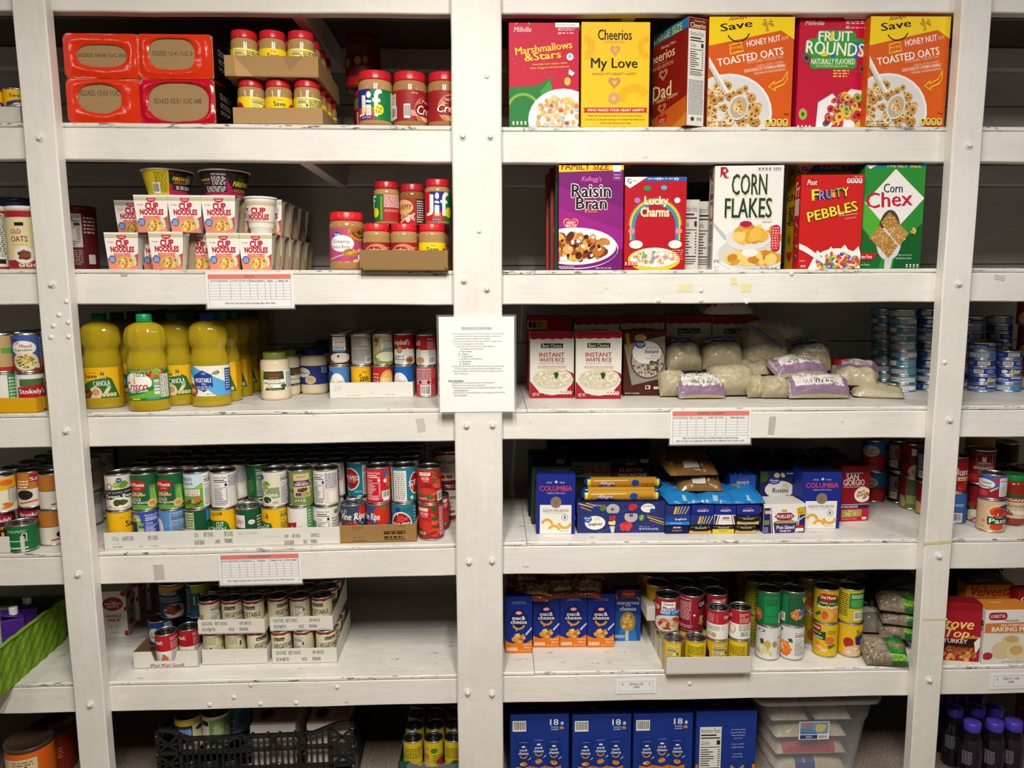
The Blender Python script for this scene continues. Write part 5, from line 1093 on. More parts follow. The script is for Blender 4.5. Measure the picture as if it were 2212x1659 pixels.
for k, (px, w) in enumerate(((593, 'left'), (712, 'right'))):
    put(carton(.145 if k == 0 else .138, .20, .142, 'e0d9d0', MKB, {'t': 'c0a498'}, top=MKT, name='food_carton', flap=False), px, YC+.045, 6, .068, 2, 'white carton with a red picture on its top in the black crate, %s one' % w, 'carton', 'white cartons in the black crate')
LC = [('R c8483c 0 0 100 100\nL f0d8d0 10 10 90 90 8', 'red striped'), ('R 20262a 0 0 100 100\nN 30 5 80 95', 'dark fact panel'), ('R b8282c 0 0 100 100\nE 2a5aa8 20 20 80 60\nE f0ece6 34 30 66 50', 'red and blue'), ('R e07a5a 0 0 100 100\nF 0 0 100 100 10 30 c8503c e8a080 6a8a3a', 'coral'), ('R d8c832 0 0 100 100\nL 4a4a20 10 10 90 90 8', 'lemon yellow'), ('R 2a7a4a 0 0 100 100\nL c8d8c8 20 10 90 90 9', 'green')]
for i, (px, (a, w)) in enumerate(zip((535, 580, 603, 632, 660, 692), LC)):
    canput(a, 'a8a49a', px, YC+.062 + (.02 if i % 2 else 0), 6, .008, 'can with a %s label seen through the bars of the black crate' % w, 'cans low in the black crate', .029, .075)
for i, px in enumerate((420, 465, 500)):
    canput('', '3a4a3a', px, YC+.064, 6, .008, 'can with a plain dark lid low behind the crate bars, %s of three' % ('left', 'middle', 'right')[i], 'dark cans low in the crate', .032, .085, tab=True)
YL = 'R c9b41e 0 0 100 100\nL 6a5c10 8 20 92 60 5\nR d8c83a 0 70 100 76\nF 10 60 90 100 8 16 d89a3a e0b84a\nR a8941a 46 10 48 70'
YL2 = 'R c9b41e 0 0 100 100\nF 0 10 40 100 10 24 d87a3a c85a2a e0a050\nE 3f7a2a 34 20 70 40\nL 6a5c10 46 46 96 80 4\nE 9a2a20 60 60 110 96'
zg = .0725
for r in range(4):
    for i, px in enumerate((893, 937.5, 981)):
        Y = .125 + r*.068; q = behind(px, .125, Y, .2)
        w = ('left', 'middle', 'right')[i]
        canput(YL2 if i == 1 else YL, 'c9b41e', q, Y, 6, zg, ('yellow fruit can with a grey lid, %s of the front three in the green tray' % w) if r == 0 else 'yellow fruit can in the dark back rows of the green tray', 'cans in the green tray' if r == 0 else 'back rows of the green tray', .0315, .100, tab=True)
gt = MB(); gt.box(-.115, 0, 0, .115, .30, .018, '2f4a3c', 'card')
g_root = empty('cardboard_tray'); gt.build('base', g_root)
gt = MB(); n = 30
rows = [[(-.115+.23*i/n, y, 0.004) for i in range(n+1)] for y in (0, )] + [[(-.115+.23*i/n, -0.0, .062 - .022*max(0, sin(pi*min(1, max(0, (i/n-.16)/.6))))**0.7 + .004*noise.noise(Vector((i*.9, 2, 1)))) for i in range(n+1)]]
gt.grid(rows, '2f4a3c', 'card', sm=False); gt.build('front_wall', g_root)
for sx in (-1, 1):
    gt = MB(); gt.box(sx*.115-.0015, 0, 0, sx*.115+.0015, .30, .06, '2f4a3c', 'card'); gt.build('side_wall', g_root)
fm = MB(); rows = [[(-.09+.18*i/16, -.0015 - .003*abs(noise.noise(Vector((i*.8, j*.9, 3)))), .02+.05*j/8*(0.6+.4*abs(noise.noise(Vector((i*.7, 1, 9)))))) for i in range(17)] for j in range(9)]
fm.grid(rows, 'e8f0ea', 'clear'); fm.build('torn_film', g_root)
cs = MB(); cs.box(-.116, 0, 0, .116, .305, .0515, '2f4a3c', 'card', .002); put(cs.build('cardboard_case'), 940, .086, 6, 0, 0, 'dark green cardboard case on the floor under the tray of yellow cans', 'case')
put(g_root, 940, .085, 6, .052, 0, 'dark green tray with torn clear film holding yellow fruit cans on the floor', 'tray')
# ================================================================== right bay, top shelf (1)
OATC = ['d8a860', 'c8924a', 'e4bc78', 'b8803c', 'edd09a']
def cereal(art, col, xl, xr, Y, lv, h, lab, d=.055, rz=0, left='', top='', cols=None, warp=0, right=''):
    z = shelf(lv, .6)[0]; h = wz(h, Y, wx((xl+xr)/2, Y, z+.2)) - z; w = wx(xr, Y, z+h*.5) - wx(xl, Y, z+h*.5)
    return put(carton(round(w, 4), d, round(h, 4), col, art, cols, left, right, top, warp=warp), (xl+xr)/2, Y, lv, 0, rz, lab, 'cereal box', 'cereal boxes on the %s shelf' % ('top' if lv == 1 else 'second'))
STARS = 'J f0e8ea 7 4 32 9 Millville\nA f0e8ea 20 4.5 10 10.6 200 340\nR f4f0ec 66 0 100 4.4\nT 8a8a8e 69 1.4 95 3.2 ESSENTIAL GOODNESS\nB f4f0ec 70 5 74.5 7.6 NO\nB f4f0ec 70 8.8 74.5 11.2 NO\nL f0c8d0 75.5 5 95 8 2\nL f0c8d0 75.5 9 95 11 1\nB f4d83c 9 17 90 31 @7 Marshmallows\nB f4d83c 22 26 74 37 @6 &Stars\nB f6e27a 34 38 83 40.4 @3 FROSTED OAT CEREAL WITH\nB f6d83c 30 41 86 44.5 @3 Mini Magical Marshmallows\nF 4 10 98 60 30 1 f0a0b8 f6d0dc\nE e8eef0 82 29 92 36\nE 8ac8e0 84 30 90 34\nP f0ece8 86 44 94 48 90 51 85 49\nE f0c050 79 52 88 60\nP 1f7a34 0 62 40 60 62 52 60 64 44 78 30 100 0 100\nP 3f9a3a 44 66 58 55 62 64 50 72\nA 7fae3f 20 84 20 24 200 340\nE f0eeec 27 63 128 124\nE dfe4e8 30 65 126 122\nF 31 67 112 116 110 7 d8b078 c89a5a e8cc98 d8b078 e4c890\nF 34 70 108 112 24 6 e0a0a8 8a5a8a e8843a f0c848 f0b8c0 a8c8d8 c85a4a\nV 3 94 26 99.5 f4f0ec 1f7a34'
LOVE = 'A efb010 4 24 6 17 -90 90\nA efb010 98 24 8 16 90 270\nA efb010 78 76 14 26 180 330\nB 1f1a10 24 7 73 17 Cheerios\nT b08a1a 33 18 63 20 LIMITED EDITION\nH c99a6a 41 22 57 33\nH e8b818 45.5 24.5 53 29.5\nB 1f1a10 14 34 82 46.5 My Love\nT 7a6010 16 48 81 50.4 MAKES MY HEART HAPPY\nH c48a62 39 52 58 64\nH e8b818 44.5 55 53 60.5\nE cf9f74 39 67 57 78\nE f2c41c 45 70.5 51 74.5\nP c8281f 3 81.5 98 81.5 96 84 98 86.2 3 86.2 5 84\nB f6f0e6 9 82.6 93 85.2 WHO MAKES YOUR HEART HAPPY?\nT 5a4a18 9 88.4 90 90.6 Whether this box of delicious cereal is for you or to give to someone\nT 5a4a18 6 92 94 94.2 you love, you can feel good knowing you are making a heart healthy choice\nT 5a4a18 28 95.4 74 97.6 that will make everyone\'s heart happy.'
DADF = 'P 1f7fb8 -1 0 100 0 100 9 0 11\nB d8d43a 2 2 84 9 LARGE SIZE\nT f0dca0 24 15 66 19 Honey Nut\nB f0dca0 -22 19.5 64 29 Cheerios\nL d86a4a 0 30 50 32 1\nT e8b890 -4 33 60 36.6 LIMITED EDITION\nH c8845a 18 38 46 50\nH 6a1c14 25 41 39 46\nB f0dca0 2 52 56 66 Dad\nT f0dca0 -40 66 76 69.5 MAKES MY HEART HAPPY\nH c8703a 16 71 44 82\nH 7a2818 24 73.5 36 78\nP c8601c 0 84 100 72 100 100 0 100\nH b8201c 16 82 46 96\nL f0c8b8 22 86 40 90 2\nA b8703a 32 100 7 17 180 360\nP d8842a 50 100 100 88 100 100'
DADS = 'R e6e2da 0 0 100 100\nR 6a1714 0 0 100 10\nT f0dca0 30 1.5 88 4 Honey Nut\nB f0dca0 8 4 96 9 Cheerios\nR 5a1412 90 0 100 100\nN 6 11 84 55 222 e6e2da\nL 777 6 57 84 90 22\nE 444 20 92 40 96\nC 50 91.5 80 96'
OATS = 'P f2ce14 0 0 100 0 100 20 84 12 0 26\nB 1f1a16 13 2 50 13.4 @9 Save\nI b0341c 22 -2 44 5 @9 Always\nA 1f1a16 34 11 13 14.4 20 150\nP c4962a 66 13 67 3 70 13\nF 61 1 68 10 8 3 b8862a\nF 68 1 76 10 8 3 b8862a\nB f6f0e6 44 16 84 27 @10 HONEY NUT\nT f6d8b0 85 16.5 93 21 @12 NATURALLY FLAVORED\nP f0cc30 24 25 38 22 40 29 41 31 25 34\nP d65a14 25 25.8 37.4 23 39.6 30 26 33\nB f0cc30 26 26 38 29 @8 RECIPE\nB f0cc30 28 30 37 32 @8 ON SIDE\nB f8f4ec 10 29 88 42.5 @10 TOASTED OATS\nT f6c8a0 45 35.6 88 41 @9 SWEETENED TOASTED OAT\nT f6c8a0 56 40 89 44.5 @9 CEREAL WITH HONEY\nB f6e6d0 42 43 91 49 @8 GOOD SOURCE OF 11 VITAMINS & MINERALS\nT f6e6d0 54 47 91 51 @8 SEE SIDE PANEL FOR NUTRITION INFORMATION\nP f0cc30 71 63 79 57 78.4 60 88 56 93 48.5 93.6 48.5 93.8 56 90 61 80 64.5 80.6 67\nP d65a14 72.5 63 78 59 77.6 61.2 88.4 57 92.8 50 93 56 89.4 60 79 63.4 79.4 65.4\nE eceae6 -26 51 77 124\nE d8d6d2 -23 53 74 121\nO -20 56 69 117 150 9 d8a860 c8924a e4bc78 edd09a c08a40\nP c8c6c2 0 38 24 68 20 71 0 46\nP e8e6e2 0 36 25 68 23 70 0 41\nE d4d2cf 24 70 48 94 20\nE b8a890 27 72 46 92 20\nO 28 72 45 92 16 7.5 e4bc78 edd09a d8a860\nB f4f0ea 2 93 23 95 NET WT 21.6 OZ\nB f4f0ea 2 96.2 25 98.4 (1 LB 5.6 OZ) 612g\nV 68 92.5 96 99 4a3a14 f2e06a\nE d65a14 91 85 96 88'
FRUIT = 'J f0e8ea 7 3.5 34 7.6 Millville\nR f2eeea 62 0 100 2.4\nB f4f0ec 65 3.4 70 6.6 NO\nB f4f0ec 65 8 70 10.8 NO\nL f0c8d0 72 3.4 96 6.8 2\nL f0c8d0 72 9 94 10.6 1\nD 3f9a3c 24 12 80 26 40\nD 3f9a3c 8 19 97 36 40\nB f8f4ee 27 13 74 21.6 FRUIT\nP f0d030 44 13.5 48 13.5 47 21.6 43 21.6\nP 2a6ab0 76 22 92 24 91 36 78 37\nE f0d030 30 30 42 35\nE 2a6ab0 44 31 52 36\nE e87a3a 84 28 98 36\nB fbf7f2 10 21 92 35.4 @-3 ROUNDS\nD 3f9a3c 16 36 82 46 30\nB f4f8d8 18 37 80 42 NATURALLY FLAVORED\nT d8ecb8 24 42.6 70 44.6 WITH OTHER NATURAL FLAVORS\nL f0d050 50 46.5 72 54 3\nO 2 31 16 41 1 15 7a4a5a\nO 82 39 100 55 1 17 8a4a52\nO 90 33 106 41 1 16 e87a3a\nO -2 79 20 94 1 18 9ab84a\nE f2f0ee 30 74 120 124\nP f2f0ee 30 76 50 68 60 74 76 64 100 66 100 100 28 100\nO 34 64 108 112 90 12 e0603a f0b84a c8323a 9ab84a 7a4a6a e8883a d85a5a d8c050\nV 0 96 22 101 f4f0ec c81838'
cereal(STARS, 'c41238', 1099.5, 1251, .042, 1, 48, 'crimson cereal box with yellow lettering and marshmallows bowl beside the centre post')
cereal(LOVE, 'f2c41c', 1254.5, 1402, .042, 1, 47, 'bright yellow cereal box with hearts and a red ribbon line')
zt = shelf(1, .55)[0]
dad = carton(.168, .066, .288, '8c1c14', DADF, {'r': 'e6e2da', 't': '5a1412'}, right=DADS)
put(dad, 1441, .145, 1, 0, -68, 'maroon cereal box turned to show its white nutrition side', 'cereal box', 'cereal boxes on the top shelf')
dad.location = (wx(1482.5, .018, zt+.02) - .084*cos(rad(-68)), .018 - .084*sin(rad(-68)), shelf(1, .5)[0]+.0005)
cereal(OATS, 'd65a14', 1525.5, 1709, .052, 1, 36.5, 'orange and yellow toasted oats box left')['label'] = 'orange and yellow toasted oats box, left one, beside the maroon box'
cereal(FRUIT, 'c41238', 1718, 1870, .075, 1, 36.5, 'crimson cereal box with green lettering and coloured rings')
cereal(OATS, 'd65a14', 1868, 2040, .042, 1, 36.5, 'orange and yellow toasted oats box, right one, nearest the right post')

# ================================================================== right bay, second shelf (2)
RAIS = 'P 8a1c78 0 20 100 40 100 62 0 50\nP 9c2084 0 40 100 62 100 80 0 70\nP f0cc14 0 0 100 0 100 4.5 0 6.5\nB 9a1a20 4 -2 77 4.4 FAMILY SIZE\nP f2eeea 83 0 96 0 95 6 89 10 84 6\nA c8a0c0 90 9 5 6 0 180\nR a03a98 83 6 97 14.5\nR 5c1260 83.8 6.8 96.2 13.8\nB e0a8d8 85 8 95 10 HIGH\nB e0a8d8 85 11 95 13 FIBER\nI e070b0 35 10.5 66 16.4 Kellogg\'s\nX f2eee8 20 18 80 30.2 Raisin\nX f2eee8 27 30 74 41.6 Bran\nB 1c1518 20 18 80 30.2 Raisin\nB 1c1518 27 30 74 41.6 Bran\nL e8a040 40 41.5 62 45 3\nH e8a8a0 6 50 31 63\nH c8202c 7.4 50.8 29.8 62.4\nB f6f0ec 12 53 26 55.6 HEART\nB f6f0ec 10 56 28 58.6 HEALTHY\nE eceae8 -40 60 93 99\nE 7a1c7c -38 63 92 98\nE f0eeec -40 59 90 95\nF -34 60 86 94 120 14 b8702a 9a4a1c d89a4a 8a3a1c c8843a 5a2a18 e0ae5a\nF -20 64 80 92 26 6 3a2020 2a1a18 f0ece6\nR f0ece6 2 87 13 91\nV 2 96 24 99 2a2a2a c8b8c8\nT e8dce8 58 97.4 82 99.2 NET WT 24 OZ'
LUCK = 'P f0eeec 0 0 36 0 8 12 0 8\nB 2a3a6a 4 2 10 7 G\nT 5a5a6a 12 3 20 5 General\nP 1f5fae 36 0 100 0 100 4 32 5\nL c8d8ec 36 1 96 3 1\nB f0eeea 52 .6 58 3.6 19\nB f0eeea 80 .6 86 3.6 12\nA b02a3a 50 52 43 46 180 360\nA e8983a 50 52 41 43 180 360\nA e8d04a 50 52 39 41 180 360\nA 5aa85a 50 52 37 39 180 360\nA 3a8ac8 50 52 33 37 180 360\nR 3a8ac8 13 52 17 68\nR e8d04a 9 52 11 68\nR b02a3a 7 52 9 68\nR 5aa85a 11 52 13 68\nR 3a8ac8 83 52 87 68\nR e8d04a 89 52 91 68\nR 5aa85a 87 52 89 68\nE e88a9a 6 55 17 61\nE e88a9a 83 55 94 61\nE f0eeec 80 22 90 28\nE 5ab0c8 58 9 68 14\nE 3f8a5a 30 9 42 15\nE b07ac8 15 22 25 28\nE f0ece8 8 68 30 77\nE f0ece8 72 68 94 77\nX d8a84a 32 21 70 32 Lucky\nX d8a84a 26 32.6 72 42.4 Charms\nB f6eeda 32 21 70 32 Lucky\nB f6eeda 26 32.6 72 42.4 Charms\nE f0c83a 6 76 92 102\nE f2efe9 10 78 88 97\nE f2efe9 20 76 80 92\nO 12 78 86 95 60 7 d8b078 e8cca0 f0e0c0 d8b8a0\nF 14 78 84 94 26 7 e88a9a b07ac8 f0ece8 e8a040 6ab86a f0d8dc\nL f0a090 78 78 96 90 5\nT f0d8d0 26 95 44 97 Gluten Free\nV 0 91 22 96 f4f0ec c01a28'
CORN = 'P b01c30 8 1 16 1 20 5 15 8 20 12 15 12 11 8 8 12\nE d8d4cc 12 3 16 6\nL 777 13 10 22 12 1\nV 62 1.6 82 5.6 444 d8d4cc\nV 84 1.6 96 5.6 444 d8d4cc\nX e0d8b8 25.6 8.4 76.6 28.4 CORN\nB 1c3f2c 25 8 76 28 CORN\nX e0d8b8 16.6 31.4 85 50.4 FLAKES\nB 1c3f2c 16 31 84 50 FLAKES\nT b88a4a 71 52.5 84 55 cereal\nF 66 54 104 86 30 14 e0b050 d09a3a e8c878 c88a30\nE e4e2de 4 68 110 103\nE d2d0cc 7 69 108 100\nF 12 78 106 99 70 16 d89a30 e8b44a c8842a f0cc78\nP c2c0bc 0 54 20 68 17 71 0 57\nE dddbd7 18 58 84 82\nE eceae6 42 80 66 88\nF 18 54 82 79 50 18 e8b84a d8a03a f0cc78 c88a30 e4b040\nE b01c40 38 53 56 59\nD c8202c 84.5 57 97.5 83 45\nL f0d0c8 86 59 96 81 9\nL 888 2 90 12 93 2\nT 777 2 97 10 98.6 NET WT\nL 999 70 98 96 99.6 1'
CORNS = 'P b01c30 20 4 70 4 60 8 74 13 40 12\nR b8a88a 25 17 80 23\nR 7a6a50 25 25 80 31\nT 555 22 28 84 30 CORN\nR 8a6a3a 20 33 86 52\nE e8e2d6 28 36 80 50\nL 777 20 55 80 74 10\nL 777 16 76 70 98 20'
CORNS2 = CORNS
YCH = 'P 1f8ac8 0 0 100 0 100 6 0 8\nP f0eeec 0 0 24 0 12 9 4 7\nB 2a3a6a 6 2 14 6 G\nB f0d42a 32 1 98 5 FAMILY SIZE\nL 7a6010 20 9 96 12 1\nB 2a2416 20 20 90 34 Cheerios'
YCHS = 'B 2a2416 10 26 92 33 ch\nI 2a2416 8 34 92 62 @90 cheerios\nH c0281c 20 82 84 94\nF 10 62 90 80 8 30 8a6a14 b08a1c\nL 7a6414 10 3 90 9 2'
PEB = 'D b81c1c 6 3.6 27 13 50\nI f6f0e6 9 5 25 10.6 Post\nV 72 4 97 9 333 f2f0ea\nT f0d0c8 84 1.4 96 3 PER 1 CUP\nX 2a2a1a 18 15 76 27 @5 FRUITY\nB f2e23a 17.6 15 28.6 27 @4 F\nB b07ac8 29 16 38.6 26.4 @3 R\nB 4ab0d8 40 15.4 49 25 @4 U\nB f0a04a 50 16 54 24 @4 i\nB 7ac84a 55.6 14 64 23.6 @5 T\nB f2e23a 66 13 76 23 @7 Y\nX 3a3414 11 28 91.4 49.4 @13 PEBBLES\nB f2e23a 11 28 91.4 49.4 @13 PEBBLES\nT f6dcd0 60 37.6 89 40 @7 SWEETENED RICE CEREAL\nT f6dcd0 62 41 92 43.4 @7 NATURAL AND ARTIFICIAL\nT f6dcd0 72 44.6 90 47 @7 FRUIT FLAVOR\nE f4f2ee 24 78 102 108\nP f4f2ee 20 94 30 80 40 86 52 76 60 84 74 74 84 84 96 76 100 84 100 100 16 100\nF 24 80 104 106 110 7 d8503a e8983a 7ac84a 4ab0d8 c83a6a e8d04a 6a4ab0 3f8a3a\nP eceae6 -2 72 12 76 44 91 42 95 10 82 -2 78\nB f6f0e6 4 96 12 98.4 NET WT\nL f0c8c0 2 90 12 93 1'
PEBS = 'B f0d0b8 20 6 80 22 Fr\nR d8c8c0 10 24 80 42\nF 0 44 100 96 40 20 3a2a6a b8342a 2a4a8a d8c040'
CHEX = 'P 1f7fb8 0 0 100 0 100 2 0 3\nP f0eeec 0 0 20 0 8 4\nB f0d42a 36 -2 92 2.6 FAMILY SIZE\nP 1c6a2e 0 56 40 78 30 100 0 100\nP 135a28 60 76 100 56 100 100 54 100\nP eceae6 50 4 100 32 56 62 42 62 2 36\nP 4fae34 0 30 2 36 40 60 20 74 0 60\nB 1c3a34 32 18 63 26.6 Corn\nB c0203a 4 24 80 42 @4 Chex\nE 4a4038 26 43 64 90\nE d8d6d2 25 58 66 92\nP d2d0cc 40 86 54 86 50 102 40 102\nP a87c3c 44 45 60 55 46 66 30 55\nP b08444 60 56 78 66 64 78 47 67\nP b08444 28 58 45 68 30 80 12 70\nP a87c3c 46 68 61 78 46 90 30 79\nF 32 48 60 64 40 2.6 e4bc78 d8a85c\nF 16 60 44 78 40 2.6 e4bc78 d8a85c\nF 48 59 76 77 40 2.6 e4bc78 d8a85c\nF 32 71 60 88 40 2.6 e4bc78 d8a85c\nF 78 58 92 68 6 5 e0b44a\nR c81c2c -6 85 20 91.6\nP c81c2c 20 85 27 85 20 91.6\nB f6f0ec 0 86.6 18 90 ten Free\nT d8e8d0 0 95 14 97 oat Cereal\nT d8e8d0 58 86 84 88 NO High Fructose Corn Syrup\nT d8e8d0 58 89 84 91 NO Artificial Colors or Flavors\nV 74 95 98 100 d8e8d0 1c5a2c'
cereal(RAIS, '74196c', 1206, 1345.5, .043, 2, 356.5, 'purple cereal box with large black lettering and a red heart')
cereal(LUCK, 'b81424', 1347, 1480, .046, 2, 382, 'red cereal box with a rainbow arch and cream lettering')
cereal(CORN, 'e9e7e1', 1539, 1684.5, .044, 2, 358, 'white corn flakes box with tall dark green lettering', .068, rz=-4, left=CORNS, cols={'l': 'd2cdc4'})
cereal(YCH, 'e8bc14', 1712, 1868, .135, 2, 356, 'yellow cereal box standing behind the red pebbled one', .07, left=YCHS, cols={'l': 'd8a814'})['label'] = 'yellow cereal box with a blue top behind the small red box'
cereal(PEB, 'c8201e', 1724, 1856, .043, 2, 378, 'red cereal box with yellow, purple and blue cartoonish lettering', .05, rz=-3, left=PEBS)
cereal(CHEX, '2c8a32', 1857, 1987.5, .055, 2, 356.5, 'green cereal box with a white diamond and a spoon of squares', .07)
GBX = 'R 2a7a2a 0 0 100 100\nR e8e6e0 0 0 100 16\nP e8e6e0 100 36 100 56 20 46\nR c8202c 0 84 100 90\nB f0ece6 30 85 80 89 G'
put(carton(.17, .06, .32, '2a7a2a', GBX, name='cereal_box'), 1262, .115, 2, 0, 0, 'green cereal box of which only the left edge shows behind the purple box', 'cereal box')
put(carton(.17, .05, .31, '24305e', 'I d8a088 1 40 14 80 @90 GRAHAMS\nR 8a2a24 0 0 6 100', name='cereal_box'), 1248, .185, 2, 0, 0, 'dark blue cereal box edge showing left of the green one', 'cereal box')
put(carton(.17, .05, .30, '9a3a30', 'F 0 0 14 40 10 8 d88a6a c85a4a', name='cereal_box'), 1238, .245, 2, 0, 0, 'dull red cereal box edge, farthest left behind the purple box', 'cereal box')
NBX = 'N 8 6 92 96 333 cfcac2'
for k, (px, Y) in enumerate(((1487, .10), (1513, .115))):
    put(carton(.058, .18, .205, 'cfcac2', NBX, name='cereal_box'), px + k*6, Y+.03*k, 2, 0, 0, 'white box end with a fact panel between the rainbow box and corn flakes, %s one' % ('left', 'right')[k], 'box')
put(carton(.19, .05, .29, '8a6a2a', 'P 3a5a3a 0 0 100 0 100 20 0 20', name='cereal_box'), 1500, .36, 2, 0, 0, 'dark olive box in the deep shadow behind the rainbow box', 'box')
put(carton(.05, .2, .26, '7a3a20', 'L d8b088 20 30 80 90 9', name='cereal_box'), 1541, .33, 2, 0, 0, 'brown box end in the shadow just left of the corn flakes', 'box')
# ================================================================== right bay, third shelf (3)
BCR = 'P a01c30 0 0 100 0 100 9 90 10 80 9 70 11 60 9.6 50 11 40 9.4 30 11 20 9.6 8 11 0 9.4\nR 1f1c18 25 17 75 24\nA b8a060 50 38 36 37 235 305\nT f0ece2 28 18 72 23 Best Choice\nB b02038 21 31 78 37.5 INSTANT\nB 8a2034 21 39 78 45 WHITE RICE\nT 9a8a78 22 46.4 78 48.4 ENRICHED LONG GRAIN - PRECOOKED\nR c8a080 18 51 82 51.6\nR c8a080 18 54 82 54.6\nT 8a7a68 18 52.2 82 53.6 AS TASTY AS IT IS QUICK\nP a01c30 0 74 22 92 50 96 80 93 100 72 100 100 0 100\nP a01c30 76 56 98 62 100 64 100 72 92 62\nE d8d4c8 4 55 98 91\nE c9c2ac 6 56 96 87\nF 6 56 96 86 120 6 dcd4bc cfc6aa e6dec8 c2b898\nP 2f4a22 54 62 62 60 66 64 60 72 56 67\nV 68 89 96 94.5 a01c30 f0ece2\nT f0d8d8 6 92 22 97 NET WT\nT f0d8d8 34 93 52 95.6 14 OZ'
BCS = 'R c9c3b4 0 0 100 100\nL 777 14 14 86 60 14\nP a01c30 0 76 100 92 100 100 0 100'
GVR = 'P 5a3026 0 20 100 20 100 21 0 21\nP 5a3026 0 44 100 44 100 45 0 45\nP 5a3026 0 66 100 66 100 67 0 67\nP 8a847c 0 22 96 8 100 72 20 84\nP a8862a 2 6 10 4 18 34 12 36\nF 18 4 58 20 14 12 b8963a c8a84a a88a30\nE 4a3a30 16 16 98 74\nE b8aa98 19 18 96 72\nF 20 36 95 71 110 6 8a7a70 c8bcb0 4a3a34 6a5a54 a89a90\nE f2efe8 20 16 88 51\nE 1f4a9c 27 16 51 27\nB fff 30 18 48 22 Great\nT fff 33 22.4 46 25 Value\nT 7a6a60 54 24 82 28 Brown Rice\nB 27306a 50 28.6 82 35 Instant\nT 7a6a60 64 37 82 40 Natural\nT 7a6a60 52 41 82 44.4 whole grain\nF 58 44 76 54 14 8 3f5a22 5a7a32\nR d8c8b8 52 84 64 90\nR 4a2018 54 85 60 89\nR d8c8b8 72 86 84 90\nB f0e4d8 88 83 95 89 10\nT e8d8cc 4 95 38 98 NET WT 14 OZ (396g)'
MIN = 'R b8141c 0 0 100 100\nR c8a81c 0 6 46 18\nE 1f1c18 3 7 12 16\nB 1f1c18 14 8 18 16 1\nB 1f1c18 19 8 36 12 SIMPLE\nT 1f1c18 19 13 34 16 INGREDIENT\nR 1f1c18 14 19 36 23\nE f0ece6 12 20 92 60\nI 1a1a1a 10 26 90 42 Minute'
rg = 'rice boxes on the third shelf'
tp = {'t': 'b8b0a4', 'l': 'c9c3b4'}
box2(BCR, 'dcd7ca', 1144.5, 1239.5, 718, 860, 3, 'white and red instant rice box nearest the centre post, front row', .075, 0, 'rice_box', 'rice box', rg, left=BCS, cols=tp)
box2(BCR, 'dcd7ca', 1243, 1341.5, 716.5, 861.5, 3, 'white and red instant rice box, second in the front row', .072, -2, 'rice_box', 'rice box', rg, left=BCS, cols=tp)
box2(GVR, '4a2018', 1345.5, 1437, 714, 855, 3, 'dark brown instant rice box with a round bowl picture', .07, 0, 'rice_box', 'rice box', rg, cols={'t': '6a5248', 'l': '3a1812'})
for k, (xl, xr, yt, a, c, w) in enumerate(((1138, 1233, 683, MIN, 'a81018', 'red instant rice box with a yellow corner, back row behind the first white box'), (1239, 1336, 685, BCR, 'dcd7ca', 'white rice box with a red top in the back row, first of four'), (1338, 1432, 682, BCR, 'dcd7ca', 'white rice box with a red top in the back row, second of four'), (1436, 1533, 682, BCR, 'dcd7ca', 'white rice box with a red top in the back row, third of four'), (1535, 1632, 683, BCR, 'dcd7ca', 'white rice box with a red top in the back row, fourth of four'))):
    box2(a, c, xl, xr, yt, 0, 3, w, .075, 0, 'rice_box', 'rice box', rg, Y=.44, cols={'t': '8a2a34'})
ZIP = 'R c8c6c0 0 0 100 38\nR 2c4aa0 0 22 100 28\nR 5a74b8 0 29.5 100 31.5\nR 2c4aa0 0 33 100 40'
FLK = 'P 9a7a9c 0 6 100 6 100 96 0 96\nP ece8e2 10 8 90 8 88 72 10 72\nT 5a5660 16 14 84 30 FLICKERTAIL\nT 4a4650 30 42 72 48 ENRICHED LONG GRAIN\nB 2a2830 24 50 78 64 WHITE RICE'
FLK2 = 'P 9a7a9c 4 6 96 6 96 60 4 60\nP ece8e2 14 8 86 8 86 50 14 50\nT 5a5660 18 12 82 22 FLICKERTAIL\nT 4a4650 30 30 72 34 ENRICHED LONG GRAIN\nB 2a2830 26 36 76 46 WHITE RICE'
NOTE = ZIP+'\nP e6e4de 28 44 78 38 82 62 34 66\nT 2a2a2a 46 44 72 58 @4 4/26'
RC = 'c4b898'
bagg = 'bags of rice on the third shelf'
Yf = gy(1515, 857, 3) - .05
def rb(w, d, h, art, seed, p=2.6, bumpy=.008, col=RC, m='ricebag'): return bag(w, d, h, col, art, seed, m, 'rice_bag', p, bumpy=bumpy)
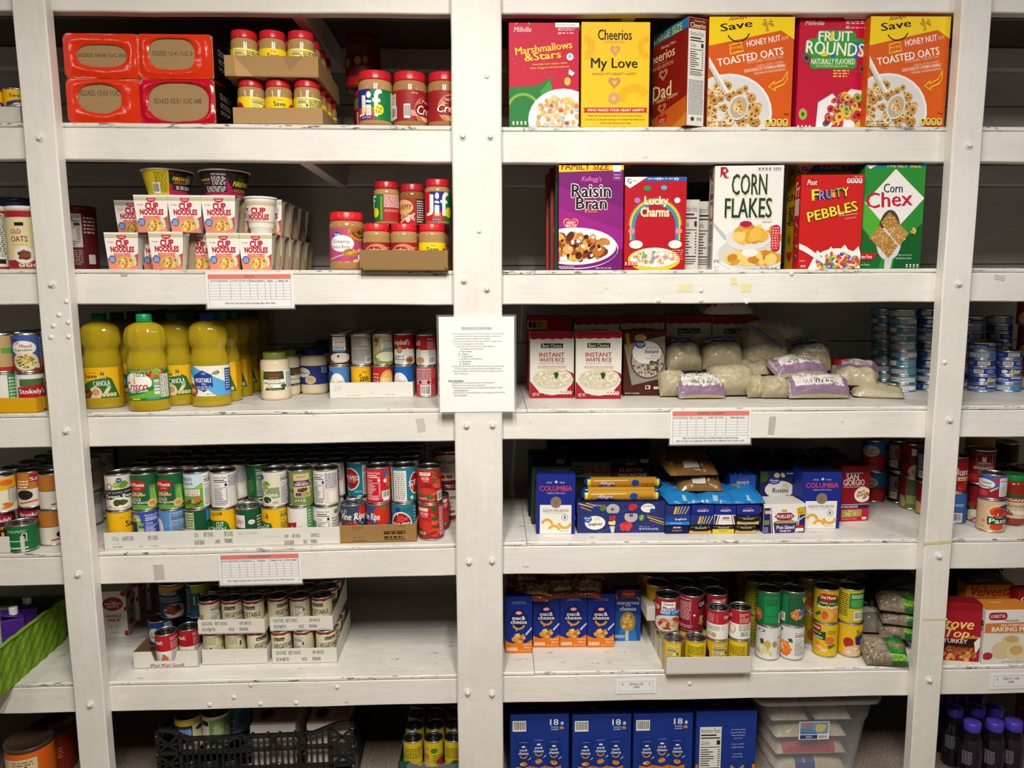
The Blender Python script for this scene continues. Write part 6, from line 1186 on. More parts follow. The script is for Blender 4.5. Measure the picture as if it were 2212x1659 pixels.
Z = [  # (px, depth, lift, tilt, rz, w, d, h, art, seed, label)
 (1453, Yf+.045, .0, 58, 0, .09, .085, .06, '', 3, 'plain clear rice bag at the lower left of the pile beside the brown box'),
 (1580, Yf+.05, .0, 60, 2, .155, .10, .075, '', 4, 'plain clear rice bag in the bottom row right of the left printed bag'),
 (1516, Yf-.005, .0, 48, 2, .158, .088, .042, FLK, 5, 'purple and white printed rice bag standing alone at the left front'),
 (1630, Yf+.012, .0, 66, 4, .056, .075, .05, '', 6, 'small clear rice bag, left one of the narrow pair'),
 (1672, Yf-.002, .0, 62, -4, .085, .072, .055, '', 7, 'small clear rice bag, right one of the narrow pair'),
 (1478, Yf+.10, .075, 52, 6, .125, .13, .06, ZIP, 8, 'zip bag of rice with a blue seal at the left of the upper row'),
 (1560, Yf+.10, .078, 50, -8, .135, .125, .065, ZIP, 9, 'zip bag of rice with a slanting blue seal, second in the upper row'),
 (1655, Yf+.125, .075, 55, 5, .165, .155, .07, '', 10, 'large zip bag of rice with its seal folded over, middle of upper row'),
 (1750, Yf+.125, .07, 55, -3, .140, .125, .06, NOTE, 11, 'zip bag of rice with a handwritten white note, right of the upper row'),
 (1652, Yf+.06, .066, 20, 10, .145, .10, .035, 'R bdb8ae 30 0 100 60', 12, 'half empty clear zip bag draped over the middle of the pile'),
 (1735, Yf+.015, .062, 30, 14, .20, .09, .045, FLK, 13, 'purple printed rice bag leaning on top of another at the right'),
 (1768, Yf-.025, .0, 46, 0, .205, .085, .05, FLK, 14, 'purple printed rice bag lying foremost at the right of the pile'),
 (1846, Yf+.035, .03, 30, -28, .135, .115, .05, FLK2, 15, 'purple and white rice bag turned sideways near the right end'),
 (1898, Yf-.02, .0, 6, -20, .155, .10, .04, FLK2, 16, 'purple and white rice bag lying flattest at the far right end'),
]
for (px, Y, dz, tilt, rz, w, d, h, art, seed, lab) in Z:
    o = rb(w, d, h, art, seed)
    lean(o, px, Y, 3, dz, tilt, rz, lab, 'rice bag', bagg)
    if seed == 10:   # folded clear flap with the blue slider
        f = MB(); f.grid([[(-.075+.15*i/10, .05+.02*j, .062+.012*j+.006*noise.noise(Vector((i*.5, j*.7, 2)))) for i in range(11)] for j in range(5)], 'd8d6d0', 'clear'); f.build('clear_flap', o)
        f = MB(); f.tube([(-.078, .115, .105), (-.02, .085, .092), (.035, .045, .080)], .0028, '2c4aa0', 'plastic'); f.build('zip_seal', o)
    if seed == 12:
        f = MB(); f.tube([(-.07, .098, .02), (0, .1, .028), (.07, .098, .02)], .002, '8a8880', 'plastic'); f.build('zip_seal', o)
ENR = 'R 2a1a18 14 30 34 78\nR 6a3a28 36 34 92 74\nT d8cfc4 18 42 32 56 SOUTH\nT d8c8b8 52 46 82 60 ENRICHED RICE\nF 4 80 60 100 10 6 a82a24'
MAH = 'B b81c24 18 34 62 66 @180 Mahatma\nT 4a4a4a 56 14 96 24 @176 EXTRA LONG GRAIN\nR 9aa2b0 8 8 30 40\nB b81c24 66 40 80 60 @180 RICE'
z5 = wz(683, .44, .5) - shelf(3, .5)[0]
lean(bag(.185, .14, .05, 'd6cec2', ENR, 21, 'film', 'rice_bag', 3, bumpy=.008), 1574, .42, 3, z5+.003, 6, 0, 'white and brown rice bag lying on top of the back row boxes', 'rice bag', bagg)
put(carton(.17, .12, .12, '9a9488', name='food_box'), 1700, .40, 3, 0, 0, 'plain box in the shadow under the white red-lettered bags', 'box')
lean(bag(.17, .13, .05, 'd8d4cc', MAH, 22, 'film', 'rice_bag', 3, bumpy=.008), 1695, .385, 3, .172, 10, 0, 'white rice bag with upside-down red lettering, upper one', 'rice bag', bagg)
lean(bag(.17, .13, .05, 'd8d4cc', MAH, 23, 'film', 'rice_bag', 3, bumpy=.008), 1732, .375, 3, .1225, 10, -16, 'white rice bag with upside-down red lettering, lower right one', 'rice bag', bagg)
HJ = 'E 2a2424 18 18 82 96\nE d8ccb0 26 28 74 84\nT 2a2424 28 34 72 46 SUPER\nE 7a1c24 34 50 80 90'
put(jar(HJ, 'c2b48c', 'c4b68e', 'b01c24', .037, .115, .020, 0, .1, .8, name='sauce_jar'), 1817, .34, 3, 0, 0, 'square-shouldered jar of grain with a red lid behind the rice bags', 'jar')

TA = ['R 3a8aa0 0 0 100 100\nC 32 12 62 88\nR d8dce0 64 12 100 88\nT b02a3a 68 24 84 50 giant\nT b02a3a 68 52 86 76 eagle\nL 8ab0c0 0 20 28 80 4', 'R 6a96b0 0 0 100 100\nR d8dce0 0 10 22 90\nE 9ac0d0 44 10 66 80\nR 3a8aa0 24 0 42 100\nL d8e4ea 48 40 62 60 1', 'R 4a90a8 0 0 100 100\nR c8ccd0 10 14 66 86\nL 888 14 20 62 80 3', 'R 3a8aa0 0 0 100 100\nC 8 14 32 88\nR d8dce0 34 12 96 90\nB b02a3a 38 20 56 50 giant\nB b02a3a 38 52 58 80 eagle\nL 888 60 24 94 76 3']
TB = ['R 26358c 0 0 100 100\nR d4d6dc 40 14 84 86\nL 777 44 22 80 78 4\nE 4a6ab8 4 14 26 86', 'R 26358c 0 0 100 100\nI e8ecf4 2 24 60 66 StarKist\nR 5a86b8 0 66 100 100\nR d4d6dc 66 10 98 30', 'R 2c3f9a 0 0 100 100\nC 30 16 66 86\nE 6a8ac8 76 16 96 84\nL 8a9ad0 4 30 24 70 2', 'R 6a9ac0 0 0 100 100\nR d4d6dc 8 20 70 84\nL 777 12 26 66 78 3\nR 4a7ab0 76 0 100 100', 'R 26358c 0 0 100 100\nE e8ecf4 30 20 52 90\nI e8ecf4 56 14 98 60 Star\nR c8c83a 56 64 92 90']
def tuna(art, base):
    def mk():
        e = empty('tuna_can'); can_parts(e, .0415, .0278, art, base, 0, False, 'c4c8cc', 'paper'); return e
    return kit(('tuna', art), mk)
def tstack(px, yb, n, arts, base, what, dz=0, r0=0, Y=None, lv=3, dx=0):
    Yc = (gy(px, yb, lv) + .0415) if Y is None else Y
    for k in range(n):
        a = arts[(k*3 + r0) % len(arts)]
        o = put(tuna(a, base), px + dx*k, Yc + .0015*((k*7) % 3), lv, dz + k*.0280, ((k*37 + r0*50) % 30) - 15, '%s, %s from below' % (what, ['first', 'second', 'third', 'fourth', 'fifth', 'sixth', 'seventh', 'eighth', 'ninth', 'tenth', 'eleventh'][k]), 'can', what + 's')
        o.location.x += .001*((k*5) % 3 - 1)
    return Yc
t1 = tstack(1950, 848, 10, TA, '3a8aa0', 'aqua tuna can in the nearer stack left of the post')
tstack(1909, 0, 10, TA, '3a8aa0', 'aqua tuna can in the farther stack beside the rice bags', r0=1, Y=t1+.09)
tstack(2008, 846, 10, TB, '26358c', 'navy tuna can in the stack half hidden by the post')
tstack(2096, 0, 9, TB, '26358c', 'navy tuna can in the far stack just past the post', r0=2, Y=gy(2120, 848, 3)+.13)
t2 = tstack(2120, 848, 6, TB, '26358c', 'navy tuna can in the six-high stack right of the post', r0=1)
tstack(2176, 848, 5, TB, '2c3f9a', 'navy and sky tuna can in the five-high stack at the right', r0=3)
tstack(2157, 0, 9, TB, '26358c', 'navy tuna can in the tall back stack at the right edge', r0=4, Y=t2+.095)
for k in range(3): canput('R 8a2a24 0 0 100 100\nE d8b868 10 60 90 110', '8a2a24', 2222, .40, 3, k*.112, 'dark red can at the right picture edge, %s of its stack' % ('lowest', 'middle', 'topmost')[k], 'red cans at the right edge')
# ================================================================== right bay, fourth shelf (4)
COLU = 'R 1c2c86 0 0 100 100\nT c8ccd8 26 12 40 14.6 SINCE\n* d8dce4 45 9 56 15.6\nT c8ccd8 60 12 72 14.6 1848\nB d8405a 8 19 92 27.6 COLUMBIA\nT c8ccd8 27 30 74 32.4 AMERICA\'S FIRST PASTA\nP e9e6df 9 51 91 51 91 100 9 100\nE 8a7468 36 37 65 56.4\nA 6a5448 50.5 46.6 3 4.4 0 360\nT 2a2e50 18 58 83 63 ELBOW MACARONI\nT 9a9a9a 24 64 76 66 ENRICHED MACARONI PRODUCT\nA e0a838 28 84 9 16 190 360\nA e0a838 46 95 10 17 200 350\nA e0a838 74 80 12 19 10 170\nA 6a6a78 74 72 7.4 8.4 0 360\nE 6a6a78 71.5 69 76.5 75\nT 9a9a9a 62 94 84 97 NET WT 16 OZ'
pg = 'pasta boxes on the fourth shelf'
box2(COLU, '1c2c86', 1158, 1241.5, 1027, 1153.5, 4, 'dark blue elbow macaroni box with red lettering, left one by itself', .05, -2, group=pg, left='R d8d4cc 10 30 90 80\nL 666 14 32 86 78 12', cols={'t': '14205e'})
Yp = gy(1340, 1151, 4)
GVS = 'R 2a3470 0 0 100 100\nP 343f80 0 20 30 0 36 0 0 26\nP 343f80 20 100 80 0 84 0 26 100\nP 343f80 60 100 100 40 100 48 66 100\nE 1f1f3a 9 16 33 86\nE eceae4 8.4 12 32 84\nE 1f4a9c 6.4 12 16.4 46\nB fff 8 18 15 28 Great\nT fff 9 31 14.4 38 Value\nE e0d8a8 19 18 26 36\nB 2a2f5a 12 46 28 66 Spaghetti\nF 35 6 45 40 12 4 a82a20 c8483a\nF 35 34 46 66 16 4 e0c068 ecd48a\nP d0d0d4 37 66 43 66 42 100 39 100\nF 47 34 64 100 12 6 c82c30 d84040 b01c24\nE b8b0b4 53.6 -14 69 46\nE 6a5a50 59 2 64 18\nE 5a7a3a 70 4 77 40 20\nE 9ab87a 72 8 75 34 20\nP e0b848 80 16 100 46 100 52 80 22\nP d8a838 83 34 100 58 100 62 83 38\nP c89830 79 8 100 30 100 33 79 11\nT fff 71 76 93 88 NET WT 32 OZ (2 LB) 907g\nL c8cce0 71 66 85 70 1'
GVT = 'R 2a3470 0 0 100 100\nP 343f80 0 20 30 0 36 0 0 26\nP 343f80 40 100 90 0 94 0 46 100\nP e0b848 2 4 18 40 18 50 2 16\nP d8a838 4 36 16 74 16 80 4 44\nP e0b848 10 2 20 22 20 30 10 10\nT fff 18 20 31 34 @180 NET WT 32 OZ\nE 5a7a3a 26 16 33 80 20\nE b8b0b4 33 14 48 110\nE 6a5a50 38 50 42 76\nF 54 4 70 90 6 8 c82c30 d84040\nE eceae4 72 12 88 94\nT 2a2f5a 74 26 86 46 @180 Spaghetti\nE 1f4a9c 82 58 88.6 96'
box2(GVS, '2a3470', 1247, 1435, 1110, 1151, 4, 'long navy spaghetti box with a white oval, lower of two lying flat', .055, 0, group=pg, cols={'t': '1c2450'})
zb = wz(1110, Yp, .4) - shelf(4, .4)[0]
box2(GVT, '2a3470', 1246, 1438, 1086, 0, 4, 'long navy spaghetti box printed upside down, upper of two lying flat', .055, 0, group=pg, Y=Yp+.002, dz=zb+.0006, cols={'t': '1c2450'})
zu = wz(1086, Yp, .4) - shelf(4, .4)[0]
ALG = 'R b8842a 8 0 92 100\nR e2d21c 4 0 9.6 100\nR e2d21c 90 0 95.6 100\nR 1c3f9c 0 0 4 100\nR 1c3f9c 95.6 0 100 100\nE 1c4aa8 18 30 40 96\nI e8e4d8 20 22 38 56 Allegra\nP c83a2a 20 70 32 58 34 74 22 88\nE 1c3f9c 60 6 70 60\nT 6a3a18 72 30 90 56 Spaghetti\nL d8dce8 48 72 90 92 2\nP e8d090 12 12 56 8 56 14 12 20'
def pasta_roll(art, L=.252, R=.0165):
    def mk():
        b = MB(); rows = []; n = 24
        for k in range(n+1):
            t = k/n; e = min(t, 1-t); r = R*(min(1, (e/.05))**.6*.75+.25) if e < .05 else R
            r += .0007*noise.noise(Vector((k*.6, 1, 4)))
            rows.append([(-L/2+L*t, r*.95*cos(2*pi*j/18), R+r*sin(2*pi*j/18)) for j in range(18)])
        b.grid(rows, 'b8842a', 'film', closed=True, colf=lambda i, j: '1c3f9c' if i in (0, 1, n-1, n-2) else 'c0912f')
        def fm(x, y, d):
            a = rad(56) + y*rad(130); rr = R + .0006 + d
            t = x; e = min(t, 1-t); q = (min(1, e/.05)**.6*.75+.25) if e < .05 else 1
            return Vector((-L/2+L*t, -(R*q+.0006+d)*.95*sin(a-rad(10)), R+(R*q+.0006+d)*cos(a-rad(10))))
        b.art(art, fm, 'film', step=(.1, .1), asp=.14); return b.build('pasta_bag')
    return kit(('roll', art), mk)
for k, (Y, dz, px) in enumerate(((Yp+.022, zu+.0015, 1341), (Yp+.058, zu+.0015, 1341), (Yp+.09, zu+.0015, 1345), (Yp+.072, zu+.031, 1345))):
    put(pasta_roll(ALG), px, Y, 4, dz, (0, -1, 1, 0)[k], 'clear and yellow-banded spaghetti bag, %s, lying on the long navy boxes' % ('front one', 'second', 'third', 'top one')[k], 'pasta bag', 'spaghetti bags on the long boxes')
put(carton(.25, .10, .055, '1a2148', name='pasta_box', flap=False), 1345, Yp+.06, 4, 0, 0, 'plain dark pasta box hidden behind the lower long navy box', 'box')
put(carton(.25, .10, .032, '1a2148', name='pasta_box', flap=False), 1345, Yp+.062, 4, .0555, 0, 'plain dark pasta box hidden behind the upper long navy box', 'box')
FCB = 'R 2a3424 0 0 100 100\nP 8a8a80 2 14 100 14 100 100 2 100\nE 3f6a4a 6 30 30 90\nB d8dcd0 11 44 26 56 food\nB d8dcd0 11 60 26 74 club\nF 26 24 100 100 50 8 b87a4a c89a6a a85a3a d8b888'
ELB = 'R 5a2a1c 0 0 100 100\nR 1c2450 0 0 100 46\nD 8a2a30 34 18 64 36 50\nT d8c8b8 38 22 60 32 REGGANO\nB d8d0c8 20 52 84 72 ELBOW\nB d8d0c8 18 82 90 100 MACARONI\nD c8c0b4 76 2 96 22 20\nB 2a2420 80 8 93 16 2 LB'
STF = 'R 14193a 0 0 100 100\nP 2a3450 60 10 100 0 100 40 62 30\nD 6a2028 30 46 62 66 40\nD b0aaa0 74 30 94 62 20\nT 2a2420 78 38 90 52 2 LB'
box2(squash(FCB, .30), '2a3424', 1231, 1318, 995, 0, 4, 'dark box with a macaroni picture and a green disc behind the spaghetti bags', .05, 0, Y=Yp+.17, group=pg)
box2(squash(ELB, .30), '5a2a1c', 1319, 1401, 992, 0, 4, 'brown and navy elbow macaroni box behind the spaghetti bags', .06, 0, Y=Yp+.155, group=pg, cols={'t': '1a2040'})
box2(squash(STF, .3), '14193a', 1142, 1222, 982, 0, 4, 'dark navy box in the shadow behind the left blue macaroni box', .07, 0, Y=Yp+.17, group=pg)
box2('R 2c3a24 0 0 100 100\nL 6a7a5a 40 4 90 10 2', '2c3a24', 1148, 1232, 1012, 0, 4, 'dark green box directly behind the left blue macaroni box', .05, 0, Y=Yp+.09, group=pg)
BAR = 'R 0e1230 0 0 100 100\nD 5a2028 34 36 66 56 50\nT c8a8a8 38 40 62 50 Barilla\nT 8a8aa0 36 64 64 72 PENNE'
for k, (xl, xr) in enumerate(((1182, 1256), (1258, 1332), (1332, 1400))):
    box2(squash(BAR, .2), '0e1230', xl, xr, 955, 0, 4, 'dark navy pasta box deep in the back row, %s of three' % ('left', 'middle', 'right')[k], .05, 0, Y=Yp+.33, group=pg)
# ends of the boxes stacked in three rows
E_GV = 'R 2a3470 0 0 100 100\nP e0b848 38 10 48 6 40 90 30 90\nP d8a838 52 6 58 6 50 90 44 90\nP e8d8a8 66 6 69 6 58 90 55 90\nP e8d8a8 80 6 83 6 68 90 65 90\nP e8d8a8 94 6 97 6 80 90 77 90'
E_CO = 'R 1c2c86 0 0 100 100\nB b83a5a 34 22 66 38 COLUMBIA\nB f0eeea 26 44 74 66 SPAGHETTI\nR 16226a 10 82 90 84'
E_GB = 'R 24408a 0 0 100 100\nR 1f86c8 0 66 100 100\nE 1f4a9c 10 20 30 54\nB f0eeea 38 24 86 52 Spaghetti\nL c8d8ec 20 76 70 88 1'
E_MU = 'R e8e4dc 0 0 100 100\nP 2a2450 0 0 14 0 4 100 0 100\nP 2a2450 86 0 100 0 100 100 96 100\nP 8a2030 20 0 24 0 14 100 10 100\nP 8a2030 76 0 80 0 90 100 86 100\nD 8a1c2c 36 16 68 40 40\nT f0e8e0 40 22 64 34 MUELLER\'S\nT 4a3a5a 30 48 76 60 Thin Spaghetti'
E_KR = 'R 1e1c1a 0 0 100 100\nR c8a85a 0 66 100 100\nE 3a5aa8 42 4 58 24\nB d8d0b8 26 30 76 46 THIN SPAGHETTI\nR c8a85a 6 24 36 27\nR c8a85a 64 24 94 27\nP 1e1c1a 14 66 86 66 80 74 20 74'
E_KY = E_KR.replace('R c8a85a 0 66 100 100', 'R e0c83a 0 54 100 100').replace('P 1e1c1a 14 66 86 66 80 74 20 74', 'L 8a7a1c 30 66 70 84 1')
E_BA = 'R 141c4a 0 0 100 100\nD 9a1c2c 30 18 72 44 50\nI f0e8e8 36 22 66 40 Barilla\nT c8cce0 30 60 72 74 SPAGHETTI'
ends = [[(1436, 1487, E_BA, '141c4a', 'navy with a red oval'), (1488, 1537, E_KR, '1e1c1a', 'black and gold, left one'), (1538, 1586, E_KY, '1e1c1a', 'black and bright yellow'), (1587, 1634, E_KR, '1e1c1a', 'black and gold, right one')],
        [(1437, 1490, E_GB, '24408a', 'mid blue with a sky blue band'), (1491, 1542, E_GV, '2a3470', 'navy with slanted noodles, second column'), (1543, 1590, E_MU, 'e8e4dc', 'white with a red oval'), (1591, 1640, E_KR, '1e1c1a', 'black and gold, second row')],
        [(1438, 1491, E_GV, '2a3470', 'navy with slanted noodles, first column'), (1493, 1543, E_CO, '1c2c86', 'dark blue with white lettering, second column'), (1544, 1590, E_CO, '1c2c86', 'dark blue with white lettering, third column'), (1591, 1641, E_CO, '1c2c86', 'dark blue with white lettering, fourth column')]]
hz = .0302; Ye = gy(1535, 1154, 4)
for r, row in enumerate(ends):
    for xl, xr, a, c, w in row:
        z = shelf(4, .6)[0]+hz*r; wv = wx(xr, Ye, z) - wx(xl, Ye, z) - .0012
        put(carton(round(wv, 4), .25, hz-.0006, c, a, name='pasta_box', flap=False), (xl+xr)/2, Ye + (.004, .0, .003)[r]*(1 + (xl % 3)*.3), 4, hz*r, 0, 'spaghetti box end %s, %s row of the stack' % (w, ('bottom', 'middle', 'top')[r]), 'box', 'spaghetti box ends')
BLB = 'P 1f78b8 0 0 100 0 100 100 0 100\nF 26 10 52 60 7 12 c89a4a a87838\nR 9ab8cc 44 84 58 98'
for k, (px, w, d, dz, rz) in enumerate(((1480, .11, .15, .092, 6), (1545, .12, .15, .092, -8), (1618, .11, .13, .092, 2))):
    lean(bag(w, d, .027, '1f78b8', BLB, 30+k, 'film', 'pasta_bag', 2.2), px, Ye+.006, 4, dz, 9, rz, 'bright blue pasta bag lying on the box ends, %s of three' % ('left', 'middle', 'right')[k], 'pasta bag', 'blue pasta bags')
BRN = 'F 0 0 100 100 160 5 8a6a3a a8844a 6a4e28 c09a5a 4a3418\nR 8a2a1c 10 60 90 66\nR c8c0b4 30 78 60 94'
for k, (px, dz, rz, w) in enumerate(((1515, .121, -4, .145), (1500, .172, 3, .165))):
    lean(bag(w, .15, .043, '7a5a30', BRN, 40+k, 'film', 'pasta_bag', 2.2, bumpy=.004), px, Ye+.04, 4, dz, 11, rz, 'clear bag of brown pasta, %s of the pair on the blue bags' % ('lower', 'upper')[k], 'pasta bag', 'brown pasta bags')
z = wz(1070, Ye+.09, .75) - shelf(4, .75)[0]
put(carton(.082, .2, .115, '1c2040', name='pasta_box', flap=False), 1604, Ye+.262, 4, 0, 0, 'dark box hidden behind the stacked box ends', 'box')
CS2 = E_CO.replace('1c2c86', '1c54b0')
put(carton(.083, .22, .046, '1c54b0', CS2, {'t': '163c86'}, top='P d8b868 20 100 60 0 63 0 24 100\nP c8c8d0 40 100 76 0 78 0 43 100', name='pasta_box'), 1604, Ye+.10, 4, .1165, -3, 'blue spaghetti box lying on the stack with its end facing out, beside the oval-label box', 'box')
for k, (xl, xr, yt) in enumerate(((1447, 1488, 962), (1490, 1530, 962), (1533, 1574, 960))):
    for j in range(2):
        box2('R 1f5a34 0 0 100 100\nD 6a2a2c 50 10 90 24 50\nT a8c0a8 20 40 70 48 PASTA', '1f5a34', xl, xr, yt+(26 if j == 0 else 0), 0, 4, 'dark green box in the shadowed back, %s column, %s one' % (('left', 'middle', 'right')[k], ('lower', 'upper')[j]), .05, 0, Y=Ye+.31, group=pg, flap=False) if j == 0 else put(carton(.062, .05, .038, '1f5a34', 'R 1f5a34 0 0 100 100\nD 6a2a2c 50 30 90 60 50', name='pasta_box', flap=False), (xl+xr)/2, Ye+.31, 4, wz(yt+25.5, Ye+.31, .6)-shelf(4, .6)[0], 0, 'dark green box in the shadowed back, %s column, upper one' % ('left', 'middle', 'right')[k], 'box', pg)
ROT = 'R 232c5c 0 0 100 100\nE 3a5a2c -10 -6 20 42\nF 24 2 70 26 5 12 e0d8b0 d0c498\nF 86 20 104 60 3 18 d8d0b0\nE 2a2a4a 14 42 94 112\nE eceae0 12 36 86 104\nF 50 46 80 70 3 14 e0d8a8\nE 1f4a9c 20 24 50 50\nB fff 24 30 46 38 Great\nT fff 28 40 42 45 Value\nB 2a2f5a 32 64 70 82 Rotini\nF 60 88 84 104 8 10 e0a868 c8843a\nL c8ccd8 66 4 96 12 1'
box2(squash(ROT, .52), '232c5c', 1638, 1724, 1017, 0, 4, 'navy rotini box with a large white oval standing behind the pot box', .06, 0, Y=Ye+.125, group=pg, left='E 3f6a3a 20 10 80 50', cols={'t': '1a1f40'})
MUE = 'R e9e6e0 0 0 100 100\nP 2a2458 0 12 14 12 20 100 0 100\nP 8a2030 15 10 17 10 24 100 21 100\nP 2a2458 88 12 100 10 100 100 84 100\nP 8a2030 85 10 87 10 82 100 79 100\nF 40 14 58 30 10 6 d8a85a c8924a\nP 2a2458 26 42 34 30 66 30 74 42 66 54 34 54\nP a01c2c 28 42 35 31.6 65 31.6 72 42 65 52.4 35 52.4\nB f4f0ea 31 36 69 48 MUELLER\'S\nP e0b820 78 14 98 12 99 36 80 38\nB 4a3a10 81 16 96 22 YES, it\'s a\nB 4a3a10 83 26 95 33 POUND!\nP c8c4c0 76 60 98 40 100 43 80 64\nE 3a3a40 24 54 80 78\nE b89a4a 27 56 78 72\nP 3a346e 24 66 80 66 76 100 28 100\nB f4f0ea 32 74 74 86 Pot-Sized\nB f4f0ea 40 89 66 97 Spaghetti\nR e8e4de 78 74 97 96\nR b02034 78 74 97 84\nV 2 20 20 32 333 f2f0ea\nR 5a8a4a 1 54 14 70\nL d8d4e4 2 78 12 98 3'
box2(MUE, 'e9e6e0', 1647, 1739, 1088, 1151.5, 4, 'white spaghetti box with a pot picture and a yellow corner flag', .09, 3, group=pg, left='R 2a2458 0 0 100 100\nR 5a8a4a 10 50 80 70\nL d8d4e4 10 10 80 40 4', cols={'t': 'd8d4cc'})
box2(COLU, '1c2c86', 1729, 1812.5, 1018, 1142, 4, 'dark blue elbow macaroni box with red lettering, right one by the red box', .11, 0, group=pg, cols={'t': '10173c'})
SANG = 'R 8a1424 0 0 100 100\nP 701020 0 0 100 0 100 14 0 20\nB f0e8e0 14 14 58 24 SAN\nB f0e8e0 4 24 80 35 GIORGIO\nR f0e8e0 10 12 74 12.8\nR f0e8e0 4 37 84 37.8\nE f0e8dc 46 38 106 66\nF 50 41 104 64 30 8 b8844a d8b07a a06a34 c89a5a\nR 2a2450 0 70 100 77\nR f0e0d0 0 69 100 70\nB f0e8e0 -24 71.6 60 75.6 ELBOW MACARONI\nR c8183a 0 77 100 100\nP a89a4a 4 79 76 79 76 92 4 93\nF 2 78 76 93 40 8 c8b868 b8a454 d8cc88\nT f0c8a0 6 95 60 97 ENRICHED\nR e8e0d8 78 93 94 98'
box2(SANG, '8a1424', 1812, 1876, 1005, 1125.5, 4, 'dark red macaroni box with a window of pasta, right of the blue one', .09, 6, group=pg, cols={'t': '6a1420'})
# dark cans at the right end
GC = 'R 2f6ab0 0 0 100 44\nR a0202a 0 44 100 100\nE 1f3f7a 10 2 34 26\nE d8d4cc 8 14 76 54\nT 4a4a54 18 24 68 33 Crushed\nT 4a4a54 20 36 66 44 Tomatoes\nE b82a2a 24 54 90 106\nF 26 58 88 98 16 12 c83a30 8a1c1c'
GS = 'R 2f6ab0 0 0 100 50\nR 8a1c24 0 50 100 100\nE d8d4cc -20 16 66 56\nT 4a4a54 2 26 56 36 Tomato\nT 4a4a54 4 40 50 50 Sauce\nE b02a2a 16 56 90 104'
HU = 'R 8a1420 0 0 100 100\nR 6a1018 30 4 104 44\nB e8e0d8 44 12 100 34 H\nE 5a1018 0 30 40 60\nE d8d0c0 30 60 110 110\nF 34 64 106 100 14 12 b8342a c8643a d8a868'
HG = 'R 6a7a44 0 0 100 100\nR 8a1420 0 0 26 60\nL 3a4a24 30 6 92 80 10\nR 9aa86a 30 56 92 84\nE c8a05a -10 60 26 110'
BT = 'R 2a2420 0 0 100 100\nR 6a6a64 4 10 50 90\nL b0aca4 8 14 46 60 7\nE 7a2024 30 20 90 60\nC 14 66 44 88'
Yk4 = gy(1888, 1086, 4)+.038
dk = 'dark cans at the right end of the fourth shelf'
for px, Y, a, b, r, h, n, w in ((1887, Yk4, GS, '8a1c24', .038, .113, 1, 'blue and red tomato sauce can'), (1884, Yk4, GC, 'a0202a', .040, .113, 2, 'blue and red crushed tomato can'), (1922, Yk4+.02, BT, '8a7a2a', .02, .2, 1, 'narrow gold tin'), (1941, Yk4-.03, BT, '2a2420', .034, .113, 1, 'black can with a grey panel'), (1944, Yk4-.03, BT, '2a2420', .036, .113, 2, 'black can with a red tomato'), (1972, Yk4-.105, HG, '6a7a44', .038, .113, 1, 'green panel can'), (1976, Yk4-.105, HU, '8a1420', .038, .118, 2, 'red can with a white letter'), (2003, Yk4-.17, HG, '6a7a44', .038, .113, 1, 'green can cut by the post'), (2004, Yk4-.17, BT, '2a2420', .038, .113, 2, 'black can cut by the post')):
    canput(a, b, px, Y, 4, 0 if n == 1 else .114, w + ' %s at the dark right end' % ('below' if n == 1 else 'stacked above'), dk, r, h)
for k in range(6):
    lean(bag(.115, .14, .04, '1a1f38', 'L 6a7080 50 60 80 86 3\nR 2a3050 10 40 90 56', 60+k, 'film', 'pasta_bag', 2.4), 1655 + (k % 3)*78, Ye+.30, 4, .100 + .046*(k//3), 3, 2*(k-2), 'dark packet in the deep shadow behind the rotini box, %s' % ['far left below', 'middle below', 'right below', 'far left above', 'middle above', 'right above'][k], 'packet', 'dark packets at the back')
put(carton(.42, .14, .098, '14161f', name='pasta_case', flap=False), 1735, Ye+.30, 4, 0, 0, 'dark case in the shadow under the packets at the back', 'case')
# ================================================================== right bay, fifth shelf (5)
MAC = 'P 142a80 0 0 100 0 100 100 0 100\nT b0c0e0 26 8 76 10 no artificial flavors,\nT b0c0e0 24 11 78 13 preservatives, or dyes\nE 101c5c 14 22 84 60\nE c8203a 36 25 64 32\nE f0ece6 40 26 60 31\nB 24408a 44 27 57 30 Kraft\nB f0eeea 26 34 74 41 mac&\nB f0eeea 20 41 80 48 cheese\nA c89040 50 47 18 26 20 160\nR e0c080 40 56 43 61\nP e07818 0 78 26 83 50 80 76 83 100 76 100 100 0 100\nP c8c8cc 74 66 98 54 100 57 78 69\nF 20 64 82 84 36 12 d8983a e8b05a c07a28 f0c070\nT f6ead0 64 83 96 87 original\nT f6ead0 70 88 96 92 flavor\nV 5 90 46 96 e08828 f2e8d8\nT f6ead0 52 95 96 97 NET WT 7.25 OZ'
CLB = 'P 1f4f9c 0 40 100 50 100 100 0 100\nP 2a78b8 10 100 30 60 70 60 90 100\nP b0282c 24 1 76 1 76 18 50 15 24 18\nB e8c050 28 6 72 10.4 cheese\nT e8c050 40 11 60 14 club\nB d8e2ee 8 22 92 29 macaroni\nT d8e2ee 40 29 60 32.6 and\nB d8e2ee 18 33 82 41 cheese\nE b08838 20 43 80 82\nF 22 45 78 80 26 14 d8b050 c89838 e8c878 a87828\nP c8c8c8 42 80 54 80 54 100 42 100\nV 2 88 40 94 2a5a9a c8d8e8\nP c8a048 2 8 10 16 8 20 0 12\nP c8a048 84 12 96 18 94 22 84 16'
mg = 'macaroni boxes on the fifth shelf'
mb = [(1091.5, 1149.5, 1291, 1410.5, 'blue and orange macaroni box set farthest forward, beside the centre post'), (1151, 1208.5, 1284, 1398.5, 'blue and orange macaroni box, second from the centre post'), (1209, 1267, 1284, 1398, 'blue and orange macaroni box, third from the centre post'), (1268, 1326.5, 1284, 1398, 'blue and orange macaroni box, fourth from the centre post')]
mw, mh = None, None
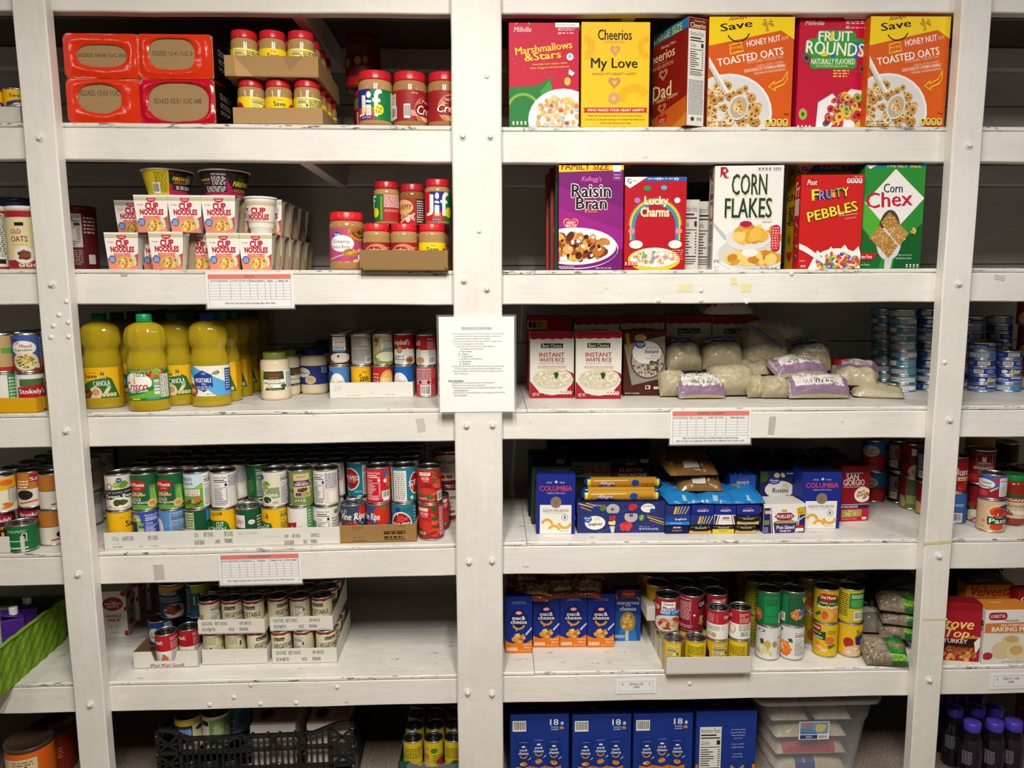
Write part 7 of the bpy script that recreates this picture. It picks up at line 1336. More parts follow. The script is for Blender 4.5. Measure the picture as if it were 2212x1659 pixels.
for xl, xr, yt, yb, w in mb: box2(MAC, '142a80', xl, xr, yt, yb, 5, w, .034, 0, 'macaroni_box', 'macaroni box', mg, cols={'t': '0f1c54', 'r': 'a03020'})
box2(CLB, '163a8c', 1327, 1383, 1274, 1384.5, 5, 'blue macaroni box with a red banner and a spoon, set back at the row end', .034, 0, 'macaroni_box', 'macaroni box', mg, cols={'t': '10255c'})
for r in range(1, 5):
    for xl, xr, yt, yb, w in mb:
        Y0_ = gy((xl+xr)/2, yb, 5); Y = Y0_ + .0365*r
        px = behind((xl+xr)/2, Y0_, Y, .5); hw = (xr-xl)/2*(2.116+Y0_)/(2.116+Y)
        z = shelf(5, .3)[0]
        put(carton(.0755, .034, .166, '142a80', '', {'t': '0f1c54'}, top='E 1c2a6a 30 20 70 80\nT 8a9ac0 40 40 60 60 Kraft', name='macaroni_box'), px, Y, 5, 0, 0, 'dark blue macaroni box in the back rows, only its top showing', 'macaroni box', 'macaroni boxes in the back rows')
POT = 'P 7a3020 0 0 100 0 100 40 0 60\nP c8b898 30 30 96 24 94 80 34 84\nB 4a1c14 34 36 92 70 IDAHOAN\nF 0 0 40 90 12 12 c08a4a a05a2a d8b070'
zt5 = .1685
for k, (px, Y, dz, rz, til) in enumerate(((1150, .17, zt5, -6, 16), (1212, .185, zt5+.002, 10, 18), (1262, .18, zt5+.006, -10, 16), (1278, .26, zt5+.012, 6, 14), (1195, .27, zt5+.02, 4, 12), (1130, .26, zt5+.01, 0, 12))):
    lean(bag(.115, .09, .022, '7a3a24', POT, 70+k, 'film', 'potato_packet', 2.4, bumpy=.006), px, Y, 5, dz, til, rz, 'brown potato packet lying on the blue macaroni boxes, %s' % ['left front', 'middle front', 'right front', 'right back', 'middle back', 'left back'][k], 'packet', 'potato packets on the boxes')

# white tray of canned goods jutting over the edge
ytray = .012
tr = tray(.262, .44, .055, 'd6d2c9', '', [(0, .055), (.05, .058), (.44, .10)], 'card', 'a89880')
put(tr, 1530.5, ytray, 5, 0, 0, 'white cardboard tray of canned goods jutting over the fifth shelf edge', 'tray')
SVN = 'R e0c01c 0 0 100 100\nN 20 12 76 102 222 e2d47a\nR 8a7a1c 84 0 100 100\nL 5a4c10 86 10 98 90 10\nP e0a81c 0 0 12 0 20 100 0 100'
SVI = 'R e0c41c 0 0 100 100\nL 4a4010 16 14 90 46 7\nL 4a4010 16 50 50 92 5'
SVL = 'R d8a81c 0 0 100 100\nP 1f2456 0 6 16 40 20 100 0 100\nN 30 10 96 104 222 d8cc7a'
SVP = 'R e0c41c 0 0 100 100\nL 4a4010 10 16 80 50 7\nR 8a7a1c 86 0 100 100\nL 5a4c10 12 56 44 92 4'
CP1 = 'R b0202a 0 0 100 46\nR ece8e0 0 46 100 100\nL e0a0a0 4 10 34 42 6\nR c84048 40 10 54 42\nI f6f2ea 78 14 130 30 Campbell\'s\nL 888 4 52 60 70 4\nL 888 8 76 40 92 3\nE c89a5a 24 78 46 94\nE d8d4cc 64 52 84 66'
CP2 = 'R b0202a 0 0 100 46\nR ece8e0 0 46 100 100\nI f6f2ea -60 14 14 30 Campbell\'s\nT f6e8e4 50 8 90 14 Nutrition\nT f6e8e4 50 15 74 20 Facts\nL e8b0a8 50 24 94 42 4\nE b89a6a 4 50 34 84\nE e8dcc0 8 52 30 80\nL 777 48 48 94 72 6\nC 50 72 92 94'
DIN = 'R 9a1a24 0 0 100 100\nR f0ece6 26 8 84 36\nB 1a1a1a 36 11 76 21 Dinty\nB 1a1a1a 32 22 80 34 Moore\nP 2a6ab0 22 36 104 34 104 52 24 52\nB e8ecf0 24 38 100 46 BEEF STEW\nE d8d4cc 2 50 108 104\nF 6 53 104 100 36 16 a8402a c8783a d8a86a 8a2a1c e0c08a\nE d8a0a0 4 20 20 36'
CHO = 'R 8a1828 0 0 100 100\nL e0b0b0 4 4 50 10 1\nL e0b0b0 4 14 46 70 12\nR e0b0b0 48 2 49 84\nP 1a1414 76 14 88 4 110 4 110 34 76 36\nB e8e0d0 80 16 110 28 CHILI\nF 74 54 104 92 6 16 d8a86a c8843a b06a3a\nH f0e0e0 58 50 68 58\nL e0b0b0 4 84 60 94 2'
CHU = 'R 8a1828 0 0 100 100\nP 1a1414 -10 8 14 4 18 30 -10 34\nB e8d8a8 40 10 92 18 CHUNKY BEEF\nT e8d8a8 44 20 90 28 VEGETABLE\nF 40 40 100 100 10 14 c8843a a85a2a'
DSV = 'R c8961c 0 0 100 100\nB 1d1a18 30 40 90 64 Save\nP 1f2456 10 80 100 70 100 100 10 100'
r1, h1 = .0335, .0985
yl = gy(1452, 1446, 5)
Yl = ytray + .005 + .0345
lg = 'lower cans of the jutting white tray'
for px, a, b, w in ((1453.5, SVN, 'e0c01c', 'fact panel, first from the left'), (1500.5, SVI, 'e0c41c', 'plain ingredient text, second'), (1547, SVL, 'd8a81c', 'navy wedge and fact panel, third'), (1594.5, SVP, 'e0c41c', 'ingredient text, fourth')):
    canput(a, b, px, Yl, 5, .0035, 'yellow label can in the jutting white tray with %s' % w, lg, r1, h1, tab=px < 1520)
canput(CP1, 'b0202a', 1549, Yl, 5, .1025, 'red and white soup can with a pull tab stacked left of its twin', 'upper cans of the jutting tray', r1, h1, tab=True)
canput(CP2, 'b0202a', 1596.5, Yl, 5, .1025, 'red and white soup can with a bar code stacked right of its twin', 'upper cans of the jutting tray', r1, h1, tab=True)
Yu = Yl + .076
for i, px in enumerate((1455, 1500.5, 1547, 1594)):
    for r in (1, 2, 3, 4):
        canput(SVL, 'd8a81c', behind(px, Yl, Yl+.07*r, .5), Yl+.07*r, 5, .0035, 'yellow label can in the back rows of the jutting tray', 'back row cans of the jutting tray', r1, h1, turn=-50)
canput(DIN, '9a1a24', behind(1452, Yl, Yu, .6)+1, Yu-.012, 5, .1025, 'beef stew can with a white name panel and stew picture', None, .038, .113)
canput(CHO, '8a1828', behind(1504.5, Yl, Yu, .6)+1, Yu-.008, 5, .1025, 'tall dark red can with a long fact panel beside the beef stew can', None, .040, .118)
canput(CHU, '8a1828', behind(1559, Yl, Yu, .6), Yu+.004, 5, .1025, 'dark red can behind the stacked red and white soup cans', None, .038, .115)
for r in (1, 2, 3):
    for i, px in enumerate((1440, 1502, 1560)):
        a = DSV if i == 0 else CHO
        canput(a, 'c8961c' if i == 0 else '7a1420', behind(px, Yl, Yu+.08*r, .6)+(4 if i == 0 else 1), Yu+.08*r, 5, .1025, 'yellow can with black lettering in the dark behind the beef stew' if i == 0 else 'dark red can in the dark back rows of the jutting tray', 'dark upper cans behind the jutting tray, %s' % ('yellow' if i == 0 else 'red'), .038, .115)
put(carton(.06, .16, .047, 'cfcbc2', 'B 1a1a1a 58 14 84 70 2', name='food_box', flap=False), 1417, Yl+.085, 5, .115, 0, 'small white box marked with a 2 left of the beef stew can', 'box')
put(carton(.10, .12, .114, '8a7430', name='food_box', flap=False), 1402, Yl+.09, 5, 0, 0, 'plain box under the small white box marked with a 2', 'box') if 0 else None
PCH = 'R 1c6a3c 0 0 100 100\nF 0 34 34 100 8 26 c8643a d88a4a a84a2a 8a3a20\nR 1a8a4a 36 12 94 94\nL 0f4a2a 40 16 90 40 6\nL 0f4a2a 40 70 90 74 1\nC 92 66 108 96'
PC2 = 'R 1c5a34 0 0 100 100\nR 1a7a44 4 10 30 96\nF 30 40 104 100 12 26 c8643a e09a4a d8783a e8b868\nP 2a6ac0 74 58 104 40 104 60 76 72\nB e8d050 88 14 104 32 W\nC 0 66 22 92'
PEAR = 'R dcdcda 0 0 100 100\nB 3a4a5a -10 6 38 16 CO\nF 4 44 80 100 20 18 c8c080 b8b878 d8d4a0\nE c8a84a 36 40 62 66\nE a8983a 68 42 88 62\nP 2f5a2a 18 40 32 36 36 52 22 54\nB f0eee4 -10 60 46 74 PEARS\nN 86 20 112 92\nE e8e4c0 44 80 60 100'
TANG = 'R d8d8d8 0 0 100 100\nB 2a4a8a -6 6 14 18 O\nF -10 40 64 100 20 24 e07a20 f0963a d8661c\nP 2f5a2a 34 36 50 34 56 46 40 46\nB f4e8d8 0 58 20 72 ES\nN 58 10 100 92'
DM1 = 'R c8a41c 0 0 100 100\nP 1f4a24 16 24 96 18 98 46 14 52\nP a8201c 24 14 44 8 56 10 88 12 92 24 80 30 56 34 36 32 24 26\nB f6f2ea 30 16 88 26 Del Monte\nB f0e0a0 26 36 90 44 100% Juice\nB f4f0e0 18 46 96 56 Sliced Peaches\nF 30 56 104 98 6 34 e0783a e89a4a f0c060\nE e8b040 34 62 80 96\nE c85a2a 36 64 62 92\nP 3f6a2a 10 78 30 66 34 74 18 86'
DM2 = 'R dcb41c 0 0 100 100\nP a8201c 2 4 30 4 34 18 24 28 2 26\nB f6f2ea -4 8 28 18 Monte\nP 1f4a24 4 26 52 22 52 50 2 46\nB f0e0a0 2 26 34 34 Juice\nB f4f0e0 4 38 40 46 Peaches\nE d86a2a 50 36 84 62\nF -4 52 80 96 10 22 e89a3a f0c858 e8d878 d87a2a\nV 34 76 60 86 b89a1c f0ecd0\nL 8a7a1c 60 16 90 30 3\nP 3f6a2a 60 66 86 60 90 66 66 76'
DMN = 'R c8b41c 0 0 100 100\nP 2a7a3a 46 8 100 2 100 56 44 56\nL d8e8c8 54 12 96 24 2\nD 4a9a4a 52 28 96 52 30\nL 3a3a10 4 10 42 84 12\nC 66 64 96 92'
SVC = 'R dcb41c 0 0 100 100\nB 1d1a18 76 14 116 34 Save\nE a82a24 26 40 66 74\nP 2a2a6a 70 36 100 30 100 66 74 62\nE d8b89a 28 64 104 110\nF 32 68 100 104 10 16 e8c090 d89a6a f0d8a8\nL 5a4c10 2 50 8 94 6'
fg = 'fruit cans on the fifth shelf'
rF, hF = .0385, .114
for px, yb, low_, up_, wl, wu in ((1657.5, 1428.5, (PEAR, 'dcdcda'), (PCH, '1c6a3c'), 'white pear can below the green panel can', 'dark green can with a bright green panel stacked on the pear can'), (1709, 1428.5, (TANG, 'd8d8d8'), (PC2, '1c5a34'), 'white and orange can with a fact panel', 'dark green can with peaches stacked on the orange fruit can')):
    Y = gy(px, yb, 5) + rF
    canput(low_[0], low_[1], px-.5, Y, 5, 0, wl, fg, rF, hF); canput(up_[0], up_[1], px+1, Y, 5, hF+.0006, wu, fg, rF, hF)
    for r in (1, 2, 3):
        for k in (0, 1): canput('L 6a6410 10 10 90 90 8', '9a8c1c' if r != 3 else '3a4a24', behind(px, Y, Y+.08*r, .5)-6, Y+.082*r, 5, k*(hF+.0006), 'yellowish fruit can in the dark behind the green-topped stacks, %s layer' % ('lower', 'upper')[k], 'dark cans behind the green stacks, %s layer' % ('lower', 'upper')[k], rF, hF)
for px, yb, low_, up_, wl, wu in ((1781, 1422, (DM2, 'dcb41c'), (DM1, 'c8a41c'), 'yellow peach can with a red emblem cut at its left edge', 'yellow sliced peach can with a full red emblem, upper one'), (1834, 1422, (SVC, 'dcb41c'), (DMN, 'c8b41c'), 'yellow fruit can with a red fruit and navy corner', 'yellow can with a green coupon panel, upper one')):
    Y = gy(px, yb, 5) + rF
    canput(low_[0], low_[1], px-.5, Y, 5, 0, wl, fg, rF, hF); canput(up_[0], up_[1], px+1, Y, 5, hF+.0006, wu, fg, rF, hF)
    for r in (1, 2):
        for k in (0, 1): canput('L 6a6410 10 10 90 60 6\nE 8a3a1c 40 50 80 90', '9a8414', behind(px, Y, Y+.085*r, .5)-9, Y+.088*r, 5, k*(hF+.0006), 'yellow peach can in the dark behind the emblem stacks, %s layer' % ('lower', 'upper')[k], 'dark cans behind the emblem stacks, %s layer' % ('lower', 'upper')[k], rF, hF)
LEN = 'R 8a7c6a 0 0 100 100\nP 1f6a2c 44 20 100 0 100 100 60 100\nE 2f8a3c 50 24 96 70\nB e0305a 58 34 92 54 Pearl\nP 8ac83a 54 74 100 68 100 88 60 92\nT 1f4a1c 60 78 92 86 LENTILS\nF 0 30 50 100 60 5 a89878 6a5c48 c0b08c 8a7a5e'
Yn = gy(1905, 1436, 5)
for k, (px, dz, w, til, rz) in enumerate(((1916, 0, .135, 40, -8), (1945, .042, .13, 12, -20), (1950, .086, .13, 12, -20), (1945, .130, .13, 12, -20))):
    lean(bag(w, .10 if k == 0 else .12, .036, '7a7060', LEN, 80+k, 'ricebag', 'lentil_bag', 2.4, bumpy=.007), px, Yn + (-.012, .075, .078, .081)[k], 5, dz, til, rz, 'green-labelled lentil bag at the right post, %s of the pile' % ('front one', 'second up', 'third up', 'topmost')[k], 'lentil bag', 'lentil bags by the right post')
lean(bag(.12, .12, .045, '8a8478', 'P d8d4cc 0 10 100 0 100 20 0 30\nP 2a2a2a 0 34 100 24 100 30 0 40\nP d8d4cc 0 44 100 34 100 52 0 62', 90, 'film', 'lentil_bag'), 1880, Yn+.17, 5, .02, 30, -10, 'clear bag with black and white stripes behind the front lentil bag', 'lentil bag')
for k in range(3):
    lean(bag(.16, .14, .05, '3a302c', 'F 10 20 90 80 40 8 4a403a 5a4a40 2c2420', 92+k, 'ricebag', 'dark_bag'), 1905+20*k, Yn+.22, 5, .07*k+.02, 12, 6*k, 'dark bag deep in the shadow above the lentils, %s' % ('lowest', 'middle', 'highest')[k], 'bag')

# ================================================================== right bay, floor (6)
CASE = ('C 4 10 27 28\nB e8ecf4 68 8 82 18 18\nB c8d4e8 70 19.6 82 22.4 boxes\nB c8d4e8 70 23.6 82 26.4 inside\nE c8d4e8 86 12 91 18\nF 83 19 93 26 8 4 d8983a c07a28\n'
        + '\n'.join('P %s %g %g %g %g %g 100 %g 100\nT a0b0d8 %g %g %g %g no artificial flavors,\nE f0ece6 %g %g %g %g\nB f0eeea %g %g %g %g mac&\nB f0eeea %g %g %g %g cheese\nA c89040 %g %g 5 7.4 20 160\nP e07818 %g 88 %g 91 %g 87 %g 112 %g 112\nF %g %g %g %g 16 6 d8983a c07a28 f0c070\nP c8c8cc %g %g %g %g %g %g' % (
            c, x, y, x+25, y, x+25, x, x+5, y+4, x+20, y+6, x+9, y+11, x+16, y+14, x+6, y+16, x+19, y+20, x+4, y+21, x+21, y+26, x+12.5, y+26, x, x+13, x+25, x+25, x, x+5, y+36, x+20, y+47, x+19, y+36, x+25, y+30, x+25, y+33)
            for c, x, y in (('16307e', 10, 42), ('1a3688', 36, 38), ('16307e', 62, 41))))
CAS2 = 'R 1a3688 0 0 100 100\nN 6 26 42 112 222 e4e2da\nT c8d4e8 58 30 82 33 our warm, cheesy\nT c8d4e8 57 35 83 38 macaroni fills your\nT c8d4e8 59 40 81 43 belly and feeds\nT c8d4e8 63 45 77 48 your soul.\nT c8d4e8 59 55 81 58 it\'s pure comfort\nT c8d4e8 60 60 80 63 inside and out.\nT c8d4e8 62 72 78 75 so go ahead,\nT c8d4e8 61 77 79 80 help yourself.\nA c89040 70 90 9 13 20 160\nR e07818 95 92 100 112\nP e07818 -2 92 4 90 4 112 -2 112'
CTOP = 'R c87a1c 30 10 42 90\nB 4a5a8a 84 10 94 60 @-80 18\nL 4a5a8a 10 20 26 70 3'
cg = 'blue macaroni cases on the floor'
for k, (xl, xr, yt, w) in enumerate(((1102, 1229, 1544, 'first from the centre post'), (1235, 1362, 1544, 'second from the centre post'), (1366, 1494, 1542, 'third from the centre post'), (1500, 1630, 1537, ''))):
    Y = .10; z = 0; X = wx((xl+xr)/2, Y, .15); h = wz(yt, Y, X); wv = wx(xr, Y, h*.8) - wx(xl, Y, h*.8)
    a = CASE if k < 3 else CAS2
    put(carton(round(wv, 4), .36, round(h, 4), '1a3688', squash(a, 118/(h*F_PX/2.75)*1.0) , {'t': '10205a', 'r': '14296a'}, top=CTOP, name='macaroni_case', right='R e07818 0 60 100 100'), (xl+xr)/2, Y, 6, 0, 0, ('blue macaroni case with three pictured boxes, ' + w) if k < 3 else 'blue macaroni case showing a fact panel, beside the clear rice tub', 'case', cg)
    _c = None
# clear tub of rice bags
tub = empty('storage_tub'); Yt6 = .10
wt, wb, dt, ht = .372, .295, .30, wz(1512, .1, .9)
def tubwall(z): f = z/ht; return lerp(wb, wt, f)/2, lerp(.26, .30, f)
def ringpts(z, o=0.0):
    hw, d = tubwall(z); hw += o; r = .035; P = []
    y0, y1 = -d*0.0 - o + (.02*(1-z/ht)), d + o
    for cx, cy, a0 in ((hw-r, y0+r, -90), (hw-r, y1-r, 0), (-hw+r, y1-r, 90), (-hw+r, y0+r, 180)):
        P += [Vector((cx+r*cos(rad(a0+q)), cy+r*sin(rad(a0+q)), z)) for q in (0, 30, 60, 90)]
    return P
m = MB(); m.grid([ringpts(.004), ringpts(ht*.25), ringpts(ht*.5), ringpts(ht*.72), ringpts(ht*.74, .004), ringpts(ht*.94, .004), ringpts(ht*.95, .014), ringpts(ht, .016)], 'c8ccd0', 'tub', closed=True); m.face(ringpts(.004)[::-1], 'c8ccd0', 'tub'); m.build('bin', tub)
m = MB(); m.grid([ringpts(ht*.965, .022), ringpts(ht+.004, .022), ringpts(ht+.010, .016), ringpts(ht+.011, -.02)], 'd8dcde', 'tub', closed=True); m.face(ringpts(ht+.011, -.02), 'd8dcde', 'tub'); m.build('lid', tub)
STK = 'R f0eeea 0 0 100 100\nR 6a96c0 4 5 96 70\nF 48 10 94 66 14 24 d8c83a b8a82a e8d860\nP 4a78a8 4 40 40 34 60 70 4 70\nD c02a34 10 10 42 28 50\nT f0eeea 14 13 38 24 by arty\nR 24407a 4 74 62 96\nC 64 74 97 97\nL d8e0ec 24 78 44 92 3'
m = MB(); zs0, zs1 = wz(1602, .1, .98), wz(1563, .1, .98)
xs = wx(1760, .1, zs0); m.flat(STK, (-.05, -.0005, (zs1-zs0)), (.1, 0, 0), (0, 0, -(zs1-zs0)), 'paper'); stk = m
put(tub, 1759, Yt6, 6, 0, 0, 'clear plastic tub with a lid packed with bags of rice', 'tub')
o = stk.build('label_sticker', tub, (xs - tub.location.x, -.001 + .02*(1-zs0/ht), zs0))
RB = [('R 2a3a7a 28 0 56 100\nE d8d4c8 46 40 66 90\nT 8a8a9a 74 40 90 70 5 LB', 'c0b49a', .13, .0, 'cream and navy'), ('R b02a34 10 0 84 100\nP d8cfc0 34 30 66 26 66 74 34 78\nB 7a2a2c 38 40 62 64 White Rice\nE e0d8cc 72 34 82 74', 'b8ab90', .075, .0, 'red-banded white rice'), ('R 2a3a7a 40 0 74 100\nE d8d4c8 50 30 66 80', 'c8bda4', .0, .0, 'cream with a navy band'), ('P d8b84a 0 30 40 20 30 90 0 80', 'd0c8b8', .185, -.07, 'cream and yellow, left top'), ('P d8b84a 60 20 100 30 100 80 70 90', 'd0c8b8', .185, .075, 'cream and yellow, right top')]
for k, (a, c, dz, dx, w) in enumerate(RB):
    half = k > 2; dz = (.004, .064, .124, .184, .184)[k]
    put(bag(.13 if half else .25, .20, .056 if not half else .05, c, a, 100+k, 'ricebag', 'rice_bag', 2.4, bumpy=.005), 1752, Yt6+.035, 6, dz+.004, 0, 'bag of rice inside the clear tub, %s' % w, 'rice bag', 'rice bags in the tub')
    COL.objects[-1].location.x += dx
# ================================================================== bay left of the left post
YS = 'R eab511 0 0 100 100\nB 1d1a18 20 26 70 48 Save\nP 1f2f7a 10 84 50 64 100 90 100 100 10 100\nE d8c8a0 30 84 80 110'
for k, px in enumerate((-6, 31)): canput(YS, 'eab511', px, .085, 1, .045, 'yellow can at the top left picture edge, %s' % ('cut by the frame', 'nearest the post')[k], None, .036, .05)
put(tray(.2, .2, .044, 'c9c4ba', '', None, 'card', 'b4a68c'), -34, .05, 1, 0, 0, 'pale tray of yellow cans at the top left picture edge', 'tray')
put(carton(.17, .13, .041, 'a89c88', name='food_box', flap=False), -34, .055, 1, .0035, 0, 'plain box filling the pale tray beneath the yellow cans', 'box')
OAT = 'R e4d7a4 0 0 100 100\nR a8202a 0 0 100 11\nR a8202a 0 86 100 100\nR 1f1a18 18 20 36 26\nB b02a30 10 32 30 40 OLD\nB 8a3a20 10 44 42 54 OATS\nL b89a6a 10 58 44 60 1\nE e8e4dc 12 62 56 92\nF 16 66 52 88 14 10 8a4a2a 6a3420 a86a3a\nV 20 92 78 98 a8202a e8e0d8'
OAT2 = 'R e4d7a4 0 0 100 100\nR a8202a 0 0 100 11\nR a8202a 0 84 100 100\nR e4e0d4 58 4 90 97\nL 444 62 6 86 80 22\nR 222 66 84 84 92'
put(canister(OAT, 'e4d7a4', .060, .178, 'e8e2d4'), 74, .12, 2, 0, 0, 'cream and red oat canister against the left post', 'canister')
put(canister(OAT2, 'e4d7a4', .060, .182, 'e8e2d4'), -22, .125, 2, 0, 0, 'cream and red oat canister cut by the left picture edge', 'canister')
put(canister('R 1c2448 0 0 100 100\nR c8c4bc 40 10 90 22\nT 333 44 12 86 20 Nutrition Facts', '1c2448', .064, .222, '1c2040'), 48, .30, 2, 0, 0, 'dark blue canister in the shadow behind the cream ones', 'canister')
MV = 'R 3a5aa0 0 0 100 60\nR 8a3a20 0 60 100 100\nE 1f3f8a -2 8 22 28\nE ece8e0 2 14 80 54\nB b02a34 24 24 64 34 Mixed\nB 3f6a34 8 36 66 46 Vegetables\nE e0d0b0 4 46 84 98\nF 8 50 80 94 40 9 8a9a2a c8b83a d8c860 5a7a24 c8782a\nD d8d0b8 74 78 86 92\nL c8c4bc 90 4 100 90 12'
STK2 = 'R dfe0d8 0 0 100 100\nP 4a6a3a 14 12 96 12 96 30 14 34\nP a8202c 8 36 96 26 100 66 8 74\nB f6f2ec 12 40 94 58 Stokely\'s\nP 5aa07a 12 74 100 62 100 100 14 100\nE c8b84a 70 66 110 110\nI f0f4ec 22 74 60 82 No Salt'
PL = 'R e0dcd4 0 0 100 100\nR 3a8a4a 62 0 100 100\nL c8d8c4 66 6 96 90 9\nE 5a7a3a -10 70 20 110'
PK = 'R b89a6a 0 0 100 100\nF -10 30 60 100 10 30 d8b84a c88a3a 8a9a3a\nE 1f8ac0 0 10 34 36\nR a83024 0 88 100 100\nR 5a9a3a 50 34 100 50'
Yl3 = gy(50, 893, 3)
put(tray(.225, .30, .045, 'dba514', 'L c88a2a 2 30 18 70 2', None, 'card', 'b08a3a'), -6, Yl3, 3, 0, 0, 'bright yellow cardboard tray of cans at the left picture edge', 'tray')
yb3 = Yl3+.042
for px, a, b, k, w in ((67, STK2, 'dfe0d8', 0, 'white and red vegetable can low in the yellow tray beside the post'), (18, PL, 'e0dcd4', 0, 'white and green can low in the yellow tray at the left edge'), (60, MV, '3a5aa0', 1, 'blue mixed vegetable can stacked in the yellow tray'), (10, PK, 'b89a6a', 1, 'tan and green can stacked at the left edge of the yellow tray')):
    canput(a, b, px, yb3, 3, .0035+k*.113, w, 'cans in the yellow tray', .0375, .112)
for r in (1, 2, 3):
    for px in (12, 66):
        for k in (0, 1): canput(NUT, 'd8d5cc', behind(px, yb3, yb3+.08*r, 1.4)-4, yb3+.08*r, 3, k*.113+.0035, 'can in the dark back rows of the yellow tray, %s layer' % ('lower', 'upper')[k], 'back cans of the yellow tray, %s layer' % ('lower', 'upper')[k], .0375, .112)
BBN = 'R ded8cc 0 0 100 100\nR b8742a 0 0 100 48\nR a01c30 46 2 100 26\nB f0ece4 48 12 100 22 S&W\nL f0e0c8 4 20 40 46 3\nE 2a1a1a 4 50 54 80\nF 6 52 52 78 20 9 2a1414 3a2020 1a1010\nP c8661c 8 88 70 80 70 85 8 93\nP ded8cc 50 48 100 40 100 52 56 56'
BB2 = 'R ded8cc 0 0 100 100\nR b8742a 0 0 100 46\nR a0402a 0 46 100 48\nE 2a1a1a 60 60 120 84\nP a8441c 40 86 100 80 100 86 40 90'
CAR = 'R e4dcc8 0 0 100 100\nP e0b028 40 4 100 0 100 34 30 40\nE d86a1c 44 8 90 26\nL 777 70 30 98 80 10\nF 30 70 90 100 10 16 d8702a e8903a'
CHL = 'R 3a1a24 0 0 100 100\nP a01c3a 0 0 100 0 100 22 0 26\nB f0ece4 10 12 90 24 Brookdale\nB d8b038 0 34 90 50 Original\nB d8b038 -10 54 100 88 CHILI'
GRN = 'R 1a6a34 0 0 100 100\nR c8d8c0 0 58 64 62\nR c8d8c0 0 86 64 92\nL a8c8a8 6 14 62 26 2\nR d8d4cc 46 28 62 54\nR 2a2a2a 49 31 59 51'
Y4 = gy(30, 1196, 4)
put(tray(.235, .32, .052, 'dcd8d0', '', None, 'card', 'b4a68c'), -34, Y4, 4, 0, 0, 'white cardboard tray at the left picture edge on the fourth shelf', 'tray')
q4 = Y4+.045
lb = 'cans at the left edge of the fourth shelf'
for px, Y, dz, a, b, r, h, w in ((9, q4+.01, .0035, CHL, '3a1a24', .0375, .112, 'maroon chili can cut by the frame'), (50, q4-.006, .0035, GRN, '1a6a34', .042, .082, 'short dark green can with a pull-tab lid'), (74, q4+.075, .0035, CHL, '3a1a24', .0375, .112, 'maroon chili can behind the green one'), (8, q4+.012, .1165, CAR, 'e4dcc8', .0375, .112, 'yellow and white carrot can upper left'), (37, q4+.06, .1165, BBN, 'ded8cc', .0375, .112, 'copper and white can half hidden'), (73, q4+.062, .1165, BBN, 'ded8cc', .0375, .112, 'copper and white black bean can'), (116, q4+.05, 0, BB2, 'ded8cc', .0375, .112, 'copper and white can by the post below'), (113, q4+.05, .113, BB2, 'ded8cc', .0375, .112, 'copper and white can by the post above')):
    canput(a, b, px, Y, 4, dz, w + ' at the left edge', lb, r, h, tab=r > .04)
for r in (2, 3, 4):
    for px in (8, 60, 112):
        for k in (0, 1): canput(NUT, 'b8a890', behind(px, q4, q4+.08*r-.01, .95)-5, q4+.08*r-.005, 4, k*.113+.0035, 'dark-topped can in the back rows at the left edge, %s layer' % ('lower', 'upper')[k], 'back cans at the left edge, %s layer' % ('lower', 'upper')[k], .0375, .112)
# woven basket
def basket(w=.42, d=.30, h=.15):
    e = empty('woven_basket'); n = 22; m_ = 60
    def wall(nm, P, L):
        b = MB(); nu, nv = int(L/.0125), 12
        rows = [[P(i/nu, j/nv, .0016*(1 if (i//2+j//2) % 2 else -1)) for i in range(nu+1)] for j in range(nv+1)]
        b.grid(rows, '6f9220', 'weave', sm=False, colf=lambda i, j: ('7a9e28', '678a1c', '71952a')[(i//2*3+j//2*5) % 3]); b.build(nm, e)
    T = .02
    wall('front_wall', lambda u, v, o: ((u-.5)*(w-T+2*T*v/2), -o - T*.3*v, h*v+.001), w); wall('back_wall', lambda u, v, o: ((.5-u)*(w-T+T*v), d+o, h*v+.001), w)
    wall('side_wall', lambda u, v, o: (-w/2+T/2-T/2*v-o, d*(1-u), h*v+.001), d); wall('side_wall', lambda u, v, o: (w/2-T/2+T/2*v+o, d*u, h*v+.001), d)
    b = MB(); pts = [(-w/2, -.006, h), (w/2, -.006, h), (w/2, d, h), (-w/2, d, h), (-w/2, -.006, h)]
    P = []
    for a, c in zip(pts, pts[1:]):
        for k in range(12): P.append(Vector(a).lerp(Vector(c), k/12) + Vector((0, 0, .0015*sin(k*2.6))))
    b.tube(P+[Vector(pts[0])], .0055, '7a9e28', 'weave', 8); b.build('rim', e)
    b = MB(); b.box(-w/2+.012, .002, 0, w/2-.012, d-.002, .004, '6a8a20', 'weave'); b.build('base', e)
    return e
bk = basket(); tag(bk, 'lime green woven basket set at an angle on the fifth shelf left edge', 'basket')
A = Vector((wx(140, .33, .55), .33)); B = Vector((wx(0, -.03, .50), -.03)); ang = math.atan2(A.y-B.y, A.x-B.x)
mid = B + (A-B)*.42; bk.location = (mid.x, mid.y, shelf(5, -1.5)[0]+.0005); bk.rotation_euler = (0, 0, ang)
def inb(o, u, v, z, rz, label, cat, group=None):
    o.location = (bk.location.x + u*cos(ang) - v*sin(ang), bk.location.y + u*sin(ang) + v*cos(ang), bk.location.z + z); o.rotation_euler = (0, 0, ang + rad(rz)); return tag(o, label, cat, group)
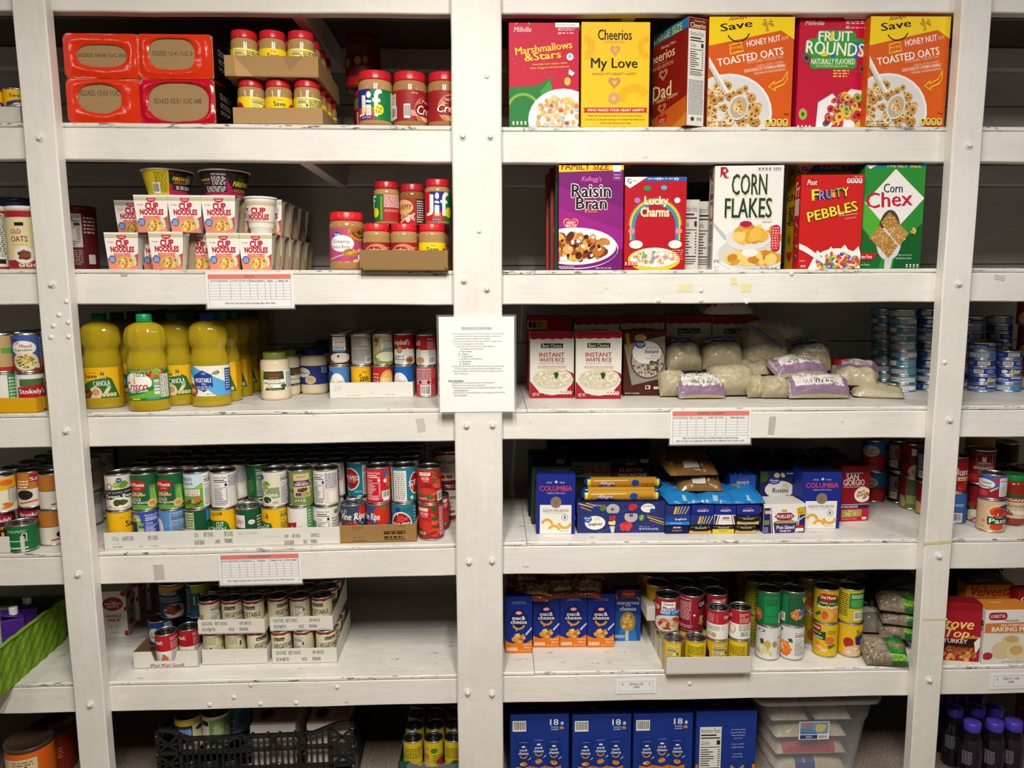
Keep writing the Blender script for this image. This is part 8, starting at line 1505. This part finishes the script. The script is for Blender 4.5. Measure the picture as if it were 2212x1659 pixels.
def capcarton(col, capc, art):
    e = empty('drink_carton'); b = MB(); b.box(-.031, 0, 0, .031, .06, .165, col, 'card', .002); b.flat(art, (-.031, -.0002, .165), (.062, 0, 0), (0, 0, -.165)); b.flat(art, (.0312, 0, .165), (0, .06, 0), (0, 0, -.165))
    b.face([(-.031, 0, .165), (.031, 0, .165), (.031, .06, .182), (-.031, .06, .182)], col); b.face([(.031, .06, .165), (-.031, .06, .165), (-.031, .06, .182), (.031, .06, .182)], col); b.build('carton', e)
    c = MB(); c.lathe([(.0125, .172), (.0125, .192), (.0115, .195), (.0004, .195)], capc, 24, 'plastic', cy=.026); c.build('cap', e); return e
PUR = 'E b8b4c8 36 34 58 44\nL b8b4c8 20 70 90 96 4\nP d8d4e0 60 0 66 0 62 30 58 44'
PU = ['purple drink carton with a white cap in the green basket, nearer one', 'purple drink carton with a white cap in the green basket, farther one']
for k, (u, v) in enumerate(((.03, .028), (.105, .030))): inb(capcarton('4a2482', 'e8e6e0', PUR), u, v, .006, 30, PU[k], 'drink carton')
inb(carton(.09, .05, .165, 'cfc8c2', 'D a8202c 60 4 84 14\nE c8506a 66 30 80 44\nL a8a09a 8 50 50 80 4', name='food_carton'), .06, .10, .006, 10, 'whitish carton with a red mark behind the purple cartons in the basket', 'carton')
for k, (u, v, z) in enumerate(((.09, .17, .02), (.10, .17, .095), (-.09, .19, .02))):
    inb(bag(.17, .12, .075, '16161c', 'P 8a8e98 30 10 44 14 40 60 30 50\nT b0b0b0 50 20 90 30 MOVIPAT', 120+k, 'film', 'plastic_bag', 2.2, bumpy=.012), u, v, z, 4*k, 'black plastic bag stuffed in the green basket, %s' % ('right front', 'right back', 'left back')[k], 'bag', 'black bags in the basket')
ORC = 'R d8641a 0 0 100 100\nP d8c8a0 0 12 62 10 62 100 0 100\nP e0a83a 30 40 60 36 60 100 30 100\nE 2a2a2a 34 24 42 32\nL 8a6a3a 14 14 56 24 2'
for k, (px, yb, Y, c, w) in enumerate(((74, 0, .13, 'c85a18', 'orange and cream canister on the floor left of the left post'), (119, 0, .27, '8a2a1c', 'dark red canister on the floor just behind the orange one'), (146, 0, .41, '5a241a', 'brownish canister in the dark behind the dark red one'))):
    h = wz((1592, 1562, 1550)[k], Y, -1.3)
    put(canister(ORC if k == 0 else 'R %s 0 0 100 100\nL c87a5a 30 30 70 60 4' % c, c, .068, h, '4a3a2c'), px, Y, 6, 0, 0, w, 'canister')

# ================================================================== bay right of the right post
CAS = 'R 7a1a20 0 0 100 100\nR 6a141a 34 10 88 44\nR d8c8b0 34 10 88 10.8\nR d8c8b0 34 43.2 88 44\nR d8c8b0 34 10 35 44\nR d8c8b0 87 10 88 44\nP d8c090 56 16 60 16 60 19 64 19 64 16 68 16 68 32 54 32 54 18\nB e8dcc8 40 34 82 39 CASTLE\nB e8dcc8 26 48 92 56 SPAGHETTI\nB e8dcc8 46 62 80 68 SAUCE\nF 0 66 70 100 8 26 a8241c c83a2a 8a1a14'
HNT = 'R 9a1a22 0 0 100 100\nB f0e8e0 40 30 130 52 Hunts\nR e0cc98 60 56 120 68\nB 5a2a20 70 58 110 66 to Sau\nF 50 70 110 100 6 24 b8281c d84030'
HPA = 'R 8a1a24 0 0 100 100\nR 2a3a7a 60 6 110 30\nR 6a141a 40 20 100 56\nB f0e8e0 52 24 90 42 H\nT e8d8c8 58 46 90 54 PASTA\nF 0 40 44 70 8 18 c83a2a 4f7a2a a82a20\nR 2a4a9a 70 58 110 70\nE e8e4dc -6 66 104 112\nF 2 74 96 108 16 14 b8342a d8c890 c84a30'
TSC = 'R 3a5ea8 0 0 100 64\nR 8a1c34 0 58 100 100\nE 1f3f8a 2 6 16 20\nE e8e4dc -4 16 58 60\nB 3a3a44 8 26 46 38 Tomato\nB 3a3a44 6 42 44 54 Sauce\nN 74 8 106 90\nE c8243a 54 6 74 30\nF 2 62 50 100 6 24 a81c34 c83a4a\nP e8c86a 40 66 70 46 72 50 44 72'
PAS = 'R d0b48c 0 0 100 100\nE f0e4cc 40 12 116 56\nE b8301c 44 14 112 54\nA d85a34 76 34 14 22 0 330\nE 24408a 78 10 102 24\nP 1f3f24 38 52 104 46 104 76 40 78\nB f4f0e6 46 56 104 72 Paste\nT f4f0e6 66 51 90 55 TOMATO\nE c8401c 48 74 92 96\nP 4f6a2a 66 76 78 74 74 82\nE d8783a 20 62 32 74\nL 8a6a4a 18 82 30 90 2'
BLU = 'R 3a66a8 0 0 100 100\nL c8d4e8 20 34 90 44 2\nC 30 66 84 98'
Yr = gy(2138, 1152, 4)+.0385
rg4 = 'cans at the right edge of the fourth shelf'
canput(PAS, 'd0b48c', 2138, Yr, 4, 0, 'tan tomato paste can standing foremost at the right edge', None, .0405, .105)
canput(TSC, '3a5ea8', 2142.5, Yr, 4, .1056, 'blue and red sauce can stacked on the tan paste can', None, .0385, .080)
Yr2 = Yr+.085
canput(HPA, '8a1a24', 2118, Yr2, 4, 0, 'red pasta can with a white H panel behind the paste can', rg4, .041, .130)
canput(CAS, '7a1a20', 2115.5, Yr2+.002, 4, .1306, 'dark red can with a gold castle emblem stacked at the back', rg4, .041, .115)
canput(BLU, '3a66a8', 2059, Yr2, 4, 0, 'blue can with a bar code cut by the right post', rg4, .036, .105)
canput(HNT, '9a1a22', 2061, Yr2, 4, .1056, 'red sauce can cut by the right post, stacked on the blue one', rg4, .036, .118)
SAJ = 'R c8b890 0 0 100 100\nP 1f5a34 0 0 100 0 100 22 0 26\nP b02024 -4 18 104 12 104 30 -4 34\nB f0e8dc 6 18 94 28 REGGANO\nT 5a3a24 8 40 92 54 Mushroom\nF 6 60 94 92 14 16 d8d0bc b83a24 6a7a3a e0d8c8\nR c8c0b4 0 90 100 96'
SJ2 = 'R a82a20 0 0 100 100\nP e0c8a0 10 30 70 0 74 6 16 40\nF 20 50 100 96 8 22 c83a2a e0604a'
put(jar(SAJ, 'c8b890', '8a2a18', '1f7a3a', .041, .165, .020, 0, .18, .72, .8, 'sauce_jar'), 2183, gy(2183, 1138, 4)+.041, 4, 0, 0, 'sauce jar with a green lid beside the tan paste can', 'jar')
put(jar(SJ2, 'a82a20', '8a2a18', 'b8a04a', .043, .165, .020, 0, .14, .74, .8, 'sauce_jar'), 2232, gy(2215, 1134, 4)+.045, 4, 0, 0, 'red sauce jar cut by the right picture edge', 'jar')
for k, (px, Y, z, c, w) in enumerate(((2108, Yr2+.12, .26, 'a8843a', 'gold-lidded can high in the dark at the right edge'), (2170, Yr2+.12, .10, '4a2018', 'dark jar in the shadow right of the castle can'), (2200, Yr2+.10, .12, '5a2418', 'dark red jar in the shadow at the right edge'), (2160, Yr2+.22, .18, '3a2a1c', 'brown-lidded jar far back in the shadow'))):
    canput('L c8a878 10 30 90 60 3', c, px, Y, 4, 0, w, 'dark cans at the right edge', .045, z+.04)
STV = 'P 8a1420 0 0 100 0 100 12 0 12\nE a01a28 -30 18 110 80\nI f0d070 -16 26 80 44 Stove\nI f0d070 6 44 70 64 Top\nT f0d070 62 54 96 62 Stuffing\nP 3a1a14 -20 64 100 60 100 74 -20 80\nB f0e8dc 2 62 66 69 TURKEY\nF -10 70 100 104 40 14 c8843a a85a2a d8a45a 8a4a20\nP e8e4dc 84 66 100 56 100 74 90 86'
LOR = 'D a01c30 6 4 44 18 40\nB f0ece6 10 8 40 14 LORETTA\nE a83040 80 4 108 20\nB f0ece6 86 8 100 16 10\nI 6a6a6a 40 17 68 22 Homestyle\nP c87a3a 0 24 108 22 108 42 0 42\nB f6f0e8 32 25.6 80 29.6 ALL-PURPOSE\nB f6f0e8 14 31 96 39.4 BAKING MIX\nT 8a8a8a 24 42.6 82 44.6 For Biscuits, Waffles & Shortcakes\nE d8c090 36 46 74 66\nE c8a468 44 48 70 60\nE d8c498 16 58 60 90\nE e0d0a8 48 62 92 94\nE cfa868 54 66 82 84\nE a83040 -2 78 20 92\nL 9a9a9a 40 95 96 98 1'
LORT = 'R c87a2a 0 0 100 100\nB f0e0c8 14 50 60 80 BAKING MIX\nT f0e0c8 30 26 56 40 Homestyle\nD 9a2428 74 40 96 70'
VEL = 'P d88a1c 0 0 100 0 100 100 0 100\nI a01c24 10 8 92 64 Velveeta\nT a01c24 20 70 64 82 SHELLS & CHEESE\nE a83040 82 76 100 110'
Yl5 = gy(2165, 1434, 5)
box2(LOR, 'e0dcd6', 2121, 2226, 1316, 1434, 5, 'white and orange baking mix box foremost at the right edge', .085, 0, 'baking_mix_box', 'food box', left='L 999 14 8 86 90 18\nB 2a2a2a 30 10 70 50 @90 1/25', top=LORT, cols={'t': 'c87a2a', 'l': 'cfcac2'})
box2(STV, 'a01826', 2036, 2110, 1302, 1428, 5, 'red stuffing mix box with yellow script beside the right post', .06, -10, 'stuffing_box', 'food box', cols={'t': '7a121c'})
box2(squash(VEL, .3), 'd88a1c', 2079, 2184, 1262, 0, 5, 'orange box with red script behind the baking mix', .05, 0, 'macaroni_box', 'food box', Y=Yl5+.15)
box2('R a01c28 0 0 100 100\nB f0d8c8 10 10 60 20 Ck', 'a01c28', 2190, 2250, 1275, 0, 5, 'red box cut by the right picture edge behind the baking mix', .05, 0, 'food_box', 'food box', Y=Yl5+.11)
zv = wz(1262, Yl5+.15, 1.6) - shelf(5, 1.6)[0]
lean(bag(.15, .11, .05, '1c1410', 'R 5a2a20 34 40 66 80\nB d8c8b8 38 50 62 68 CUGINO', 140, 'film', 'pasta_bag', 2.4), 2130, Yl5+.15, 5, zv+.001, 18, 4, 'dark bag with a brown name patch lying on the orange box', 'bag')
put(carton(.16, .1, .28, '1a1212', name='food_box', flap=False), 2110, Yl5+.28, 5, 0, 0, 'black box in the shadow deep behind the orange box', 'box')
def juice():
    def mk():
        e = empty('juice_bottle'); b = MB(); r, h = .034, .205
        b.lathe([(.0004, .003), (r*.85, .003), (r*.9, 0), (r, .008), (r, .06), (r*.9, .075), (r*.96, .1), (r, .12), (r*.96, .145), (r*.72, .170), (r*.62, .176), (r*.62, .182)], '120f16', 28, 'gloss'); b.build('body', e)
        c = MB(); c.lathe([(r*.72, .176), (r*.76, .18), (r*.76, h-.004), (r*.7, h), (.0004, h)], '4636a4', 40, 'plastic', rib=lambda i, j: .012 if j % 2 and i == 1 else 0); c.build('cap', e)
        l = MB(); l.lathe([(r+.0006, .062), (r*.98+.0006, .12)], '1a1620', 28, 'paper'); l.cyl('L 8a8090 2 10 30 90 8\nR 3a2a40 60 0 90 100', r+.0006, .062, .12, 'paper'); l.build('label', e); return e
    return kit('juice', mk)
for r in range(3):
    for k, px in enumerate((2091, 2139, 2179)):
        Y = .095 + r*.085
        put(juice(), behind(px, .095, Y, .1) - r*2, Y, 6, max(0, .0), 0, 'black juice bottle with a purple cap, %s of the %s row on the floor' % (('left', 'middle', 'right')[k], ('front', 'second', 'back')[r]), 'bottle', 'juice bottles on the floor')
put(carton(.035, .10, .06, '7a5a3a', name='food_box', flap=False), 2036, .33, 6, 0, 0, 'small brown box on the floor beside the right post', 'box')
JUG = 'R 8a1a20 0 0 100 100\nR c8a02a 10 40 60 80\nR 6a1218 14 44 56 76'
put(jar(JUG, '8a1a20', '7a141a', 'd8b43a', .06, .24, .03, 0, .2, .8, .5, 'sauce_jar'), 2232, .32, 6, 0, 0, 'red jug with a yellow cap at the lower right picture edge', 'jug')

# ================================================================== notices taped to the woodwork
def notice(name, art, xl, xr, yt, yb, Yq, label, sleeve=.004, rot=0, margin=.003, tape=True):
    zt, zb_ = wz(yt, Yq, wx((xl+xr)/2, Yq, 1)), wz(yb, Yq, wx((xl+xr)/2, Yq, 1)); zm = (zt+zb_)/2
    x0, x1 = wx(xl, Yq, zm), wx(xr, Yq, zm); w, h = x1-x0, zt-zb_
    e = empty(name, label, 'notice')
    m = MB(); m.box(-w/2, -.0012, 0, w/2, -.0004, h, 'eeedea', 'card'); m.flat(art, (-w/2, -.0013, h), (w, 0, 0), (0, 0, -h), 'paper'); m.build('sheet', e)
    if sleeve:
        m = MB(); n = 10
        m.grid([[(-w/2-sleeve+(w+2*sleeve)*i/n, -.0026-.0008*noise.noise(Vector((i*.6, j*.5, 3))), -sleeve+(h+2*sleeve)*j/n) for i in range(n+1)] for j in range(n+1)], 'ffffff', 'clear'); m.build('plastic_sleeve', e)
    e.location = ((x0+x1)/2, Yq, zb_); e.rotation_euler = (0, rad(rot), 0)
    return e
def chart(title, cols, widths, rows, foot, hy=(16, 24, 34, 78)):
    a = ['R dd5a34 2.5 5 97.5 18', 'I 2a1a18 %g 8 %g 15 %s' % (50-len(title)*1.4, 50+len(title)*1.4, title)]
    xs = [3]; 
    for w in widths: xs.append(xs[-1]+w)
    ys = [19, 27] + [27+(r+1)*8 for r in range(6)] + [96]
    for y in ys: a.append('R 777 3 %g 97 %g' % (y, y+.5))
    for x in (3, 97): a.append('R 777 %g 19 %g 96.5' % (x-.15, x+.2))
    for x in xs[1:-1]: a.append('R 777 %g 19 %g 75' % (x-.15, x+.2))
    for i, c in enumerate(cols):
        cx = (xs[i]+xs[i+1])/2; hw = min(len(c)*.62, (xs[i+1]-xs[i])*.46)
        a.append('B 333 %g 21 %g 25 %s' % (cx-hw, cx+hw, c))
        for r in range(6): a.append('T 444 %g %g %g %g %s' % (cx-(.2 if rows[r][i] == '1' else .5), 29+r*8, cx+(.2 if rows[r][i] == '1' else .5), 32.6+r*8, rows[r][i]))
    n = len(foot)
    for i, f in enumerate(foot): a.append('B 444 %g %g %g %g %s' % (50-len(f)*.48, 79+i*8-(0 if n > 1 else -4), 50+len(f)*.48, 84+i*8-(0 if n > 1 else -4), f))
    return '\n'.join(a)
notice('food_chart', chart('FATS', ['# of Individuals', 'Canola Oil (48 oz)', 'Peanut Butter', 'Ramen', 'Other Fat'], [25, 22, 17.5, 12.5, 17], ['10110', '20110', '30212', '41211', '51321', '61332'], ['Other Fat: Cream Soup, Cheese, Dressings, Mayo, Nuts, Olives']), 446, 634.5, 588.5, 666, YF-.001, 'white chart with an orange FATS heading below the noodle cups')
notice('food_chart', chart('VEGETABLES', ['# of Individuals', 'Green Beans', 'Tomatoes', 'Veggie Soup', 'Other Veggie'], [22, 18, 18, 18, 18], ['11111', '21111', '32111', '42222', '52222', '63222'], ['Other Veggies: Asparagus, Beets, Collard Greens, Mushrooms, Okra, Pickles, Sauerkraut']), 474, 651.5, 1194, 1262, YF-.001, 'white chart with an orange VEGETABLES heading below the stamped trays', rot=-.7)
notice('food_chart', chart('SIMPLE CARBS', ['# of Individuals', 'Rice or Pasta', 'Single Use Carb', 'Multi Use Carb'], [18, 22, 26, 28], ['1110', '2120', '3131', '4231', '5242', '6252'], ['Single Use Carb: Mac and Cheese, Dry Mashed Potatoes, Canned Fruit, Soup', 'Multi Use Carb: Cereal, Baking Mix, Meal Helper Mix, Stuffing Mix, Bread Crumbs, Lentils']), 1447.5, 1621.5, 884, 959.5, YF-.001, 'white chart with an orange SIMPLE CARBS heading below the rice bags')
DL = [(30, 70, 10.4, 'Directions for Food Orders', 'B'), (17, 86, 17, '1. Once receiving the order from the STA Coordinator, follow the charts', 'T'), (20, 82, 19.6, 'on the shelves (from left to right) and start pulling food items that', 'T'), (20, 68, 22.2, 'match the total number of people in the household.', 'T'), (17, 84, 24.8, '2. The charts on the shelves are all you need to follow in regards to how', 'T'), (20, 60, 27.4, 'much of something goes in a food order.', 'T'), (22, 74, 30, 'a. Each order should have food from these categories:', 'T')]
DL += [(26, 26+len(t)*1.35, 32.6+i*2.6, t, 'T') for i, t in enumerate(('i. Complex Carbohydrates', 'ii. Beverages', 'iii. Fats', 'iv. Vegetables', 'v. Simple Carbohydrates', 'vi. Proteins', 'vii. Extras'))]
DL += [(17, 86, 50.8, '3. Once you have all of the food in front of you, then you can fill the bag.', 'T'), (20, 83, 53.4, 'We fill the bag after to avoid crushing any of the fragile food items.', 'T'), (17, 85, 56, '4. Bring the food down to the first floor so that it can be given out to the', 'T'), (20, 38, 58.6, 'client. Thank you!', 'T'), (12, 32, 65.6, 'Extra Information', 'B'), (16, 73, 68.2, '- Animal Food is in the back left corner of the food pantry', 'T'), (16, 61, 70.8, '- Baby Food is to the right of the refrigerators', 'T'), (16, 84, 73.4, '- Toiletries are along the back wall; premade toiletry bags for families', 'T'), (19, 38, 76, 'and individuals etc', 'T'), (16, 87, 78.6, '- Food meant for unhoused individuals is on the grey rack to the left of', 'T'), (19, 36, 81.2, 'the food shelves', 'T')]
notice('directions_sheet', '\n'.join('%s 3a3a3a %g %g %g %g %s' % (k, x0, y, x1, y+1.9, t) for x0, x1, y, t, k in DL)+'\nR 3a3a3a 30 12.7 70 13\nR 3a3a3a 12 67.8 32 68', 949, 1111, 684, 889.5, -.002, 'white printed directions sheet in a clear sleeve on the centre post', .006)
def tagsign(txt, xl, xr, yt, yb, lab):
    return notice('shelf_tag', 'R 888 8 15 92 16.5\nR 888 8 82 92 83.5\nR 888 8 15 8.6 83\nR 888 91.4 15 92 83\nB 333 %s\nB 333 42 48 58 60 CARBS\nR 444 16 30 16.8 48\nP 444 14.6 34 16.4 25 18.2 34\nR 444 82 30 82.8 48\nP 444 80.6 34 82.4 25 84.2 34' % txt, xl, xr, yt, yb, YF-.001, lab, .002, -.5)
tagsign('33 27 67 40 SINGLE USE', 1331, 1418, 1467, 1497.5, 'small white SINGLE USE CARBS tag under the blue macaroni boxes')
tagsign('31 27 69 40 MULTI - USE', 2139, 2228, 1455, 1488, 'small white MULTI - USE CARBS tag under the baking mix box')
# scraps of old tape
def scrap(px, py, w, h, rot, col, Yq, label, k=0):
    X = wx(px, Yq, wz(py, Yq)); z = wz(py, Yq, X); m = MB(); rr = random.Random(k); n = 7
    P = [(-w/2+rr.uniform(0, .003), -h/2), (0, -h/2+rr.uniform(0, .003)), (w/2-rr.uniform(0, .004), -h/2+rr.uniform(0, .003)), (w/2-rr.uniform(0, .002), 0), (w/2-rr.uniform(0, .005), h/2), (0, h/2-rr.uniform(0, .002)), (-w/2, h/2-rr.uniform(0, .003)), (-w/2+rr.uniform(0, .003), 0)]
    m.face([(x, -.0006, y) for x, y in P], col, 'paper'); m.face([(x, -.0001, y) for x, y in P][::-1], col, 'paper')
    for a, b in zip(P, P[1:]+P[:1]): m.face([(a[0], -.0006, a[1]), (a[0], -.0001, a[1]), (b[0], -.0001, b[1]), (b[0], -.0006, b[1])], col, 'paper')
    o = m.build('tape_scrap'); o.location = (X, Yq, z); o.rotation_euler = (0, rad(rot), 0); tag(o, label, 'tape')
scrap(1481, 622, .045, .026, 2, 'e2dcae', YF-.0003, 'wide scrap of yellowed masking tape below the corn flakes box, left of three', 1)
scrap(1585, 607, .022, .024, -8, 'e4dda2', YF-.0003, 'small scrap of yellowed masking tape, upper middle of three', 2)
scrap(1612, 622, .030, .026, 3, 'e4dda6', YF-.0003, 'scrap of yellowed masking tape, right of three', 3)
scrap(2026, 1172, .084, .011, -3, 'cfc98e', -.0003, 'narrow yellowed tape strip across the right post, upper one', 4)
scrap(2021, 1338, .082, .010, 2, 'd8d0a8', -.0003, 'narrow yellowed tape strip across the right post, lower one', 5)
scrap(268, 594, .020, .012, 0, 'b9b29c', YF-.0003, 'small greyish tape remnant below the noodle cups at the left', 6)
scrap(1668, 919, .022, .056, 4, 'bcb7ab', YF-.0003, 'tall greyish tape remnant right of the simple carbs chart', 7)
scrap(344, 1236, .032, .050, 0, 'c4beb2', YF-.0003, 'greyish tape remnant left of the vegetables chart', 8)
scrap(909, 918, .026, .042, -6, 'c6c1b6', YF-.0003, 'greyish tape remnant below the white soup can tray', 9)
scrap(2160, 600, .035, .016, 10, 'c6c2bc', YF-.0003, 'greyish tape remnant at the right edge under the empty shelf', 10)
settle()
